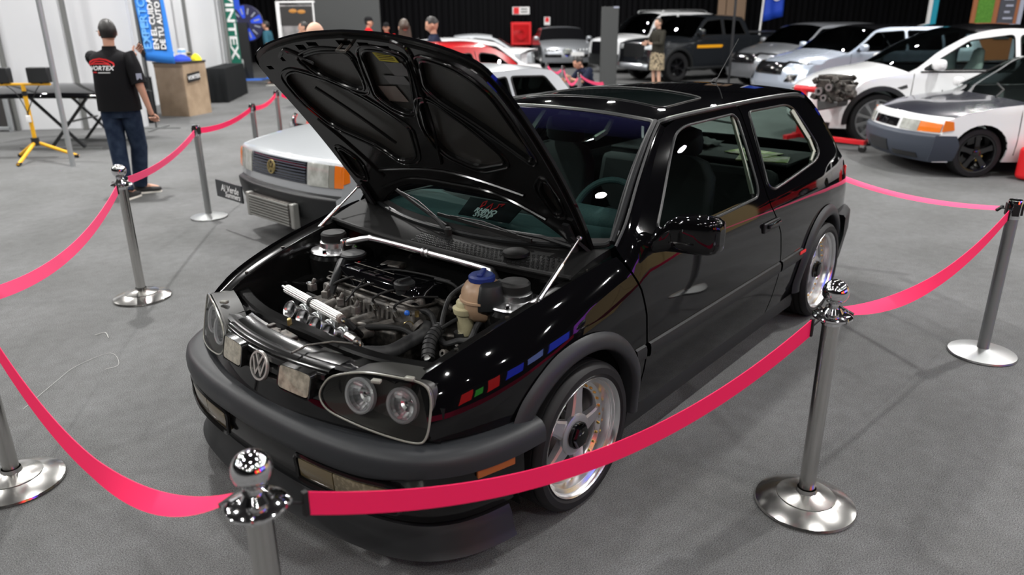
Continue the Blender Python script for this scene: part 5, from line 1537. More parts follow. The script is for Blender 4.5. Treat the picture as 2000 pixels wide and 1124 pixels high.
class Car:
    def __init__(s, name, label, loc, rz, nodes, wmax, paint, zb=0.85, tumble=0.42, tf=0.16, tr=0.12, lf=0.7, lr=0.7, axles=(-0.8, -3.3), wr=0.31, arch_r=None, sill=0.2, zones=None, h=0.09, low=0.05, wheel=None, ends=(0.0, 0.0), inner=True):
        s.root = empty(name, (loc[0], loc[1], 0), rz)
        tag(s.root, label, 'car')
        s.paint = paint; s.h = h
        s.nodes = nodes; s.L = -min(n[0] for n in nodes)
        s.wmax, s.zb, s.tum, s.tf, s.tr, s.lf, s.lr, s.sill, s.low = wmax, zb, tumble, tf, tr, lf, lr, sill, low
        t = np.arange(len(nodes), dtype=float)
        s.fx = pchip(t, [n[0] for n in nodes]); s.fz = pchip(t, [n[1] for n in nodes]); s.fb = pchip(t, [n[2] for n in nodes]); s.fd = pchip(t, [n[3] for n in nodes])
        s.zones = {}
        n = len(nodes)
        # ribbon over the car, cut into zones
        i = 0
        while i < n-1:
            z = nodes[i][4]; j = i+1
            while j < n-1 and nodes[j][4] == z: j += 1
            if z in s.zones: z = z + '_'
            s.zones[z] = (i, j)
            i = j
        s.part = {}
        s.axles, s.wr = axles, wr
        s.arch_r = arch_r or wr*1.16
    def ys(s, x, z):
        x = np.asarray(x, float); z = np.asarray(z, float)
        w = s.wmax - s.tf*np.clip((x+s.lf)/s.lf, 0, 1)**2.6 - s.tr*np.clip((-s.L+s.lr-x)/s.lr, 0, 1)**2.6
        k = np.maximum(0, z-s.zb+0.06)
        w = w - s.tum*np.where(k < 0.12, k*k/0.24, k-0.06)
        w = w - s.low*np.clip((0.5-z)/0.3, 0, 1.2)**2
        return w
    def rib(s, u, t):
        x = s.fx(t) - s.fb(t)*np.abs(u)**2.6
        z = s.fz(t) - s.fd(t)*np.abs(u)**2.4
        xe = s.fx(t) - s.fb(t); ze = s.fz(t) - s.fd(t)
        return np.stack([x, u*s.ys(xe, ze), z], 1)
    def body(s, mats, k=5, nu=17):
        for z, (i, j) in s.zones.items():
            rows = []
            us = np.linspace(-1, 1, nu); us = np.sign(us)*np.abs(us)**0.8
            for t in np.linspace(i, j, k*(j-i)+1):
                rows.append([tuple(p) for p in s.rib(us, np.full(nu, t))])
            mt = mats.get(z.rstrip('_'), s.paint)
            if mt is None: continue
            s.part[z] = MB().grid(rows).build(NAMES.get(z.rstrip('_'), z.rstrip('_')), mt, s.root, angle=40)
    def patch(s, name, poly, mt, off=0.006, par=None, h=0.05, yt=True, depth=0.008):
        """poly in (y, t) on the ribbon"""
        def lf(y, t):
            xe = s.fx(t)-s.fb(t); ze = s.fz(t)-s.fd(t)
            u = np.clip(y/s.ys(xe, ze), -1.05, 1.05)
            return s.rib(u, t)
        e = 1e-3
        def lift(y, t):
            P = lf(y, t)
            A = lf(y+e, t)-lf(y-e, t); B = lf(y, t+e)-lf(y, t-e)
            N = np.cross(B, A); N /= np.maximum(np.linalg.norm(N, axis=1)[:, None], 1e-9)
            return P - N*off
        # outward is +x at the nose, up on the bonnet: orientation from the middle of the patch
        c = np.array(poly).mean(0)
        return panel(name, poly, lift, mt, par or s.root, h=h, depth=depth, flip=False)
    def sides(s, windows=(), glass=None, door_lines=(), n_edge=None, cladding=None, arch_mat=None):
        n = len(s.nodes)
        ts = np.linspace(0, n-1, (n-1)*4+1)
        top = [(float(s.fx(t)-s.fb(t)), float(s.fz(t)-s.fd(t))) for t in ts]
        bot = [(top[-1][0], s.sill)]
        for ax in s.axles[::-1]:
            r = s.arch_r
            dz = s.sill - s.wr
            a = math.degrees(math.asin(max(-1, min(1, dz/r))))
            bot += [(ax + r*math.cos(R(180-a-(180-2*a)*i/16)), s.wr + r*math.sin(R(180-a-(180-2*a)*i/16))) for i in range(17)]
        bot += [(top[0][0], s.sill)]
        poly = top + bot
        # drop doubled points
        out = [poly[0]]
        for p in poly[1:]:
            if math.hypot(p[0]-out[-1][0], p[1]-out[-1][1]) > 0.004: out.append(p)
        if math.hypot(out[0][0]-out[-1][0], out[0][1]-out[-1][1]) < 0.004: out.pop()
        for sg in (1, -1):
            L = lambda x, z, sg=sg: np.stack([x, sg*s.ys(x, z), z], 1)
            o = panel('side_panel', out, L, s.paint, s.root, list(windows), s.h, 0.02, flip=(sg > 0))
            for w in windows:
                panel('side_window', w, lambda x, z, sg=sg: np.stack([x, sg*(s.ys(x, z)-0.012), z], 1), glass or M['dark_glass'], o, h=0.15, edge=False, flip=(sg > 0))
                ring_on(w, L, 0.010, 0, 5).build('window_frame', M['rubber'], o)
            for dlp in door_lines:
                P = np.array(catmull(dlp, 4)); P3 = L(P[:, 0], P[:, 1])
                MB().tube([tuple(p) for p in P3], 0.005, 5).build('door_gap', M['rubber'], o)
            for ax in s.axles:
                rows = []
                for a in np.linspace(-15, 195, 22):
                    x, z = ax + s.arch_r*math.cos(R(a)), s.wr + s.arch_r*math.sin(R(a))
                    yy = float(s.ys(x, z))
                    rows.append([(x, sg*(yy-0.004), z), (x, sg*(yy-0.30), z)])
                MB().grid(rows).build('wheel_housing', M['rubber'], o)
                if arch_mat:
                    rows = []
                    for a in np.linspace(-8, 188, 24):
                        ring = []
                        for rr, of in ((s.arch_r*1.16, 0.003), (s.arch_r*1.13, 0.014), (s.arch_r*1.0, 0.016), (s.arch_r*0.985, -0.03)):
                            x, z = ax + rr*math.cos(R(a)), s.wr + rr*math.sin(R(a))
                            ring.append((x, sg*(float(s.ys(x, z))+of), z))
                        rows.append(ring)
                    MB().grid(rows).build('arch_cladding', arch_mat, o)
    def wheels(s, rimmat, spokes=5, w=0.2, rim=0.66, inset=0.03, cap=None):
        for ax in s.axles:
            for sg in (1, -1):
                y = float(s.ys(ax, s.wr)) - inset
                simple_wheel(s.root, (ax, sg*y, s.wr), s.wr, w, sg, rimmat, spokes, rim, cap=cap)
    def under(s):
        MB().box((-s.L/2, 0, s.sill+0.06), (s.L*0.9, (s.wmax-0.28)*2, 0.12)).build('underbody', M['rubber'], s.root, smooth=False)
    def mirror(s, x, z, size=(0.09, 0.17, 0.12), mt=None, out=0.02):
        for sg in (1, -1):
            y = float(s.ys(x, z)) + size[1]/2 + out
            rows = []
            for q, k in ((-0.5, 0.35), (-0.38, 0.85), (-0.1, 1.0), (0.3, 0.95), (0.45, 0.7), (0.5, 0.3)):
                ring = []
                for a in np.linspace(0, 2*PI, 14, endpoint=False):
                    ca, sa = math.cos(a), math.sin(a)
                    ring.append((x + size[0]*0.5*k*math.copysign(abs(ca)**.7, ca), sg*(y+q*size[1]), z + size[2]*0.5*k*math.copysign(abs(sa)**.7, sa)))
                rows.append(ring)
            mb = MB().grid(rows, cv=True); mb.add(rows[0], [tuple(range(14))]); mb.add(rows[-1], [tuple(range(14))])
            mb.bar((x, sg*(y-size[1]*0.7), z-size[2]*0.4), (x, sg*(y-size[1]*0.2), z-size[2]*0.2), 0.05, 0.03)
            mb.build('door_mirror', mt or s.paint, s.root, angle=50)
    def seats(s, x, mt, z=0.5, yy=0.36, top=1.08):
        for y in (yy, -yy):
            mb = MB(); rows = []
            for (cx, cz, hw, th) in ((0.0, z, 0.23, 0.06), (-0.06, z+0.2, 0.24, 0.075), (-0.14, top-0.18, 0.23, 0.07), (-0.18, top-0.04, 0.14, 0.06), (-0.19, top+0.10, 0.11, 0.05), (-0.20, top+0.14, 0.05, 0.02)):
                rows.append([(x+cx+th*math.sin(t), y+hw*math.copysign(abs(math.cos(t))**0.6, math.cos(t)), cz) for t in np.linspace(0, 2*PI, 16, endpoint=False)])
            mb.grid(rows, cv=True); mb.build('seat', mt, s.root, angle=60)


NAMES = {'hood': 'bonnet', 'screen': 'windscreen', 'rear_screen': 'rear_window', 'front': 'front_face', 'bumper': 'front_bumper', 'rear': 'tail_panel', 'rbumper': 'rear_bumper', 'boot': 'boot_lid'}


def P_(name, col, rough=0.25, metal=0.0, coat=0.8, **k): 
    M[name] = mat(name, col, rough, metal, coat=coat, **k); return M[name]
P_('silver_white_paint', (0.40, 0.42, 0.44), 0.32, 0.2)
P_('red_paint', (0.55, 0.008, 0.012), 0.18)
P_('pure_white_paint', (0.80, 0.81, 0.82), 0.22)
P_('silver_paint', (0.42, 0.44, 0.47), 0.28, 0.6)
P_('blue_silver_paint', (0.50, 0.56, 0.66), 0.25, 0.5)
P_('grey_paint', (0.24, 0.25, 0.27), 0.28, 0.6)
P_('dark_grey_paint', (0.012, 0.014, 0.017), 0.22)
P_('carbon', (0.022, 0.023, 0.034), 0.22)
M['glossy_black'] = mat('glossy_black', (0.006, 0.006, 0.007), 0.12, coat=0.8)
M['clear_lamp'] = mat('pale_headlamp', (0.50, 0.51, 0.48), 0.16, spec=0.6, coat=0.8, noise=(14, (0.32, 0.33, 0.30), 0.35, 0.65))
M['led_lamp'] = mat('bright_headlamp', (0.75, 0.78, 0.80), 0.15, coat=0.8)
M['dull_bumper'] = mat('faded_bumper', (0.045, 0.055, 0.075), 0.5)
M['white_seat'] = mat('pale_seat', (0.55, 0.60, 0.58), 0.6)

# ---------------------------------------------------------------- silver hatchback left of the black one
g = Car('hatchback_car', 'silver-white square hatchback with barred grille and amber corner lamp', (-0.05, -3.07), R(-3),
        [(-0.03, 0.20, 0.10, 0.0, 'bumper'), (0.02, 0.33, 0.10, 0.0, 'bumper'), (0.035, 0.46, 0.10, 0.0, 'bumper'), (-0.015, 0.49, 0.10, 0.0, 'front'), (-0.02, 0.56, 0.10, 0.0, 'front'), (-0.045, 0.715, 0.10, 0.0, 'front'), (-0.07, 0.742, 0.10, 0.005, 'hood'), (-0.16, 0.762, 0.06, 0.012, 'hood'),
         (-0.62, 0.835, 0.01, 0.02, 'hood'), (-1.02, 0.885, 0.06, 0.02, 'screen'), (-1.30, 1.09, 0.05, 0.025, 'screen'), (-1.58, 1.275, 0.03, 0.03, 'roof'), (-1.75, 1.312, 0.0, 0.035, 'roof'), (-2.3, 1.325, 0.0, 0.035, 'roof'), (-2.70, 1.295, 0.0, 0.035, 'rear_screen'), (-3.05, 0.93, -0.04, 0.02, 'boot'), (-3.20, 0.86, -0.06, 0.01, 'rear'), (-3.26, 0.5, -0.06, 0.0, 'rbumper'), (-3.30, 0.42, -0.06, 0, 'rbumper'), (-3.25, 0.2, -0.06, 0, 'rbumper')],
        0.765, M['silver_white_paint'], zb=0.80, tumble=0.40, tf=0.04, tr=0.05, lf=0.5, lr=0.6, axles=(-0.72, -2.72), wr=0.285, sill=0.17, h=0.09)
g.body({'bumper': M['black_plastic'], 'screen': M['dark_glass'], 'rear_screen': M['side_glass'], 'rbumper': M['black_plastic']}, k=5, nu=25)
wins = [round_poly([(-1.20, 0.86), (-1.62, 1.20), (-2.06, 1.235), (-2.06, 0.87)], 0.03), round_poly([(-2.12, 0.87), (-2.12, 1.235), (-2.58, 1.215), (-2.74, 1.02), (-2.72, 0.89)], 0.04)]
g.sides(wins, M['side_glass'], [[(-1.06, 0.25), (-1.04, 0.80)], [(-2.09, 0.25), (-2.09, 0.85)]])
g.wheels(M['alloy'], 5); g.under(); g.mirror(-1.18, 0.90, mt=M['black_plastic'])
g.seats(-1.9, M['cloth_black'])
g.patch('sunroof', round_poly([(-0.33, 12.05), (0.33, 12.05), (0.33, 12.75), (-0.33, 12.75)], 0.06), M['roof_glass'], -0.008, h=0.1)
# nose details in (y, t): t runs 3..6 over the front face
gt = g.patch('grille_panel', [(-0.40, 3.9), (0.40, 3.9), (0.40, 5.0), (-0.40, 5.0)], M['glossy_black'], 0.004)
for k in range(9):
    z = 3.98 + 0.118*k
    g.patch('grille_bar', [(-0.395, z), (0.395, z), (0.395, z+0.05), (-0.395, z+0.05)], M['dull_bumper'], 0.014, gt, h=0.2, depth=0.012)
for sg in (1, -1):
    def mm(p): return [(sg*a, b) for a, b in p] if sg > 0 else [(sg*a, b) for a, b in p][::-1]
    hl_ = g.patch('headlight', mm(round_poly([(0.42, 3.86), (0.635, 3.86), (0.635, 4.98), (0.42, 5.0)], 0.04)), M['clear_lamp'], 0.012)
    g.patch('indicator_clear', mm([(0.640, 3.86), (0.688, 3.86), (0.688, 4.96), (0.640, 4.98)]), M['lens_rim'], 0.012)
    g.patch('indicator', mm([(0.690, 3.88), (0.765, 3.92), (0.765, 4.90), (0.690, 4.96)]), M['amber'], 0.012)
    # amber wrap on the wing
    L = lambda x, z, sg=sg: np.stack([x, sg*(g.ys(x, z)+0.006), z], 1)
    panel('indicator_side', [(-0.108, 0.57), (-0.19, 0.585), (-0.19, 0.69), (-0.125, 0.70)], L, M['amber'], g.root, h=0.05, depth=0.006, flip=(sg > 0))
bd = g.rib(np.array([-0.08]), np.array([4.45]))[0]
fmx = frame_m((bd[0]+0.016, bd[1], bd[2]), (0, 1, 0), (-0.1, 0, 1))
M['dull_gold'] = mat('dull_gold_badge', (0.36, 0.29, 0.12), 0.4, 0.6)
b2 = empty('badge', (0, 0, 0), 0, g.root)
MB().lathe([(0.046, 0.0), (0.046, 0.006), (0.056, 0.006), (0.058, -0.004)], 28, fmx).build('badge_ring', M['dull_gold'], b2)
for pts in ([(-0.024, 0.042), (0, 0.004), (0.024, 0.042)], [(-0.042, 0.024), (-0.018, -0.036), (0.0, -0.004), (0.018, -0.036), (0.042, 0.024)]):
    mb = MB(); stroke(mb, pts, 0.010, fmx, 0.0, 0.005); mb.build('badge_letter', M['dull_gold'], b2, smooth=False)
# plate and intercooler hung under the bumper
M['plate_dark'] = mat('dark_plate', (0.02, 0.022, 0.026), 0.3)
pl_ = MB().box((0.075, -0.66, 0.36), (0.014, 0.46, 0.15)).build('number_plate', M['plate_dark'], g.root, bevel=0.004)
text_mesh('plate_script', 'Al Verde', M['white_print'], 0.085, pl_, frame_m((0.0835, -0.64, 0.375), (0, 1, 0), (0, 0, 1)), 0.0005, 0.001, 0.3)
mb = MB(); mb.box((0.0, 0, 0), (0.004, 0.30, 0.012)); 
for k in range(1):
    text_mesh('plate_script', 'Summers', M['white_print'], 0.07, pl_, frame_m((0.0835, -0.60, 0.325), (0, 1, 0), (0, 0, 1)), 0.0005, 0.001, 0.3)
ic = MB().box((0.045, -0.02, 0.30), (0.05, 0.66, 0.19)).build('intercooler', M['alu_dull'] if 'alu_dull' in M else M['dark_metal'], g.root, bevel=0.01)
M['cooler_fin'] = mat('cooler_fin', (0.33, 0.33, 0.31), 0.45, 0.6)
for k in range(8):
    MB().box((0.074, -0.02, 0.222 + 0.0225*k), (0.012, 0.60, 0.012)).build('cooler_fin', M['cooler_fin'], ic, smooth=False)
for y in (-0.36, 0.32): MB().box((0.045, y, 0.30), (0.06, 0.05, 0.20)).build('cooler_tank', M['cooler_fin'], ic, bevel=0.01)
MB().box((-0.28, 0.0, 0.79), (0.001, 0.001, 0.001)) if False else None

# ---------------------------------------------------------------- red dome-roofed beetle-shaped car
b = Car('beetle_car', 'red dome-roofed classic car with chrome headlamps behind the silver hatchback', (-2.32, -5.70), R(-4),
        [(-0.22, 0.32, 0.20, 0.0, 'front'), (-0.20, 0.50, 0.22, 0.02, 'hood'), (-0.34, 0.74, 0.20, 0.05, 'hood'), (-0.75, 0.93, 0.10, 0.10, 'hood'), (-1.22, 1.00, 0.10, 0.06, 'screen'), (-1.34, 1.20, 0.08, 0.05, 'screen'), (-1.46, 1.35, 0.05, 0.05, 'roof'), (-1.9, 1.44, 0.0, 0.06, 'roof'), (-2.45, 1.44, 0.0, 0.07, 'roof'), (-2.85, 1.34, -0.04, 0.08, 'rear_screen'), (-3.15, 1.16, -0.08, 0.08, 'boot'), (-3.55, 0.88, -0.15, 0.08, 'boot'), (-3.85, 0.55, -0.20, 0.04, 'rear'), (-3.92, 0.34, -0.20, 0.0, 'rear')],
        0.64, M['red_paint'], zb=0.9, tumble=0.30, tf=0.28, tr=0.28, lf=1.3, lr=1.3, axles=(-0.80, -3.20), wr=0.31, arch_r=0.34, sill=0.22, h=0.10)
b.body({'screen': M['dark_glass'], 'rear_screen': M['dark_glass']})
b.sides([round_poly([(-1.46, 1.0), (-1.62, 1.26), (-2.18, 1.30), (-2.18, 1.0)], 0.07), round_poly([(-2.30, 1.0), (-2.30, 1.30), (-2.62, 1.26), (-2.92, 1.06), (-2.90, 1.0)], 0.08)], M['dark_glass'], [[(-1.40, 0.3), (-1.40, 0.98)], [(-2.24, 0.3), (-2.24, 1.32)]])
b.wheels(M['chrome'], 8, inset=-0.10)
b.under()
for ax, sx in ((-0.80, 1), (-3.20, -1)):
    for sg in (1, -1):
        rows = []
        for a in np.linspace(-25, 205, 26):
            ring = []
            for k, (rr, y) in enumerate(((0.50, 0.44), (0.50, 0.60), (0.475, 0.72), (0.42, 0.79), (0.36, 0.80), (0.345, 0.77))):
                e = 1.0 + 0.10*math.cos(R(a))*sx
                ring.append((ax + rr*e*math.cos(R(a)), sg*y, 0.31 + rr*0.98*math.sin(R(a))))
            rows.append(ring)
        MB().grid(rows).build('wing', M['red_paint'], b.root, angle=60)
for sg in (1, -1):
    hb = MB().lathe([(0.0, 0.0), (0.085, 0.0), (0.10, -0.01), (0.09, -0.10), (0.03, -0.2)], 20, Matrix.Translation((-0.36, sg*0.60, 0.70)) @ Matrix.Rotation(PI/2-0.25, 4, 'Y')).build('headlight', M['red_paint'], b.root)
    MB().lathe([(0.085, -0.004), (0.10, 0.004), (0.108, -0.012), (0.104, -0.02)], 24, Matrix.Translation((-0.36, sg*0.60, 0.70)) @ Matrix.Rotation(PI/2-0.25, 4, 'Y')).build('headlight_ring', M['chrome'], hb)
    MB().lathe([(0.0, 0.02), (0.05, 0.014), (0.085, 0.0)], 20, Matrix.Translation((-0.36, sg*0.60, 0.70)) @ Matrix.Rotation(PI/2-0.25, 4, 'Y')).build('headlight_lens', M['clear_lamp'], hb)
    MB().tube([(-0.02, sg*0.45, 0.32), (0.02, sg*0.45, 0.42), (0.02, sg*0.45, 0.56), (-0.02, sg*0.45, 0.62)], 0.025, 8).build('overrider', M['chrome'], b.root)
    MB().box((-2.0, sg*0.70, 0.24), (1.6, 0.18, 0.03)).build('running_board', M['rubber'], b.root, bevel=0.008)
for xo, sgn in ((0.0, 1), (-4.05, -1)):
    pth = catmull([(xo-sgn*0.22, -0.80, 0.44), (xo-sgn*0.03, -0.60, 0.44), (xo, 0.0, 0.44), (xo-sgn*0.03, 0.60, 0.44), (xo-sgn*0.22, 0.80, 0.44)], 6)
    rows = [[(p[0]+o*sgn, p[1], p[2]+z) for o, z in ((-0.01, -0.06), (0.02, -0.045), (0.03, 0.0), (0.02, 0.045), (-0.01, 0.06))] for p in pth]
    MB().grid(rows).build('bumper_blade', M['chrome'], b.root)

# ---------------------------------------------------------------- white coupe with a rear wing behind the red one
def coupe(name, label, loc, rz, paint, spoiler, sc=1.0, h=1.30):
    c = Car(name, label, loc, rz,
            [(-0.05, 0.20, 0.12, 0, 'bumper'), (0.0, 0.42, 0.14, 0, 'front'), (-0.04, 0.60, 0.16, 0.01, 'front'), (-0.14, 0.68, 0.16, 0.03, 'hood'), (-0.7, 0.80, 0.04, 0.04, 'hood'), (-1.15, 0.87, 0.08, 0.04, 'screen'), (-1.55, 1.10, 0.06, 0.04, 'screen'), (-1.95, h-0.04, 0.03, 0.05, 'roof'), (-2.5, h, 0, 0.05, 'roof'), (-3.0, h-0.04, 0, 0.05, 'rear_screen'), (-3.65, 0.97, -0.04, 0.03, 'boot'), (-4.10, 0.93, -0.08, 0.02, 'rear'), (-4.20, 0.5, -0.10, 0, 'rear'), (-4.15, 0.22, -0.1, 0, 'rear')],
            0.86, paint, zb=0.82, tumble=0.45, tf=0.12, tr=0.12, axles=(-0.85, -3.35), wr=0.31, sill=0.2, h=0.12)
    c.body({'screen': M['dark_glass'], 'rear_screen': M['dark_glass']})
    c.sides([round_poly([(-1.45, 0.90), (-1.95, h-0.13), (-2.40, h-0.10), (-2.40, 0.90)], 0.05), round_poly([(-2.48, 0.90), (-2.48, h-0.10), (-3.0, h-0.16), (-3.42, 0.95)], 0.05)], M['dark_glass'], [[(-1.3, 0.3), (-1.28, 0.85)], [(-2.44, 0.3), (-2.44, 0.86)]])
    c.wheels(M['alloy'], 5); c.under(); c.mirror(-1.42, 0.93)
    for sg in (1, -1):
        p = [(sg*0.38, 1.2), (sg*0.66, 1.2), (sg*0.66, 1.9), (sg*0.38, 1.8)]
        c.patch('headlight', p if sg > 0 else p[::-1], M['clear_lamp'])
    c.patch('grille', [(-0.3, 1.3), (0.3, 1.3), (0.3, 1.8), (-0.3, 1.8)], M['glossy_black'])
    if spoiler:
        rows = [[(-3.55, y, 1.12+0.02*math.cos(y*2)), (-3.75, y, 1.18), (-4.0, y, 1.20), (-4.0, y, 1.17), (-3.7, y, 1.12)] for y in np.linspace(-0.72, 0.72, 13)]
        MB().grid(rows, cv=True).build('rear_wing', paint, c.root)
        for sg in (1, -1): MB().box((-3.80, sg*0.55, 1.05), (0.16, 0.03, 0.26)).build('wing_post', paint, c.root, bevel=0.005)
    return c
coupe('coupe_car', 'white coupe with a tall rear wing standing behind the red dome-roofed car', (-4.36, -8.04), R(-6), M['pure_white_paint'], True, h=1.42)
coupe('coupe_car', 'pale coupe with dark windows furthest back behind the man in navy', hall(-3.5, 22.0)[:2], R(-48), M['silver_white_paint'], False, h=1.34)

# ---------------------------------------------------------------- row of cars along the curtain
def suv(name, label, loc, rz, paint, h=1.66, L=4.45, wmax=0.92, roofmat=None, lamp='led_lamp', clad=None, grille=True, hz=1.0, rails=True, pillar=True, tail=None, zf=0.0, slope=0.0):
    s = L/4.45
    c = Car(name, label, loc, rz,
            [(-0.08, 0.25, 0.16, 0, 'bumper'), (0.0, 0.45, 0.20, 0, 'bumper'), (0.0, 0.62, 0.22+0.12*slope, 0, 'front'), (-0.04-0.07*slope, 0.86+zf-0.05*slope, 0.22+0.14*slope, 0.01, 'front'), (-0.16-0.14*slope, hz-0.06-0.05*slope, 0.22+0.12*slope, 0.04+0.03*slope, 'hood'), (-0.55*s-0.1*slope, hz+0.02-0.03*slope, 0.06+0.06*slope, 0.06+0.02*slope, 'hood'), (-1.05*s, hz+0.08, 0.10, 0.06, 'screen'), (-1.42*s, h-0.28, 0.08, 0.05, 'screen'), (-1.78*s, h-0.05, 0.04, 0.06, 'roof'), (-2.2*s, h, 0, 0.06, 'roof'), (-3.2*s, h, 0, 0.06, 'roof'), (-3.95*s, h-0.06, -0.03, 0.06, 'rear_screen'), (-4.28*s, hz+0.10, -0.08, 0.03, 'rear'), (-4.42*s, 0.75, -0.12, 0, 'rear'), (-4.45*s, 0.5, -0.12, 0, 'rbumper'), (-4.40*s, 0.27, -0.12, 0, 'rbumper')],
            wmax, paint, zb=hz-0.02, tumble=0.36, tf=0.16, tr=0.12, axles=(-0.88*s, -3.55*s), wr=0.35, sill=0.27, h=0.12)
    c.body({'screen': M['dark_glass'], 'rear_screen': M['dark_glass'], 'roof': roofmat or paint, 'bumper': clad or paint, 'rbumper': clad or paint})
    zt = h-0.16
    c.sides([round_poly([(-1.32*s, hz+0.05), (-1.80*s, zt), (-2.42*s, zt+0.03), (-2.42*s, hz+0.05)], 0.05), round_poly([(-2.50*s, hz+0.05), (-2.50*s, zt+0.03), (-3.25*s, zt+0.02), (-3.25*s, hz+0.05)], 0.04), round_poly([(-3.33*s, hz+0.05), (-3.33*s, zt+0.02), (-3.75*s, zt-0.04), (-3.95*s, hz+0.10)], 0.05)], M['dark_glass'], [[(-1.2*s, 0.35), (-1.22*s, hz)], [(-2.46*s, 0.35), (-2.46*s, hz+0.03)]], arch_mat=clad)
    c.wheels(M['alloy'], 5, rim=0.70); c.under(); c.mirror(-1.42*s, hz+0.12, (0.12, 0.2, 0.15))
    for sg in (1, -1):
        p = [(sg*0.40, 3.30), (sg*0.86, 3.15), (sg*0.86, 3.75), (sg*0.40, 3.75)]
        c.patch('headlight', p if sg > 0 else p[::-1], M[lamp])
        p = [(sg*0.58, 1.1), (sg*0.80, 1.1), (sg*0.80, 2.0), (sg*0.62, 2.0)]
        c.patch('air_duct', p if sg > 0 else p[::-1], M['glossy_black'])
        if rails: MB().tube(catmull([(-1.9*s, sg*(wmax-0.32), h-0.04), (-2.1*s, sg*(wmax-0.32), h+0.03), (-3.4*s, sg*(wmax-0.32), h+0.03), (-3.7*s, sg*(wmax-0.32), h-0.04)], 5), 0.018, 6).build('roof_rail', M['satin_steel'], c.root)
    if grille: c.patch('grille', [(-0.48, 1.9), (0.48, 1.9), (0.52, 3.3), (-0.52, 3.3)], M['glossy_black'])
    return c
suv('suv_car', 'tall white boxy SUV with dark roof panel behind the black pickup', (-18.3, -12.3), R(-22), M['pure_white_paint'], 1.92, 4.75, 0.98, None, 'led_lamp', M['black_plastic'], True, 1.14, zf=0.08)
cs = suv('suv_car', 'grey SUV between the black pickup and the pale blue-silver SUV', (-15.9, -6.3), R(-30), M['grey_paint'], 1.57, 4.5, 0.93, None, 'glossy_black', None, True, 1.0, rails=False, slope=1.0)
cs = suv('suv_car', 'pale blue-silver SUV with black roof and slim headlamps', (-12.6, -4.25), R(-36), M['blue_silver_paint'], 1.56, 4.75, 0.95, M['glossy_black'], 'glossy_black', None, True, 1.0, rails=False, slope=1.0)

def pickup():
    c = Car('pickup_car', 'black double-cab pickup with an orange stripe on its side', (-15.9, -9.55), R(-22),
            [(-0.10, 0.32, 0.12, 0, 'bumper'), (0.0, 0.48, 0.16, 0, 'bumper'), (-0.02, 0.70, 0.18, 0, 'front'), (-0.05, 1.02, 0.18, 0.02, 'front'), (-0.18, 1.10, 0.18, 0.04, 'hood'), (-0.7, 1.17, 0.05, 0.05, 'hood'), (-1.25, 1.22, 0.08, 0.05, 'screen'), (-1.6, 1.52, 0.06, 0.05, 'screen'), (-1.95, 1.75, 0.03, 0.05, 'roof'), (-2.6, 1.80, 0, 0.05, 'roof'), (-3.3, 1.76, 0, 0.05, 'rear_screen'), (-3.55, 1.24, 0, 0.02, 'boot'), (-3.7, 1.22, 0, 0, 'boot'), (-5.2, 1.22, 0, 0, 'rear'), (-5.28, 0.7, 0, 0, 'rear'), (-5.25, 0.4, 0, 0, 'rear')],
            0.96, M['dark_grey_paint'], zb=1.15, tumble=0.34, tf=0.12, tr=0.0, axles=(-0.92, -4.1), wr=0.40, sill=0.38, h=0.13)
    c.body({'screen': M['dark_glass'], 'rear_screen': M['dark_glass']})
    c.sides([round_poly([(-1.5, 1.24), (-1.98, 1.62), (-2.50, 1.66), (-2.50, 1.24)], 0.05), round_poly([(-2.58, 1.24), (-2.58, 1.66), (-3.2, 1.62), (-3.38, 1.24)], 0.05)], M['dark_glass'], [[(-1.4, 0.45), (-1.42, 1.2)], [(-2.54, 0.45), (-2.54, 1.2)], [(-3.55, 0.5), (-3.55, 1.2)]], arch_mat=M['black_plastic'])
    c.wheels(M['glossy_black'], 6, rim=0.62, w=0.26); c.under(); c.mirror(-1.62, 1.32, (0.14, 0.24, 0.2))
    for sg in (1, -1):
        p = [(sg*0.50, 2.55), (sg*0.86, 2.5), (sg*0.88, 3.0), (sg*0.50, 3.05)]
        c.patch('headlight', p if sg > 0 else p[::-1], M['led_lamp'])
        L = lambda x, z, sg=sg: np.stack([x, sg*(c.ys(x, z)+0.01), z], 1)
        panel('orange_stripe', [(-1.55, 0.98), (-2.45, 0.98), (-2.5, 0.96), (-2.45, 0.90), (-1.55, 0.90)], L, M['orange_stripe'], c.root, h=0.2, depth=0.008, flip=(sg > 0))
        MB().box((-2.4, sg*0.96, 0.36), (2.4, 0.16, 0.06)).build('side_step', M['black_plastic'], c.root, bevel=0.01)
    c.patch('grille', [(-0.46, 1.9), (0.46, 1.9), (0.5, 3.0), (-0.5, 3.0)], M['black_plastic'])
    rows = [[(0.03-0.10*(y/0.8)**2, y, 0.34), (0.06-0.10*(y/0.8)**2, y, 0.42), (0.03-0.10*(y/0.8)**2, y, 0.50)] for y in np.linspace(-0.7, 0.7, 9)]
    MB().grid(rows).build('skid_plate', M['silver_paint'], c.root, solid=0.02)
    MB().box((-4.4, 0, 1.28), (1.5, 1.7, 0.05)).build('bed_cover', M['black_plastic'], c.root, bevel=0.02)
    return c
M['orange_stripe'] = mat('orange_stripe', (0.80, 0.36, 0.01), 0.4)
pickup()

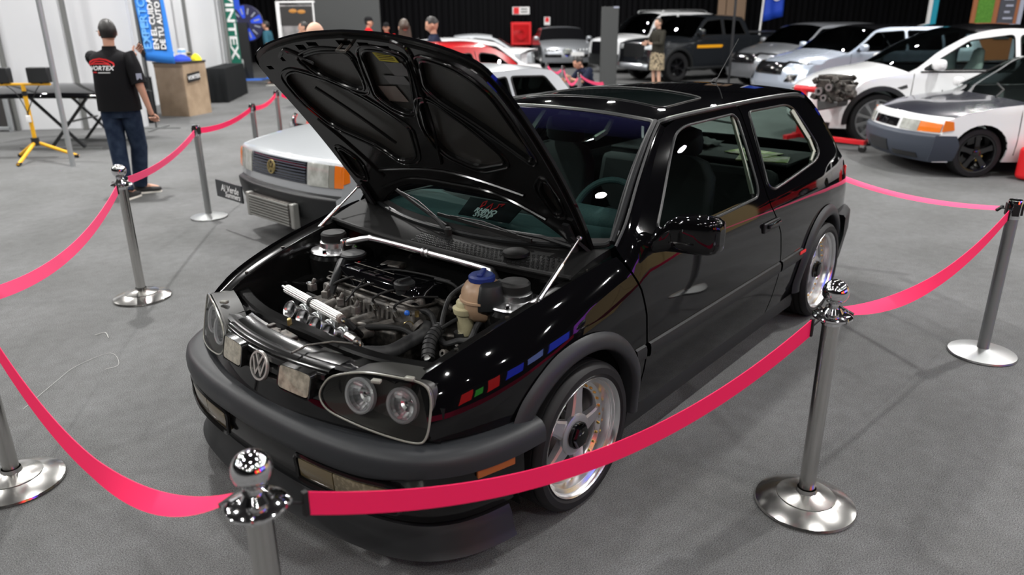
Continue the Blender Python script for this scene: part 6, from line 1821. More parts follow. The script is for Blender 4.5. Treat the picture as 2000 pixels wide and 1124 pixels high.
# silver saloon facing the viewer, with a tall shield grille
a_ = Car('saloon_car', 'silver saloon facing the viewer with a shield grille and white plate', (-19.6, -14.5), R(44),
         [(-0.08, 0.20, 0.2, 0, 'bumper'), (0.0, 0.40, 0.26, 0, 'front'), (-0.03, 0.62, 0.26, 0.01, 'front'), (-0.16, 0.74, 0.26, 0.03, 'hood'), (-0.7, 0.90, 0.08, 0.05, 'hood'), (-1.15, 0.98, 0.10, 0.05, 'screen'), (-1.6, 1.22, 0.08, 0.04, 'screen'), (-1.95, 1.39, 0.04, 0.05, 'roof'), (-2.5, 1.43, 0, 0.06, 'roof'), (-3.1, 1.38, 0, 0.06, 'rear_screen'), (-3.9, 1.08, -0.05, 0.04, 'boot'), (-4.5, 1.05, -0.12, 0.03, 'rear'), (-4.65, 0.6, -0.15, 0, 'rear'), (-4.6, 0.25, -0.15, 0, 'rear')],
         0.92, M['silver_paint'], zb=0.92, tumble=0.40, tf=0.12, tr=0.12, axles=(-0.95, -3.65), wr=0.33, sill=0.2, h=0.12)
a_.body({'screen': M['glossy_black'], 'rear_screen': M['dark_glass']})
a_.sides([round_poly([(-1.5, 1.0), (-1.98, 1.28), (-2.5, 1.32), (-2.5, 1.0)], 0.05), round_poly([(-2.58, 1.0), (-2.58, 1.32), (-3.2, 1.26), (-3.6, 1.08)], 0.05)], M['dark_glass'])
a_.wheels(M['alloy'], 5); a_.under(); a_.mirror(-1.42, 1.02, (0.12, 0.2, 0.14))
sh = a_.patch('shield_grille', [(0.0, 0.95), (0.16, 1.5), (0.17, 2.0), (0.10, 2.35), (-0.10, 2.35), (-0.17, 2.0), (-0.16, 1.5)], M['chrome'], 0.012)
a_.patch('grille_mesh', [(0.0, 1.1), (0.13, 1.55), (0.14, 2.0), (0.08, 2.25), (-0.08, 2.25), (-0.14, 2.0), (-0.13, 1.55)], M['glossy_black'], 0.02, sh)
for sg in (1, -1):
    for nm, p, mt in (('headlight', [(0.34, 1.95), (0.80, 2.0), (0.80, 2.45), (0.34, 2.35)], 'glossy_black'), ('air_intake', [(0.22, 0.9), (0.80, 0.9), (0.80, 1.4), (0.22, 1.4)], 'glossy_black')):
        q = [(sg*y, t) for y, t in p]
        hp_ = a_.patch(nm, q if sg > 0 else q[::-1], M[mt])
    for k in range(3):
        c = a_.rib(np.array([sg*(0.45+0.12*k)/0.85]), np.array([2.15]))[0]
        MB().ball((c[0]+0.02, c[1], c[2]), 0.045, 10, 6).build('round_lamp', M['led_lamp'], hp_)
MB().box((0.03, 0.36, 0.50), (0.01, 0.46, 0.13), Matrix.Rotation(-0.12, 3, 'Z')).build('number_plate', M['white_print'], a_.root)

# white electric crossover
t_ = Car('crossover_car', 'white smooth crossover with black window trim behind the engine stand', (-8.28, -2.05), R(-54),
         [(-0.10, 0.22, 0.22, 0, 'bumper'), (-0.02, 0.32, 0.30, 0, 'front'), (0.0, 0.50, 0.34, 0, 'front'), (-0.06, 0.70, 0.36, 0.01, 'front'), (-0.22, 0.84, 0.36, 0.05, 'hood'), (-0.65, 0.99, 0.12, 0.08, 'hood'), (-1.12, 1.08, 0.12, 0.08, 'screen'), (-1.6, 1.36, 0.10, 0.06, 'screen'), (-2.1, 1.56, 0.05, 0.06, 'roof'), (-2.6, 1.62, 0, 0.07, 'roof'), (-3.4, 1.54, 0, 0.07, 'rear_screen'), (-4.3, 1.16, -0.06, 0.05, 'boot'), (-4.6, 1.08, -0.12, 0.03, 'rear'), (-4.74, 0.6, -0.16, 0, 'rear'), (-4.65, 0.28, -0.16, 0, 'rear')],
         0.96, M['pure_white_paint'], zb=0.98, tumble=0.42, tf=0.22, tr=0.15, lf=0.9, axles=(-0.92, -3.82), wr=0.36, arch_r=0.40, sill=0.24, h=0.09)
t_.body({'bumper': M['black_plastic'], 'screen': M['dark_glass'], 'roof': M['glossy_black'], 'rear_screen': M['glossy_black']})
t_.sides([round_poly([(-1.42, 1.03), (-2.05, 1.40), (-2.62, 1.47), (-2.62, 1.03)], 0.06), round_poly([(-2.70, 1.03), (-2.70, 1.47), (-3.4, 1.40), (-3.95, 1.14), (-3.9, 1.06)], 0.06)], M['side_glass'], [[(-1.30, 0.32), (-1.32, 0.98)], [(-2.66, 0.32), (-2.66, 1.0)]], arch_mat=M['black_plastic'])
t_.wheels(M['alloy'], 10, rim=0.76, w=0.25); t_.under(); t_.mirror(-1.58, 1.10, (0.14, 0.24, 0.15)); t_.seats(-2.2, M['white_seat'], 0.6, 0.38, 1.15)
for sg in (1, -1):
    p = [(sg*0.55, 2.9), (sg*0.85, 3.1), (sg*0.86, 3.75), (sg*0.70, 3.6)]
    t_.patch('headlight', p if sg > 0 else p[::-1], M['clear_lamp'])
    L = lambda x, z, sg=sg: np.stack([x, sg*(t_.ys(x, z)+0.006), z], 1)
    panel('wing_repeater', [(-1.12, 0.80), (-1.24, 0.84), (-1.26, 0.80), (-1.18, 0.775)], L, M['glossy_black'], t_.root, h=0.1, depth=0.006, flip=(sg > 0))
    P = np.array([(-1.36, 1.0), (-1.36, 1.02)])
    MB().tube([(x, sg*(float(t_.ys(x, 1.005))+0.004), 1.005) for x in np.linspace(-1.4, -3.9, 12)], 0.012, 6).build('belt_trim', M['glossy_black'], t_.root)

# white small saloon with a carbon bonnet and faded bumper
c_ = Car('saloon_car', 'small white saloon with black carbon bonnet, faded bumper and orange corner lamp', (-6.60, -0.30), R(-50),
         [(-0.06, 0.17, 0.20, 0, 'bumper'), (0.0, 0.24, 0.24, 0, 'bumper'), (0.035, 0.36, 0.26, 0, 'bumper'), (0.03, 0.46, 0.26, 0, 'bumper'), (-0.02, 0.49, 0.26, 0.0, 'front'), (-0.04, 0.56, 0.26, 0.0, 'front'), (-0.07, 0.64, 0.26, 0.0, 'front'), (-0.13, 0.675, 0.26, 0.01, 'hood'), (-0.35, 0.735, 0.14, 0.03, 'hood'), (-0.8, 0.81, 0.06, 0.035, 'hood'), (-1.08, 0.85, 0.10, 0.035, 'screen'), (-1.5, 1.09, 0.08, 0.03, 'screen'), (-1.88, 1.28, 0.03, 0.04, 'roof'), (-2.4, 1.33, 0, 0.05, 'roof'), (-2.95, 1.28, 0, 0.05, 'rear_screen'), (-3.5, 0.93, -0.04, 0.03, 'boot'), (-3.95, 0.90, -0.06, 0.02, 'rear'), (-4.05, 0.5, -0.1, 0, 'rbumper'), (-4.0, 0.22, -0.1, 0, 'rbumper')],
         0.83, M['pure_white_paint'], zb=0.80, tumble=0.44, tf=0.10, tr=0.10, lf=0.6, axles=(-0.72, -3.12), wr=0.275, arch_r=0.315, sill=0.17, h=0.08)
c_.body({'bumper': M['dull_bumper'], 'rbumper': M['dull_bumper'], 'hood': M['carbon'], 'screen': M['side_glass'], 'rear_screen': M['dark_glass']}, nu=25)
c_.sides([round_poly([(-1.28, 0.88), (-1.80, 1.20), (-2.28, 1.24), (-2.28, 0.89)], 0.04), round_poly([(-2.36, 0.89), (-2.36, 1.24), (-2.85, 1.20), (-3.15, 0.95)], 0.04)], M['dark_glass'], [[(-1.12, 0.25), (-1.10, 0.82)], [(-2.32, 0.25), (-2.32, 0.86)]])
c_.wheels(M['glossy_black'], 5, rim=0.72, w=0.19, inset=0.01, cap=M['yellow_caliper'] if 'yellow_caliper' in M else M['gold']); c_.under(); c_.mirror(-1.32, 0.92)
c_.patch('grille', round_poly([(-0.27, 4.35), (0.27, 4.35), (0.27, 5.5), (-0.27, 5.5)], 0.05), M['glossy_black'])
bg = c_.rib(np.array([0.0]), np.array([4.9]))[0]
MB().lathe([(0.030, 0.0), (0.030, 0.006), (0.04, 0.006), (0.04, 0.0)], 20, frame_m((bg[0]+0.012, bg[1], bg[2]), (0, 1.5, 0), (-0.1, 0, 1))).build('badge_ring', M['chrome'], c_.root)
c_.patch('plate_recess', [(-0.22, 0.9), (0.22, 0.9), (0.22, 2.0), (-0.22, 2.0)], M['grey_plastic'], 0.008)
for sg in (1, -1):
    p = round_poly([(0.33, 4.2), (0.57, 4.15), (0.57, 5.6), (0.33, 5.6)], 0.03); q = [(sg*y, t) for y, t in p]
    c_.patch('headlight', q if sg > 0 else q[::-1], M['clear_lamp'], 0.012)
    q = [(sg*y, t) for y, t in [(0.575, 4.15), (0.79, 4.3), (0.79, 5.4), (0.575, 5.6)]]
    c_.patch('indicator', q if sg > 0 else q[::-1], M['amber'], 0.012)
    L = lambda x, z, sg=sg: np.stack([x, sg*(c_.ys(x, z)+0.008), z], 1)
    panel('indicator_side', [(-0.275, 0.515), (-0.40, 0.535), (-0.38, 0.625), (-0.29, 0.64)], L, M['amber'], c_.root, h=0.05, depth=0.01, flip=(sg > 0))
    panel('bumper_side', [(-0.20, 0.18), (-0.47, 0.19), (-0.49, 0.36), (-0.44, 0.47), (-0.22, 0.475)], L, M['dull_bumper'], c_.root, h=0.06, depth=0.01, flip=(sg > 0))
    q = [(sg*y, t) for y, t in [(0.30, 0.6), (0.62, 0.6), (0.62, 1.2), (0.30, 1.2)]]
    c_.patch('lower_slot', q if sg > 0 else q[::-1], M['glossy_black'], 0.006)
MB().tube([(-0.95, 0.55, 0.86), (-1.15, 0.35, 0.92), (-1.25, 0.05, 0.965)], 0.01, 6).build('wiper', M['rubber'], c_.root)

# ================================================================ booth and floor things
def P2(name, col, rough=0.5, **k):
    M[name] = mat(name, col, rough, **k); return M[name]
P2('yellow_metal', (0.80, 0.42, 0.015), 0.4); P2('black_metal', (0.015, 0.016, 0.017), 0.4); P2('grey_metal', (0.22, 0.23, 0.23), 0.4, metal=0.5)
P2('pole_alu', (0.40, 0.42, 0.43), 0.35, metal=0.6)
P2('wood', (0.42, 0.31, 0.21), 0.55, noise=(3.5, (0.30, 0.215, 0.14), 0.35, 0.65))
P2('wood_edge', (0.20, 0.14, 0.09), 0.5)
P2('banner_blue', (0.03, 0.22, 0.72), 0.6); P2('banner_grey', (0.10, 0.11, 0.12), 0.6); P2('banner_light', (0.16, 0.45, 0.85), 0.6)
P2('cloth_blue', (0.01, 0.05, 0.45), 0.8); P2('cloth_yellow', (0.85, 0.72, 0.02), 0.8); P2('cloth_dark', (0.012, 0.013, 0.014), 0.85, spec=0.12)
P2('green_banner', (0.005, 0.14, 0.09), 0.6); P2('wheel_blue', (0.02, 0.08, 0.75), 0.4); P2('wheel_dark', (0.02, 0.02, 0.06), 0.4)
P2('base_blue', (0.06, 0.20, 0.75), 0.5); P2('poster_dark', (0.03, 0.028, 0.027), 0.5); P2('poster_grey', (0.28, 0.27, 0.27), 0.5, noise=(3, (0.10, 0.10, 0.10), 0.4, 0.65)); P2('poster_orange', (0.45, 0.20, 0.04), 0.5)
P2('panel_grey', (0.055, 0.058, 0.058), 0.7); P2('skin', (0.52, 0.28, 0.19), 0.55); P2('skin_pale', (0.60, 0.36, 0.26), 0.55); P2('hair_black', (0.012, 0.010, 0.009), 0.5); P2('hair_brown', (0.05, 0.033, 0.022), 0.45)
P2('shirt_black', (0.008, 0.008, 0.009), 0.8, spec=0.12); P2('denim', (0.012, 0.020, 0.040), 0.85, spec=0.12, noise=(9, (0.03, 0.045, 0.075), 0.42, 0.7)); P2('shirt_red', (0.62, 0.008, 0.012), 0.75, spec=0.12); P2('shirt_navy', (0.012, 0.016, 0.035), 0.75, spec=0.12); P2('shirt_teal', (0.03, 0.10, 0.14), 0.75, spec=0.12); P2('shirt_olive', (0.030, 0.028, 0.022), 0.8, spec=0.12); P2('skirt_print', (0.42, 0.34, 0.22), 0.8, noise=(28, (0.04, 0.03, 0.02), 0.45, 0.58)); P2('shoe_black', (0.012, 0.012, 0.012), 0.6); P2('shoe_sole', (0.75, 0.73, 0.66), 0.6)
P2('brown_panel', (0.30, 0.20, 0.13), 0.6); P2('flag_blue', (0.01, 0.06, 0.50), 0.6); P2('cyan_panel', (0.01, 0.30, 0.42), 0.5); P2('moss', (0.05, 0.16, 0.015), 0.9, noise=(30, (0.09, 0.24, 0.03), 0.4, 0.65)); P2('red_wood', (0.28, 0.10, 0.04), 0.5); P2('pan_metal', (0.14, 0.14, 0.14), 0.4, metal=0.7); P2('slate', (0.05, 0.052, 0.065), 0.6); P2('slate_light', (0.32, 0.34, 0.42), 0.6)

def G(u, v, z=0.0): return Vector(ground(u, v, z))
def faceup(p, w, h, th=0.02):
    """matrix of an upright board at p facing the show floor: local x right, y up, z towards the viewer"""
    return frame_m(tuple(p), (VR[0], VR[1], 0), (0, 0, 1))

# yellow tripod work lamp
hub = (G(36, 326) + G(155, 308) + G(39, 307)) / 3
t = empty('work_lamp_tripod', hub); tag(t, 'yellow tripod with two black square work lamps by the white wall', 'work lamp')
hz = Vector((0, 0, 0.26))
MB().cyl((0, 0, 0.22), (0, 0, 0.98), 0.026, n=12).build('mast', M['yellow_metal'], t)
MB().cyl((0, 0, 0.84), (0, 0, 0.90), 0.032, n=12).build('mast_clamp', M['black_metal'], t)
MB().cyl((0, 0, 0.20), (0, 0, 0.30), 0.05, n=12).build('leg_hub', M['black_metal'], t)
for f in ((36, 326), (155, 308), (39, 307)):
    e = G(*f) - hub; lg = MB().cyl(hz*0.95, e + Vector((0, 0, 0.02)), 0.022, n=10).build('leg', M['yellow_metal'], t)
    d = e.normalized(); MB().cyl(e + Vector((0, 0, 0.022)), e - d*0.05 + Vector((0, 0, 0.035)), 0.025, n=10).build('foot_cap', M['rubber'], lg)
cb = Vector((VR[0], VR[1], 0))
MB().cyl(Vector((0, 0, 0.985)) - cb*0.40, Vector((0, 0, 0.985)) + cb*0.36, 0.018, n=10).build('crossbar', M['yellow_metal'], t)
for o in (-0.27, 0.24):
    c = Vector((0, 0, 1.10)) + cb*o
    lh = MB().box(tuple(c), (0.27, 0.10, 0.19), Matrix.Rotation(HALL_RZ, 3, 'Z')).build('lamp_head', M['black_metal'], t, bevel=0.01)
    MB().bar(c - Vector((0, 0, 0.11)), c - Vector((0, 0, 0.03)), 0.06, 0.03).build('lamp_bracket', M['black_metal'], lh)
    MB().tube([tuple(p) for p in catmull([c - Vector((0, 0, 0.1)), c*0.5 + Vector((0, 0, 0.33)) + cb*0.02, Vector((0.02, 0.02, 0.62)), Vector((0.03, 0.02, 0.5))], 6)], 0.006, 6).build('lamp_cable', M['rubber'], lh)
MB().box((0.03, 0.03, 0.55), (0.05, 0.05, 0.09)).build('junction_box', M['white'], t, bevel=0.008)

# black panel resting on a folding stand
s0, s1, s2, s3 = G(74, 298), G(205, 298), G(150, 271), G(240, 271)
ctr = (s0 + s1 + s2 + s3) / 4
t = empty('panel_stand', ctr); tag(t, 'grey folding X-leg stand behind the man with the phone', 'stand')
ax = (s1 - s0).normalized(); dp = ((s2 + s3) - (s0 + s1)).normalized()
dp = (dp - ax*dp.dot(ax)).normalized()
wd, dd, hh = 0.62, 0.42, 0.74
for sd in (-1, 1):
    o = dp*dd*sd
    MB().bar(o - ax*0.72 + Vector((0, 0, 0.02)), o + ax*0.5 + Vector((0, 0, 0.02)), 0.04, 0.04).build('foot_bar', M['grey_metal'], t)
    MB().bar(o - ax*0.25 + Vector((0, 0, 0.03)), o + ax*0.42 + Vector((0, 0, hh)), 0.04, 0.03).build('cross_leg', M['black_metal'], t)
    MB().bar(o + ax*0.25 + Vector((0, 0, 0.03)), o - ax*0.42 + Vector((0, 0, hh)), 0.04, 0.03).build('cross_leg', M['black_metal'], t)
    MB().bar(o - ax*0.55 + Vector((0, 0, hh)), o + ax*0.55 + Vector((0, 0, hh)), 0.04, 0.03).build('top_bar', M['black_metal'], t)
MB().bar(-dp*dd + Vector((0, 0, 0.38)), dp*dd + Vector((0, 0, 0.38)), 0.025, 0.025).build('tie_bar', M['grey_metal'], t)
rows = []
for a in np.linspace(-1, 1, 15):
    rw = []
    for b_ in np.linspace(-1, 1, 11):
        w = 0.70 - 0.10*abs(a)
        p = ctr + ax*(a*0.95 - 0.12) + dp*(b_*w) + Vector((0, 0, hh + 0.02 + 0.13*(1-b_*b_) - 0.03*a*a))
        rw.append(p)
    rows.append(rw)
tag(MB().grid(rows).build('loose_bonnet', M['black_paint'], angle=60, solid=0.02), 'loose black car bonnet lying on the folding stand', 'car bonnet')

# free-standing booth poles
p = G(143, 325)
tag(MB().cyl(p, p + Vector((0, 0, 3.6)), 0.032, n=12).build('booth_pole', M['pole_alu']), 'tall grey pole standing between the tripod and the man', 'pole')

# black poster at the left edge
c = G(-6, 256) + Vector((VF[0], VF[1], 0))*(-0.12)
m = faceup(c, 1, 1)
t = empty('poster_stand', c); t.rotation_euler = (0, 0, HALL_RZ)
tag(t, 'dark poster in a grey frame at the left edge against the white wall', 'poster')
MB().box((0, 0, 0.52), (0.62, 0.03, 0.86)).build('print', M['poster_dark'], t)
for q, d in (((-0.33, 0, 0.55), (0.05, 0.05, 1.1)), ((0.33, 0, 0.55), (0.05, 0.05, 1.1)), ((0, 0, 0.06), (0.7, 0.05, 0.05)), ((0, 0, 1.08), (0.7, 0.05, 0.05))):
    MB().box(q, d).build('frame_bar', M['pole_alu'], t, bevel=0.005)

# blue feather banner on its pole
bp_ = G(308, 252)
t = empty('feather_banner', bp_); t.rotation_euler = (0, 0, HALL_RZ - 0.12)
tag(t, 'blue feather banner with upright lettering beside the wooden counter', 'banner')
MB().tube([(-0.02, 0, 0.02), (-0.02, 0, 1.3), (-0.03, 0, 2.6), (0.05, 0, 3.2)], 0.012, 8).build('banner_pole', M['black_metal'], t)
for a in (0.2, 1.6, 3.3, 4.9):
    MB().bar((0, 0, 0.015), (0.38*math.cos(a), 0.38*math.sin(a), 0.012), 0.03, 0.012).build('banner_foot', M['grey_metal'], t)
rows = []
for z in np.linspace(1.12, 3.2, 18):
    k = (z-1.12)/2.08
    w = 0.50 - 0.08*k
    rows.append([(x, 0.02*math.sin(x*9+z*2), z - 0.10*x*(1-k)) for x in np.linspace(-0.02, w, 9)])
MB().grid(rows).build('banner_cloth', M['banner_blue'], t, solid=0.004)
for nm, x0, x1, z0, z1, mt in (('print_block', 0.20, 0.40, 1.30, 3.0, 'banner_grey'), ('print_block', 0.02, 0.10, 1.05+0.35, 1.75, 'banner_light')):
    rows = [[(x, 0.02*math.sin(x*9+z*2) - 0.008, z - 0.04*x) for x in np.linspace(x0, x1, 5)] for z in np.linspace(z0, z1, 9)]
    MB().grid(rows).build(nm, M[mt], t, solid=0.003)
for s_, x, z, sz, mt in (('EXPERTOS', 0.10, 1.30, 0.19, 'banner_light'), ('EN EL CUIDADO', 0.245, 1.30, 0.135, 'white_print'), ('DE TU AUTO', 0.37, 1.30, 0.125, 'white_print')):
    text_mesh('lettering', s_, M[mt], sz, t, frame_m((x, -0.034, z), (0, 0, 1), (-1, 0, 0)), 0.002, 0.003, 0, 'LEFT')

# wooden counter
a, b, c = G(325, 227), G(371, 228), G(405, 208)
e1 = (a - b); e2 = (c - b)
t = empty('counter', b); tag(t, 'wood-grain booth counter with a black name plate on its side', 'counter')
e1 = e1.normalized()*0.62; e2 = e2.normalized(); e2 = (e2 - e1.normalized()*e2.dot(e1.normalized())).normalized()*0.72
H_ = Vector((0, 0, 0.98))
MB().prism([Vector((0, 0, 0)), e1, e1 + e2, e2], H_).build('counter_body', M['wood'], t, smooth=False)
lo = -(e1+e2)*0.02
MB().prism([lo + H_, lo + e1*1.04 + H_, lo + (e1+e2)*1.04 + H_, lo + e2*1.04 + H_], (0, 0, 0.03)).build('counter_top', M['black_metal'], t, smooth=False)
MB().prism([H_*0.93 - (e1+e2)*0.004, H_*0.93 + e1 - e2*0.006, H_ + e1 - e2*0.006, H_ - (e1+e2)*0.004], -e2*0.004).build('edge_band', M['wood_edge'], t, smooth=False)
nrm = -e1.normalized()
pc = e2*0.38 + Vector((0, 0, 0.72)) + nrm*0.012
pm = frame_m(tuple(pc), tuple(e2.normalized()), (0, 0, 1))
np_ = MB().prism([pm @ Vector(q) for q in ((-0.19, -0.09, 0), (0.19, -0.06, 0), (0.19, 0.10, 0), (-0.19, 0.07, 0))], pm.to_3x3() @ Vector((0, 0, 0.012))).build('name_plate', M['black_metal'], t, smooth=False)
text_mesh('lettering', 'VORTEX', M['white_print'], 0.10, np_, pm @ Matrix.Translation((0, 0, 0.014)) @ Matrix.Rotation(0.08, 4, 'Z'), 0.001, 0.002, 0.15)
top = b + H_ + Vector((0, 0, 0.03))
def lump(name, base, rx, ry, rz_, h, mt, label, cat, seed):
    rnd = random.Random(seed); rows = []
    for i in range(7):
        f = i/6; r = math.cos(f*PI/2)**0.5 if i < 6 else 0.02
        ring = []
        for k in range(18):
            a_ = 2*PI*k/18
            w = 1 + 0.12*math.sin(3*a_+seed) + 0.08*math.sin(5*a_+seed*2)
            q = Vector((rx*r*w*math.cos(a_), ry*r*w*math.sin(a_), h*f*(1+0.15*math.sin(2*a_+seed))))
            ring.append(Matrix.Rotation(rz_, 3, 'Z') @ q)
        rows.append(ring)
    o = MB().grid(rows, cv=True).build(name, mt, angle=70); o.location = base
    return tag(o, label, cat)
lump('folded_cloth', top + e1*0.45 + e2*0.55, 0.20, 0.13, 0.4, 0.11, M['cloth_blue'], 'blue cloth heaped on the wooden counter', 'cloth', 2)
lump('folded_cloth', top + e1*0.20 + e2*0.88, 0.11, 0.10, 0.2, 0.12, M['cloth_yellow'], 'yellow cloth folded on the counter corner', 'cloth', 5)
lump('folded_cloth', top + e1*0.72 + e2*0.30, 0.16, 0.10, 0.9, 0.06, M['white'], 'white cloth lying at the front of the wooden counter', 'cloth', 9)
for k, (f1, f2, w, h, mt, lb) in enumerate(((0.80, 0.55, 0.10, 0.20, 'white', 'white carton with a pink and blue print behind the cloths'), (0.62, 0.80, 0.12, 0.22, 'white', 'taller white carton stacked on the back of the counter'), (0.42, 0.86, 0.09, 0.15, 'dull_gold', 'small yellow-brown tin beside the yellow cloth'))):
    bx = MB().box((0, 0, h/2), (w, w*0.8, h), Matrix.Rotation(0.5*k, 3, 'Z')).build('carton', M[mt], bevel=0.006); bx.location = top + e1*f1 + e2*f2
    tag(bx, lb, 'carton')
    MB().box((0, 0, h*0.78), (w*1.02, w*0.82, h*0.2), Matrix.Rotation(0.5*k, 3, 'Z')).build('print_band', M['banner_light'] if k != 2 else M['rubber'], bx, smooth=False)

# black cloth table and black cabinet behind the counter
q0, q1 = G(412, 199), G(446, 184)
ax2 = (q1 - q0).normalized(); pn = Vector((-ax2.y, ax2.x, 0)); 
if pn.dot(Vector((VF[0], VF[1], 0))) < 0: pn = -pn
rows = []
base = [q0 - ax2*0.25, q1 + ax2*0.05, q1 + ax2*0.05 + pn*0.45, q0 - ax2*0.25 + pn*0.45]
dense = []
for i in range(4):
    for k in range(8): dense.append(base[i].lerp(base[(i+1) % 4], k/8))
cen = sum(base, Vector())/4
for z, sc in ((0.01, 1.04), (0.4, 1.02), (0.72, 1.0), (0.74, 0.985)):
    rows.append([cen + (p - cen)*(sc + (0.02*math.sin(i*2.1) if z < 0.5 else 0)) + Vector((0, 0, z)) for i, p in enumerate(dense)])
mb = MB().grid(rows, cv=True); mb.add(rows[-1], [tuple(range(len(dense)))])
tag(mb.build('clothed_table', M['cloth_dark'], angle=50), 'low table under a black cloth behind the wooden counter', 'table')
c = G(300, 236)
o = MB().box((0, 0, 0.40), (0.24, 0.22, 0.80), Matrix.Rotation(HALL_RZ, 3, 'Z')).build('black_cabinet', M['cloth_dark'], bevel=0.01); o.location = c + Vector((VR[0], VR[1], 0))*0.04 - Vector((VF[0], VF[1], 0))*0.25
tag(o, 'black cabinet squeezed between the pole and the wooden counter', 'cabinet')
MB().lathe([(0.0, 0.80), (0.07, 0.80), (0.075, 0.9), (0.05, 0.98), (0.0, 1.0)], 14, Matrix.Translation((0.06, 0.05, 0))).build('white_pot', M['white'], o)

# green upright banner at the end of the white wall
c = G(469, 180)
t = empty('green_banner', c); t.rotation_euler = (0, 0, HALL_RZ); tag(t, 'narrow green banner with white upright letters at the wall end', 'banner')
MB().box((0, 0, 1.6), (0.26, 0.03, 3.2)).build('banner_board', M['green_banner'], t)
MB().box((0.19, 0, 2.6), (0.14, 0.02, 1.2)).build('blue_strip', M['flag_blue'], t)
text_mesh('lettering', 'VINTEX', M['white_print'], 0.27, t, frame_m((0.0, -0.02, 2.45), (0, 0, -1), (1, 0, 0)), 0.003, 0.006, 0, 'LEFT', 1.75)

# prize wheel on a black board
c = G(491, 156); 
t = empty('prize_wheel', c); t.rotation_euler = (0, 0, HALL_RZ); tag(t, 'blue and black prize wheel on a tall black board', 'prize wheel')
MB().box((-0.10, -0.06, 0.84), (0.40, 0.04, 1.68)).build('wheel_stand', M['black_metal'], t)
MB().bar((-0.10, -0.30, 0.02), (-0.22, 0.08, 1.0), 0.05, 0.02).build('stand_leg', M['grey_metal'], t)
MB().box((0.0, -0.15, 0.02), (0.9, 0.5, 0.04)).build('stand_base', M['base_blue'], t, bevel=0.01)
MB().box((0.75, 0.55, 0.02), (0.8, 0.4, 0.04)).build('stand_base', M['base_blue'], t, bevel=0.01)
wm = frame_m((0.05, 0.0, 1.66), (1, 0, 0), (0, 0, 1))
wr_ = MB().lathe([(0.0, 0.0), (0.52, 0.0), (0.54, -0.015), (0.52, -0.03), (0.0, -0.03)], 36, wm).build('wheel_disc', M['wheel_dark'], t)
for k in range(12):
    a0, a1 = 2*PI*k/12, 2*PI*(k+1)/12
    pts = [(0.16*math.cos(a0), 0.16*math.sin(a0))] + [(0.5*math.cos(a0+(a1-a0)*i/4), 0.5*math.sin(a0+(a1-a0)*i/4)) for i in range(5)] + [(0.16*math.cos(a1), 0.16*math.sin(a1))]
    MB().prism([wm @ Vector((x, y, 0.002)) for x, y in pts], wm.to_3x3() @ Vector((0, 0, 0.006))).build('wheel_segment', M['wheel_blue'] if k % 3 == 0 else M['wheel_dark'], wr_, smooth=False)
    am = (a0+a1)/2
    MB().prism([wm @ Vector((r*math.cos(am)+s_*math.sin(am)*0.02, r*math.sin(am)-s_*math.cos(am)*0.02, 0.009)) for r, s_ in ((0.26, -1), (0.44, -1), (0.44, 1), (0.26, 1))], wm.to_3x3() @ Vector((0, 0, 0.002))).build('segment_print', M['slate_light'], wr_, smooth=False)

# white framed poster and grey screen wall further back
c = Vector(hall(-6.55, 22.5))
t = empty('framed_poster', c); t.rotation_euler = (0, 0, HALL_RZ); tag(t, 'tall white framed poster of a dark workshop scene', 'poster')
MB().box((0.5, 0.02, 1.2), (0.92, 0.02, 1.9)).build('print', M['poster_grey'], t)
MB().box((0.5, 0.0, 1.85), (0.9, 0.02, 0.5)).build('print_dark', M['poster_dark'], t)
for q in ((0.42, -0.012, 1.98), (0.66, -0.012, 1.96)): MB().ball(q, 0.09, 12, 6, (1.3, 0.08, 0.6)).build('print_orange', M['poster_orange'], t)
for q, d in (((0.0, 0, 1.12), (0.10, 0.06, 2.24)), ((1.0, 0, 1.12), (0.03, 0.06, 2.24)), ((0.5, 0, 2.22), (1.1, 0.06, 0.05)), ((0.5, 0, 0.03), (1.1, 0.3, 0.05))):
    MB().box(q, d).build('frame_bar', M['white'], t, bevel=0.008)
c = Vector(hall(-5.2, 24.2))
o = MB().box((0.0, 0, 1.6), (2.5, 0.08, 3.2)).build('screen_panel', M['panel_grey'], smooth=False); o.location = c; o.rotation_euler = (0, 0, HALL_RZ)
tag(o, 'plain dark grey screen panel beside the black curtains', 'screen')

# grey advertising column
c = Vector(hall(2.66, 21.0))
o = MB().box((0, 0, 1.0), (0.44, 0.20, 2.0)).build('column_board', M['panel_grey'], bevel=0.01); o.location = c; o.rotation_euler = (0, 0, HALL_RZ)
tag(o, 'grey upright board in front of the white SUV nose', 'board')
MB().box((0.15, -0.02, 1.985), (0.14, 0.18, 0.04)).build('cap_label', M['slate_light'], o, smooth=False)

# signs and red cabinet on the curtain
def on_curtain(u, v, dist=33.6):
    lat = (u-1000)/CAM_F*(dist*math.cos(CAM_PITCH)+CAM_P[2]*math.sin(CAM_PITCH))
    z = CAM_P[2] - (v-36)/CAM_F*dist*1.02
    return Vector(hall(lat, dist, z))
c = on_curtain(1022, 62)
t = empty('hose_cabinet', c); t.rotation_euler = (0, 0, HALL_RZ); tag(t, 'red fire-hose cabinet against the black curtain', 'cabinet')
MB().box((0, 0, 0), (0.86, 0.25, 0.92)).build('cabinet_body', M['red_print'], t, bevel=0.02)
MB().box((0, -0.13, 0.0), (0.68, 0.02, 0.72)).build('cabinet_glass', M['red_lens'], t)
MB().lathe([(0.12, 0.0), (0.26, 0.0), (0.26, 0.04), (0.12, 0.04)], 20, Matrix.Translation((0, -0.15, 0)) @ Matrix.Rotation(PI/2, 4, 'X')).build('hose_reel', M['red_paint'], t)
c = on_curtain(1022, 23)
t = empty('wall_sign', c); t.rotation_euler = (0, 0, HALL_RZ); tag(t, 'white sign with a red square above the hose cabinet', 'sign')
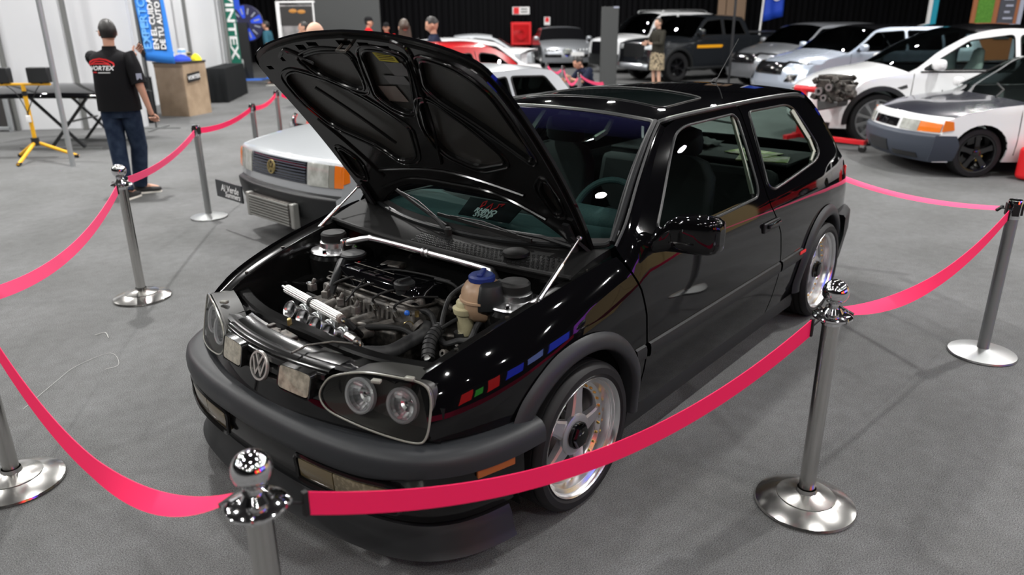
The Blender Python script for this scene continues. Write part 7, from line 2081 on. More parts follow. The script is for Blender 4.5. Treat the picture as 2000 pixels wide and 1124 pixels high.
MB().box((0, 0, 0), (0.72, 0.02, 0.30)).build('sign_board', M['white'], t); MB().box((-0.20, -0.015, 0), (0.24, 0.01, 0.26)).build('sign_square', M['red_print'], t)
for k in range(2): MB().box((0.13, -0.015, 0.06-0.11*k), (0.28, 0.01, 0.04)).build('sign_print', M['rubber'], t)
c = on_curtain(1072, 41)
t = empty('wall_sign', c); t.rotation_euler = (0, 0, HALL_RZ); tag(t, 'small white sign with a red print above the silver saloon', 'sign')
MB().box((0, 0, 0), (0.25, 0.02, 0.32)).build('sign_board', M['white'], t); MB().box((0, -0.015, 0.05), (0.16, 0.01, 0.18)).build('sign_square', M['red_print'], t)

# brown boards, blue flag, cyan panel and garden display along the curtain
for u, w, mt, lb in ((1405, 0.30, 'brown_panel', 'narrow brown board behind the white SUV tail'), (1432, 0.75, 'brown_panel', 'wide brown board behind the pickup cab')):
    c = on_curtain(u, 30, 31.5); c.z = 0
    o = MB().box((0, 0, 1.8), (w, 0.05, 3.6)).build('brown_board', M[mt], smooth=False); o.location = c; o.rotation_euler = (0, 0, HALL_RZ); tag(o, lb, 'board')
c = on_curtain(1478, 30, 27.5); c.z = 0
t = empty('feather_flag', c); t.rotation_euler = (0, 0, HALL_RZ); tag(t, 'blue flag with a white mark on a pale pole behind the pickup', 'flag')
MB().cyl((0, 0, 0), (0.12, 0, 3.4), 0.035, n=8).build('flag_pole', M['white'], t)
MB().lathe([(0.0, 0), (0.3, 0), (0.3, 0.03), (0, 0.05)], 16).build('flag_foot', M['black_metal'], t)
rows = [[(0.10 + x, 0.04*math.sin(x*14+z), z + 0.25*x*(1 if z < 2 else 0)) for x in np.linspace(0, 0.68, 9)] for z in np.linspace(1.55, 3.3, 8)]
MB().grid(rows).build('flag_cloth', M['flag_blue'], t, solid=0.005)
MB().lathe([(0.09, 0.0), (0.13, 0.0), (0.13, 0.012), (0.09, 0.012)], 20, Matrix.Translation((0.5, -0.06, 2.35)) @ Matrix.Rotation(PI/2, 4, 'X')).build('flag_mark', M['white_print'], t)
c = on_curtain(1798, 40, 24); c.z = 0
t = empty('display_column', c); t.rotation_euler = (0, 0, HALL_RZ); tag(t, 'slim cyan column with a white edge above the silver SUV', 'column')
MB().box((0.12, 0, 1.9), (0.20, 0.1, 3.6)).build('cyan_face', M['cyan_panel'], t); MB().box((0.0, -0.01, 1.9), (0.06, 0.12, 3.6)).build('white_edge', M['white'], t); MB().box((0.08, 0, 0.05), (0.5, 0.4, 0.1)).build('column_foot', M['black_metal'], t)
c = on_curtain(1918, 40, 20); c.z = 0
t = empty('garden_display', c); t.rotation_euler = (0, 0, HALL_RZ); tag(t, 'wooden display wall with a moss panel and slate menu board', 'display')
MB().box((0.0, 0, 1.7), (1.15, 0.06, 3.4)).build('wood_wall', M['red_wood'], t)
MB().box((-0.28, -0.04, 1.7), (0.40, 0.04, 1.0)).build('moss_panel', M['moss'], t)
mn = MB().box((0.27, -0.04, 1.68), (0.40, 0.03, 1.1)).build('menu_board', M['slate'], t)
for k in range(6): MB().box((0.27 + 0.04*(k % 2), -0.06, 2.08-0.15*k), (0.24 - 0.05*(k % 3), 0.006, 0.045)).build('menu_line', M['slate_light'], mn, smooth=False)
MB().box((0.62, -0.02, 1.7), (0.10, 0.08, 3.4)).build('steel_post', M['slate_light'], t)
c = on_curtain(1424, 60, 17.5); c.z = 0
o = MB().box((0, 0, 1.15), (0.05, 0.05, 2.3)).build('black_post', M['black_metal'], bevel=0.01); o.location = c; o.rotation_euler = (0, 0, HALL_RZ)
tag(o, 'thin black post in front of the pickup cab', 'post')

# engine on a red stand
es = Vector(ground(1598, 300, 0.0))
ed = (G(1690, 298) - G(1600, 286)).normalized()
base = G(1690, 299) - ed*1.0
t = empty('engine_stand', base); tag(t, 'red wheeled stand holding a bare engine block', 'engine stand')
M['red_stand'] = mat('red_stand_paint', (0.62, 0.012, 0.02), 0.35)
sd_ = Vector((-ed.y, ed.x, 0))
MB().bar(Vector((0, 0, 0.13)) - ed*0.1, ed*0.98 + Vector((0, 0, 0.13)), 0.07, 0.06).build('base_beam', M['red_stand'], t, bevel=0.005)
MB().bar(Vector((0, 0, 0.13)) - sd_*0.35, Vector((0, 0, 0.13)) + sd_*0.35, 0.07, 0.06).build('cross_beam', M['red_stand'], t, bevel=0.005)
for q in (ed*0.95, -sd_*0.33, sd_*0.33):
    cs_ = MB().cyl(q + Vector((0, 0, 0.05)) - sd_*0.02, q + Vector((0, 0, 0.05)) + sd_*0.02, 0.05, n=14).build('castor', M['rubber'], t)
    MB().box(tuple(q + Vector((0, 0, 0.085))), (0.06, 0.06, 0.04)).build('castor_fork', M['steel'], cs_)
top_ = G(1597, 172, 0.90) - base
MB().bar(Vector((0, 0, 0.14)), Vector((0, 0, 0.77)), 0.08, 0.08).build('upright', M['red_stand'], t, bevel=0.005)
MB().cyl(Vector((0, 0, 0.77)) - ed*0.14, Vector((0, 0, 0.77)) + ed*0.20, 0.045, n=14).build('swivel_tube', M['red_stand'], t)
MB().cyl(Vector((0, 0, 0.77)) - ed*0.20, Vector((0, 0, 0.77)) - ed*0.14, 0.015, n=8).build('swivel_handle', M['dark_metal'], t)
eb = empty('engine_block', base + ed*0.42 + Vector((0, 0, 0.73)), math.atan2(ed.y, ed.x)); tag(eb, 'bare grimy engine block bolted to the red stand', 'engine')
MB().box((0.02, 0, 0.06), (0.36, 0.30, 0.28)).build('block', M['dark_metal'], eb, bevel=0.02)
MB().box((0.02, 0.0, 0.225), (0.36, 0.28, 0.05)).build('deck', M['dark_metal'], eb, bevel=0.01)
MB().prism([(-0.14, -0.14, -0.08), (0.18, -0.14, -0.08), (0.17, -0.13, -0.15), (0.04, -0.12, -0.19), (-0.12, -0.13, -0.23)], (0, 0.26, 0)).build('oil_pan', M['pan_metal'], eb, bevel=0.015)
M_ = None
rnd = random.Random(3)
for k in range(30):
    p = (rnd.uniform(-0.19, 0.24), rnd.choice((-0.16, 0.16)) + rnd.uniform(-0.03, 0.03), rnd.uniform(-0.12, 0.22)) if k % 3 else (rnd.choice((-0.18, 0.22)), rnd.uniform(-0.15, 0.15), rnd.uniform(-0.1, 0.2))
    MB().box(p, (rnd.uniform(0.03, 0.09), rnd.uniform(0.03, 0.08), rnd.uniform(0.03, 0.08)), Matrix.Rotation(rnd.uniform(0, 1), 3, 'Y')).build('boss', M['engine_grey'] if k % 4 == 0 else M['dark_metal'], eb, bevel=0.008)
for (x, z, r) in ((-0.08, 0.04, 0.055), (0.06, 0.10, 0.05), (0.0, -0.04, 0.045)):
    MB().lathe([(r*0.5, 0.0), (r, 0.0), (r, 0.05), (r*0.5, 0.05)], 16, Matrix.Translation((x, -0.17, z)) @ Matrix.Rotation(PI/2, 4, 'X')).build('flange', M['satin_steel'], eb)
mb = MB(); mb.cyl((0.22, -0.05, 0.03), (0.36, -0.08, 0.03), 0.05, n=14); mb.box((0.30, -0.1, 0.10), (0.10, 0.10, 0.08)); mb.build('pump_housing', M['engine_grey'], eb, bevel=0.008)

# red jerrican shape cut by the right edge
c = G(2016, 352)
o = MB().box((0, 0, 0.19), (0.34, 0.22, 0.36)).build('red_container', M['red_print'], bevel=0.05, bseg=4); o.location = c; o.rotation_euler = (0, 0, HALL_RZ+0.3)
tag(o, 'round-cornered red container cut by the right edge', 'container')
MB().cyl((0.05, 0, 0.36), (0.05, 0, 0.41), 0.035, n=12).build('container_cap', M['red_lens'], o)
MB().tube([(-0.10, 0, 0.36), (-0.10, 0, 0.42), (0.0, 0, 0.42)], 0.014, 8).build('container_handle', M['red_print'], o)

# ================================================================ people (local: facing +x, left = +y)
def skin_mesh(name, pts, edges, rad, root=0, sub=2):
    me = bpy.data.meshes.new(name)
    me.from_pydata([tuple(p) for p in pts], edges, [])
    o = bpy.data.objects.new(name, me); COL.objects.link(o)
    md = o.modifiers.new('skin', 'SKIN'); md.use_smooth_shade = True; md.branch_smoothing = 0.6
    sv = me.skin_vertices[0].data
    for i, r in enumerate(rad):
        sv[i].radius = (r, r) if not isinstance(r, tuple) else r
        sv[i].use_root = (i == root)
    sb_ = o.modifiers.new('sub', 'SUBSURF'); sb_.levels = sub; sb_.render_levels = sub
    bpy.context.view_layer.update()
    dg = bpy.context.evaluated_depsgraph_get()
    m2 = bpy.data.meshes.new_from_object(o.evaluated_get(dg))
    bpy.data.objects.remove(o, do_unlink=True)
    v = [tuple(x.co) for x in m2.vertices]; f = [tuple(p.vertices) for p in m2.polygons]
    bpy.data.meshes.remove(m2)
    return v, f


def head_pts(scale=1.0, grow=1.0, n=20, m=14):
    """head around its centre, facing +x; returns rows of points"""
    rows = []
    for i in range(m+1):
        a = PI*i/m
        z = math.cos(a); r = math.sin(a)
        row = []
        for k in range(n):
            t = 2*PI*k/n
            x, y = r*math.cos(t), r*math.sin(t)
            px, py, pz = x*0.100, y*0.077, z*0.118
            if pz < 0:                       # narrow the jaw, carry the chin forward
                q = -pz/0.118
                py *= 1 - 0.34*q; px *= 1 - 0.18*q
                px += 0.022*q
            if x > 0.55 and abs(y) < 0.30:   # brow, nose, lips
                if -0.45 < z < 0.12: px += 0.020*math.exp(-(y/0.10)**2)*max(0, math.sin(PI*(0.12-z)/0.57))
                if 0.05 < z < 0.30: px += 0.004
            if x > 0.5 and 0.12 < abs(y) < 0.5 and -0.05 < z < 0.15: px -= 0.007
            g = grow
            row.append(Vector((px*g, py*g, pz*g))*scale)
        rows.append(row)
    return rows


def figure(name, label, loc, rz, H=1.75, pose=None, shirt=None, trousers=None, skin=None, hair=None, hairstyle='short', head_yaw=0.0, head_pitch=0.0, shoes=None, sleeves=True, cap=None, skirt=None, girth=1.0):
    k = H/1.75
    J = dict(pelvis=(0, 0, .95), spine=(-.01, 0, 1.10), chest=(0, 0, 1.30), neck=(0.0, 0, 1.475), head=(.025, 0, 1.635),
             shl=(0, .175, 1.425), ell=(-.03, .235, 1.14), wrl=(.03, .25, .90), hal=(.05, .245, .83),
             shr=(0, -.175, 1.425), elr=(-.03, -.235, 1.14), wrr=(.03, -.25, .90), har=(.05, -.245, .83),
             hil=(0, .09, .91), knl=(.015, .10, .50), anl=(-.02, .105, .09), tol=(.15, .12, .03),
             hir=(0, -.09, .91), knr=(.015, -.10, .50), anr=(-.02, -.105, .09), tor=(.15, -.12, .03))
    if pose: J.update(pose)
    J = {a: Vector(b)*k for a, b in J.items()}
    root = empty(name, loc, rz); tag(root, label, 'person')
    skin = skin or M['skin']
    names = list(J.keys()); idx = {n_: i for i, n_ in enumerate(names)}
    E = [('pelvis', 'spine'), ('spine', 'chest'), ('chest', 'neck'), ('neck', 'head'), ('chest', 'shl'), ('shl', 'ell'), ('ell', 'wrl'), ('wrl', 'hal'), ('chest', 'shr'), ('shr', 'elr'), ('elr', 'wrr'), ('wrr', 'har'), ('pelvis', 'hil'), ('hil', 'knl'), ('knl', 'anl'), ('anl', 'tol'), ('pelvis', 'hir'), ('hir', 'knr'), ('knr', 'anr'), ('anr', 'tor')]
    RD = dict(pelvis=.115, spine=.105, chest=.11, neck=.052, head=.06, sh=.052, el=.040, wr=.027, ha=.030, hi=.082, kn=.052, an=.036, to=.03)
    rad = [(RD.get(n_) or RD[n_[:2]])*k for n_ in names]
    v, f = skin_mesh(name+'_body', [J[n_] for n_ in names], [(idx[a], idx[b]) for a, b in E], rad, idx['pelvis'])
    mb = MB(); mb.add(v, f)
    hm = Matrix.Translation(J['head']) @ Matrix.Rotation(head_yaw, 4, 'Z') @ Matrix.Rotation(head_pitch, 4, 'Y')
    rows = [[hm @ p for p in r] for r in head_pts(k)]
    mb.grid(rows, cv=True)
    for s in (1, -1):                        # ears
        c = hm @ (Vector((-0.005, s*0.079, -0.005))*k)
        mb.ball(tuple(c), 0.03*k, 10, 6, (0.65, 0.28, 1.0), hm.to_3x3())
    for s, hn, wn in ((1, 'hal', 'wrl'), (-1, 'har', 'wrr')):
        h_, w_ = J[hn], J[wn]
        d = (h_-w_).normalized()
        sd = d.cross(Vector((1, 0, 0)))
        if sd.length < 0.2: sd = d.cross(Vector((0, 1, 0)))
        sd.normalize(); nrm = d.cross(sd)
        for q in range(4):                   # fingers, then the thumb from the side of the palm
            o = h_ + sd*(0.030-0.020*q)*k + d*0.022*k
            L_ = (0.068, 0.078, 0.073, 0.058)[q]*k
            c1 = o + d*L_*0.45 + nrm*0.006*k*s; c2 = c1 + d*L_*0.32 + nrm*0.018*k*s; c3 = c2 + d*L_*0.18 + nrm*0.022*k*s
            mb.tube([o, c1, c2, c3], [0.0095*k, 0.009*k, 0.008*k, 0.006*k], 7)
        o = h_ + sd*0.026*k - d*0.010*k
        mb.tube([o, o + sd*0.026*k + d*0.022*k, o + sd*0.034*k + d*0.05*k], [0.012*k, 0.0105*k, 0.007*k], 7)
    mb.build('body', skin, root, angle=80)
    eye = MB()
    for s in (1, -1):
        eye.ball(tuple(hm @ (Vector((0.084, s*0.030, 0.012))*k)), 0.011*k, 8, 6)
    eye.build('eyes', M['hair_black'], root)
    # hair
    if hairstyle != 'bald':
        rows = []
        full = head_pts(k, 1.07)
        hb = MB(); vs = []; fs = []
        n = len(full[0])
        low = {'short': -0.52, 'long': -0.3, 'fade': -0.1}.get(hairstyle, -0.2)
        for i in range(len(full)):
            for q in range(n): vs.append(hm @ (full[i][q] + Vector((-0.006*k, 0, 0.006*k))))
        m_ = len(full)-1
        for i in range(m_):
            z = math.cos(PI*(i+0.5)/m_)
            for q in range(n):
                x = math.cos(2*PI*(q+0.5)/n)*math.sin(PI*(i+0.5)/m_)
                lim = low if x < 0.05 else (0.18 if x < 0.45 else 0.55)
                if z > lim: fs.append((i*n+q, (i+1)*n+q, (i+1)*n+(q+1) % n, i*n+(q+1) % n))
        hb.add(vs, fs)
        if hairstyle == 'long':
            rows = []
            for zz, w, dpt in ((0.03, 0.082, -0.05), (-0.06, 0.092, -0.062), (-0.16, 0.10, -0.075), (-0.27, 0.095, -0.08), (-0.36, 0.07, -0.08), (-0.42, 0.03, -0.075)):
                rows.append([hm @ (Vector((dpt - 0.02*math.cos(a_), w*math.sin(a_), zz))*k) if abs(a_) < 1.6 else hm @ (Vector((dpt+0.035, w*math.sin(a_), zz))*k) for a_ in np.linspace(-PI, PI, 16, endpoint=False)])
            MB().grid(rows, cv=True).build('hair_length', hair or M['hair_black'], root, angle=70)
        hb.build('hair', hair or M['hair_black'], root, angle=70, weld=True)
    if cap:
        cb_ = MB()
        rows = [[hm @ (Vector((0.108*math.cos(t_)*c_ - 0.004, 0.086*math.sin(t_)*c_, z_))*k) for t_ in np.linspace(0, 2*PI, 18, endpoint=False)] for c_, z_ in ((1.0, 0.045), (1.0, 0.075), (0.85, 0.115), (0.5, 0.138), (0.05, 0.145))]
        cb_.grid(rows, cv=True)
        cb_.grid([[hm @ (Vector((0.09+0.085*r_, y_*(1-0.3*r_), 0.05-0.012*r_))*k) for y_ in np.linspace(-0.07, 0.07, 7)] for r_ in (0, 0.5, 1.0)])
        cb_.build('cap', cap, root, angle=60)
    # shirt: torso loft with sleeves
    def ring(c, rx, ry, yaw=0.0, n=22, e=0.8):
        out = []
        for q in range(n):
            t_ = 2*PI*q/n
            x = rx*math.copysign(abs(math.cos(t_))**e, math.cos(t_)); y = ry*math.copysign(abs(math.sin(t_))**e, math.sin(t_))
            out.append(c + Vector((x*math.cos(yaw)-y*math.sin(yaw), x*math.sin(yaw)+y*math.cos(yaw), 0)))
        return out
    shv = J['shl']-J['shr']; yw = math.atan2(-shv.x, shv.y)
    g_ = girth
    if shirt:
        sb2 = MB()
        P, S, C, N_ = J['pelvis'], J['spine'], J['chest'], J['neck']
        up = (N_-P)
        rows = [ring(P + Vector((0, 0, -0.06*k)), 0.128*k*g_, 0.178*k*g_, yw*0.4), ring(P + Vector((0, 0, 0.03*k)), 0.125*k*g_, 0.176*k*g_, yw*0.5), ring(S, 0.122*k*g_, 0.170*k*g_, yw*0.7), ring(C + Vector((0, 0, -0.04*k)), 0.128*k*g_, 0.188*k, yw), ring(C + Vector((0, 0, 0.06*k)), 0.125*k, 0.208*k, yw), ring(C + (N_-C)*0.60, 0.108*k, 0.215*k, yw), ring(C + (N_-C)*0.82, 0.088*k, 0.165*k, yw), ring(C + (N_-C)*0.95, 0.068*k, 0.095*k, yw), ring(N_ + Vector((0, 0, 0.005*k)), 0.060*k, 0.066*k, yw), ring(N_ + Vector((0, 0, 0.035*k)), 0.056*k, 0.060*k, yw)]
        sb2.grid(rows, cv=True)
        for a_, b_, c_ in (('shl', 'ell', 'wrl'), ('shr', 'elr', 'wrr')):
            p0, p1, p2 = J[a_], J[b_], J[c_]
            inn = p0 + (C + (N_-C)*0.35 - p0)*0.55
            if sleeves == 'long': sb2.tube([inn, p0, p0.lerp(p1, 0.5), p1, p1.lerp(p2, 0.5), p1.lerp(p2, 0.95)], [0.05*k, 0.074*k, 0.064*k, 0.056*k, 0.05*k, 0.042*k], 14)
            else: sb2.tube([inn, p0, p0.lerp(p1, 0.35), p0.lerp(p1, 0.80), p0.lerp(p1, 0.92)], [0.05*k, 0.078*k, 0.074*k, 0.071*k, 0.073*k], 14)
        sb2.build('shirt', shirt, root, angle=75)
    if trousers:
        tb = MB()
        P = J['pelvis']
        tb.grid([ring(P + Vector((0, 0, 0.06*k)), 0.118*k*g_, 0.168*k*g_), ring(P, 0.122*k*g_, 0.172*k*g_), ring(P + Vector((0, 0, -0.07*k)), 0.118*k, 0.172*k), ring(P + Vector((0, 0, -0.13*k)), 0.10*k, 0.16*k)], cv=True)
        for a_, b_, c_ in (('hil', 'knl', 'anl'), ('hir', 'knr', 'anr')):
            p0, p1, p2 = J[a_], J[b_], J[c_]
            tb.tube([p0 + Vector((0, 0, 0.02*k)), p0.lerp(p1, 0.25), p0.lerp(p1, 0.6), p1, p1.lerp(p2, 0.4), p1.lerp(p2, 0.85), p2 + Vector((0, 0, 0.0))], [0.100*k, 0.100*k, 0.090*k, 0.082*k, 0.078*k, 0.070*k, 0.070*k], 16)
        tb.build('trousers', trousers, root, angle=75)
    if skirt:
        P = J['pelvis']
        MB().grid([ring(P + Vector((0, 0, 0.1*k)), 0.11*k, 0.15*k), ring(P + Vector((0, 0, -0.08*k)), 0.14*k, 0.19*k), ring(P + Vector((0, 0, -0.35*k)), 0.15*k, 0.20*k), ring(P + Vector((0, 0, -0.42*k)), 0.15*k, 0.20*k)], cv=True).build('skirt', skirt, root, angle=70)
    for a_, b_ in (('anl', 'tol'), ('anr', 'tor')):
        p0, p1 = J[a_], J[b_]
        d = Vector((p1.x-p0.x, p1.y-p0.y, 0)).normalized(); sd = Vector((-d.y, d.x, 0)); zb = min(p0.z-0.09*k, p1.z-0.03*k)
        o = Vector((p0.x, p0.y, zb))
        def foot(z0, z1, gw):
            rows = []
            for s_, w_, hgt in ((-0.075, 0.02, 0.8), (-0.06, 0.034, 1.0), (0.0, 0.038, 1.0), (0.08, 0.044, 0.72), (0.15, 0.047, 0.55), (0.185, 0.036, 0.45), (0.20, 0.015, 0.3)):
                c = o + d*s_*k
                rows.append([c + sd*y_*w_*gw*k + Vector((0, 0, (z0 + (z1-z0)*zz*hgt)*k)) for y_, zz in ((-1, 0), (-1, 0.5), (-0.6, 1.0), (0.6, 1.0), (1, 0.5), (1, 0))])
            m2 = MB().grid(rows, cv=True); m2.add(rows[0], [tuple(range(6))]); m2.add(rows[-1], [tuple(range(6))]); return m2
        sh_ = foot(0.022, 0.095, 1.0).build('shoe', shoes or M['shoe_black'], root, angle=60)
        foot(0.0, 0.03, 1.06).build('sole', M['shoe_sole'] if shoes is None else M['rubber'], sh_, angle=60)
    root['_h'] = H
    return root, J, hm


FR = math.atan2(VF[1], VF[0])
# man with the phone, seen from behind
mc = G(266, 383)
lf_, rf_ = G(256, 389), G(279, 377)
ml = Matrix.Rotation(-FR, 3, 'Z')
a1 = ml @ (lf_ - mc); a2 = ml @ (rf_ - mc)
man, J, hm = figure('person', 'man in a black printed shirt and jeans seen from behind, holding a phone', mc, FR, 1.75,
    dict(anl=(a1.x-.02, a1.y+.02, .09), tol=(a1.x+.14, a1.y, .03), knl=(a1.x*.4+.03, a1.y*.5+.09, .50), hil=(0, .095, .91),
         anr=(a2.x-.02, a2.y, .09), tor=(a2.x+.08, a2.y-.16, .03), knr=(a2.x*.5+.03, a2.y*.6-.07, .50),
         shl=(.03, .19, 1.395), shr=(-.02, -.195, 1.40), ell=(.26, .20, 1.20), wrl=(.42, .02, 1.37), hal=(.45, -.045, 1.43),
         elr=(-.05, -.265, 1.13), wrr=(-.01, -.30, .90), har=(.02, -.30, .83)),
    M['shirt_black'], M['denim'], M['skin'], M['hair_black'], 'short', head_yaw=0.75, girth=1.16)
# print on the back of the shirt
bk = J['chest'] + Vector((-0.160, 0.045, 0.04)); pm = frame_m(tuple(bk), (0.10, -1, 0), (0.03, 0, 1))
_bt = text_mesh('back_lettering', 'VORTEX', M['white_print'], 0.058, man, pm @ Matrix.Translation((0, -0.035, 0.004)), 0.001, 0.0012, 0.25, sx=1.1)
mb = MB()
for pts, w in (([(-0.135, 0.0), (-0.12, 0.025), (-0.07, 0.045), (0.0, 0.055), (0.06, 0.045), (0.12, 0.015), (0.135, -0.005)], 0.014), ([(-0.10, 0.01), (-0.05, 0.03), (0.02, 0.03), (0.08, 0.008)], 0.010), ([(-0.13, 0.0), (-0.05, 0.008), (0.05, 0.006), (0.13, -0.01)], 0.008)):
    stroke(mb, pts, w, pm, 0.003, 0.005)
mb.build('back_car_print', M['red_print'], man, smooth=False)
def wrap_back(o, lift):
    """lay flat print onto the curved back of the shirt"""
    cz = J['chest'].z
    for v in o.data.vertices:
        f_ = min(max((v.co.z-(cz-0.04))/0.10, 0), 1)
        rx = 0.128*1.16 + (0.125-0.128*1.16)*f_; ry = 0.188 + (0.208-0.188)*f_
        c0 = J['chest']
        v.co.x = c0.x - rx*(1-min(abs((v.co.y-c0.y)/ry), 0.97)**2.5)**0.4 - lift
MB().box(tuple(pm @ Vector((-0.07, -0.072, 0.004))), (0.002, 0.05, 0.010)).build('back_small_print', M['red_print'], man, smooth=False)
MB().box(tuple(pm @ Vector((0.03, -0.076, 0.004))), (0.002, 0.12, 0.010)).build('back_small_print', M['white_print'], man, smooth=False)
for o_ in [c_ for c_ in man.children if c_.name.startswith('back_')]: wrap_back(o_, 0.008)
sp = J['shr'].lerp(J['elr'], 0.66) + Vector((-0.054, -0.050, 0.0))
MB().box(tuple(sp), (0.006, 0.050, 0.060), Matrix.Rotation(0.72, 3, 'Z')).build('sleeve_patch', M['slate_light'], man)
gl_ = MB()
for s in (1, -1): gl_.tube([hm @ Vector((0.02, s*0.082, 0.012)), hm @ Vector((0.095, s*0.075, 0.015)), hm @ Vector((0.108, s*0.03, 0.012))], 0.003, 5)
gl_.build('glasses', M['rubber'], man)
# phone held in the raised hand
hp_ = Matrix.Translation(mc) @ Matrix.Rotation(FR, 4, 'Z')
pc = hp_ @ (J['hal'] + Vector((0.01, -0.055, 0.03)))
ph = MB().box((0, 0, 0), (0.075, 0.010, 0.155)).build('phone', M['rubber'], bevel=0.004); ph.location = pc; ph.rotation_euler = (0.0, 0.62, FR + 0.9)
tag(ph, 'black phone in the raised hand of the man in jeans', 'phone')
MB().box((0, -0.006, 0), (0.068, 0.002, 0.145)).build('screen', M['glossy_black'], ph)

arms_front = dict(ell=(.10, .25, 1.16), wrl=(.30, .12, 1.16), hal=(.37, .08, 1.18), elr=(.10, -.25, 1.16), wrr=(.30, -.10, 1.14), har=(.37, -.06, 1.16))
def stand(u, dist, label, rz, H, **k):
    lat = (u-1000)/CAM_F*(dist*math.cos(CAM_PITCH) + 0.3)
    return figure('person', label, Vector(hall(lat, dist)), rz, H, **k)
stand(531, 22.0, 'person in a teal shirt standing behind the white framed poster', FR+PI/2, 1.72, shirt=M['shirt_teal'], trousers=M['shirt_black'], hairstyle='short')
stand(606, 16.5, 'man with a pale collar raising a hand to his face', FR+PI/2+0.3, 1.70, shirt=M['white'], trousers=M['shirt_black'], skin=M['skin'], pose=dict(ell=(.16, .22, 1.18), wrl=(.17, .10, 1.42), hal=(.14, .06, 1.50)))
stand(636, 8.4, 'bald man whose head shows just above the raised bonnet', FR+PI-0.9, 1.71, shirt=M['shirt_black'], trousers=M['denim'], skin=M['skin_pale'], hairstyle='bald')
stand(727, 20.5, 'man in a red shirt and dark cap turned to the right', FR-PI/2, 1.78, shirt=M['shirt_red'], trousers=M['shirt_black'], cap=M['shirt_black'], sleeves='long', pose=arms_front)
stand(762, 20.0, 'shorter person in a red shirt and black cap facing the viewer', FR+PI, 1.64, shirt=M['shirt_red'], trousers=M['shirt_black'], cap=M['shirt_black'], sleeves='long')
stand(799, 11.6, 'woman with long hair seen from behind the red car', FR+0.3, 1.73, shirt=M['shirt_black'], trousers=M['shirt_black'], hair=M['hair_brown'], hairstyle='long')
stand(855, 12.2, 'man in a navy shirt looking down to the left', FR+PI/2+0.2, 1.76, shirt=M['shirt_navy'], trousers=M['shirt_black'], hairstyle='fade', head_pitch=0.35, pose=arms_front)
stand(1288, 19.0, 'woman in an olive jacket and animal-print skirt taking a photo', FR+PI/2+0.5, 1.70, shirt=M['shirt_olive'], skirt=M['skirt_print'], hair=M['hair_brown'], hairstyle='short', sleeves='long', skin=M['skin_pale'], pose=arms_front)
stand(1192, 22.5, 'person mostly hidden behind the grey upright board', FR+PI/2, 1.68, shirt=M['shirt_navy'], trousers=M['shirt_black'])
crouch = dict(pelvis=(-.05, 0, .36), spine=(.02, 0, .50), chest=(.12, 0, .66), neck=(.20, 0, .80), head=(.28, 0, .92), shl=(.13, .17, .77), shr=(.13, -.17, .77),
              ell=(.30, .22, .58), wrl=(.46, .16, .62), hal=(.52, .13, .65), elr=(.30, -.22, .56), wrr=(.46, -.14, .58), har=(.52, -.10, .60),
              hil=(-.03, .10, .34), knl=(.32, .15, .46), anl=(.08, .13, .09), tol=(.24, .15, .03), hir=(-.03, -.10, .34), knr=(.32, -.15, .46), anr=(.08, -.13, .09), tor=(.24, -.15, .03))
stand(1158, 15.0, 'man in a dark shirt crouching by the pink belts', FR+PI/2+0.4, 1.75, shirt=M['shirt_navy'], trousers=M['shirt_black'], hairstyle='short', pose=crouch, head_pitch=0.5)

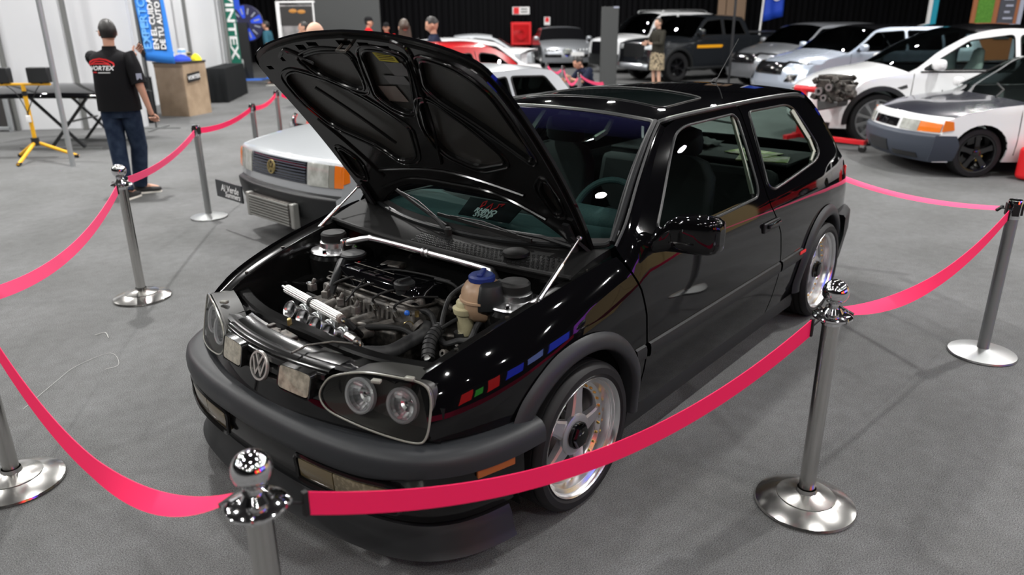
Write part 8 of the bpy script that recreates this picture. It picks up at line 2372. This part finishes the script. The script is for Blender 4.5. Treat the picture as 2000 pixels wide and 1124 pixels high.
# ================================================================ stands beside the car, beyond the right edge of the picture (they show in its paint)
M['tan_wall'] = mat('tan_stand_wall', (0.50, 0.36, 0.17), 0.6)
a, b = Vector((-9.5, 5.2, 0)), Vector((-4.2, 7.6, 0))
mid = (a+b)/2
t = empty('stand_wall', mid, math.atan2(b.y-a.y, b.x-a.x)); tag(t, 'tan wooden stand wall seen only as a reflection in the black door', 'stand wall')
L_ = (b-a).length
for k in range(5):
    MB().box((-L_/2 + L_*(k+0.5)/5, 0, 1.1), (L_/5-0.02, 0.06, 2.8)).build('wall_board', M['tan_wall'], t, smooth=False)
MB().box((0, 0, 2.23), (L_, 0.10, 0.06)).build('top_rail', M['tan_wall'], t, smooth=False)
t = empty('screen_wall', (-0.6, 9.0, 0), 0.0); tag(t, 'row of glowing red and blue screens seen only in the black wing', 'screen wall')
MB().box((0, 0.1, 1.75), (11, 0.08, 3.6)).build('wall_board', M['cloth_dark'], t, smooth=False)
for x, z, w, h, col, st in ((-4.6, 2.3, 1.2, 1.0, (0.5, 0.1, 0.9), 1.5), (-3.1, 2.2, 1.2, 1.1, (0.04, 0.08, 1.0), 2.8), (-1.5, 2.4, 1.3, 0.8, (0.3, 0.4, 1.0), 2.5), (0.1, 2.2, 1.1, 1.2, (0.03, 0.06, 1.0), 2.8), (1.6, 2.1, 1.0, 1.5, (1.0, 0.02, 0.02), 2.8), (2.9, 2.0, 0.7, 0.8, (0.1, 0.9, 0.1), 1.5), (4.1, 2.2, 1.2, 1.2, (1.0, 0.02, 0.02), 2.8)):
    fr = MB().box((x, 0.04, z), (w+0.06, 0.05, h*1.5+0.06)).build('screen_case', M['rubber'], t, smooth=False)
    MB().box((x, 0.01, z), (w, 0.02, h*1.5)).build('screen', mat('lit_screen', col, 0.4, emit=(col, st)), fr, smooth=False)

coupe('coupe_car', 'red coupe beyond the right edge, showing only in the black rear quarter', (-11.2, 3.3), R(-60), M['red_paint'], False, h=1.36)

# loose threads on the carpet
M['thread'] = mat('pale_thread', (0.55, 0.55, 0.53), 0.8)
M['red_thread'] = mat('red_thread', (0.6, 0.03, 0.06), 0.8)
def thread(pts, r, mt, label):
    P = catmull([Vector(ground(u, v, 0.004)) for u, v in pts], 6)
    tag(MB().tube(P, r, 5).build('thread', mt), label, 'thread')
thread([(45, 800), (110, 745), (150, 715), (215, 690), (232, 712), (205, 722)], 0.0009, M['thread'], 'pale thread curled on the carpet left of the bumper')
thread([(185, 655), (205, 650), (212, 660)], 0.0018, M['thread'], 'short pale scrap on the carpet near the ball-top stanchion')

# keep the tree at three levels: thing > part > sub-part
for o in list(bpy.data.objects):
    while o.parent and o.parent.parent and o.parent.parent.parent:
        o.parent = o.parent.parent
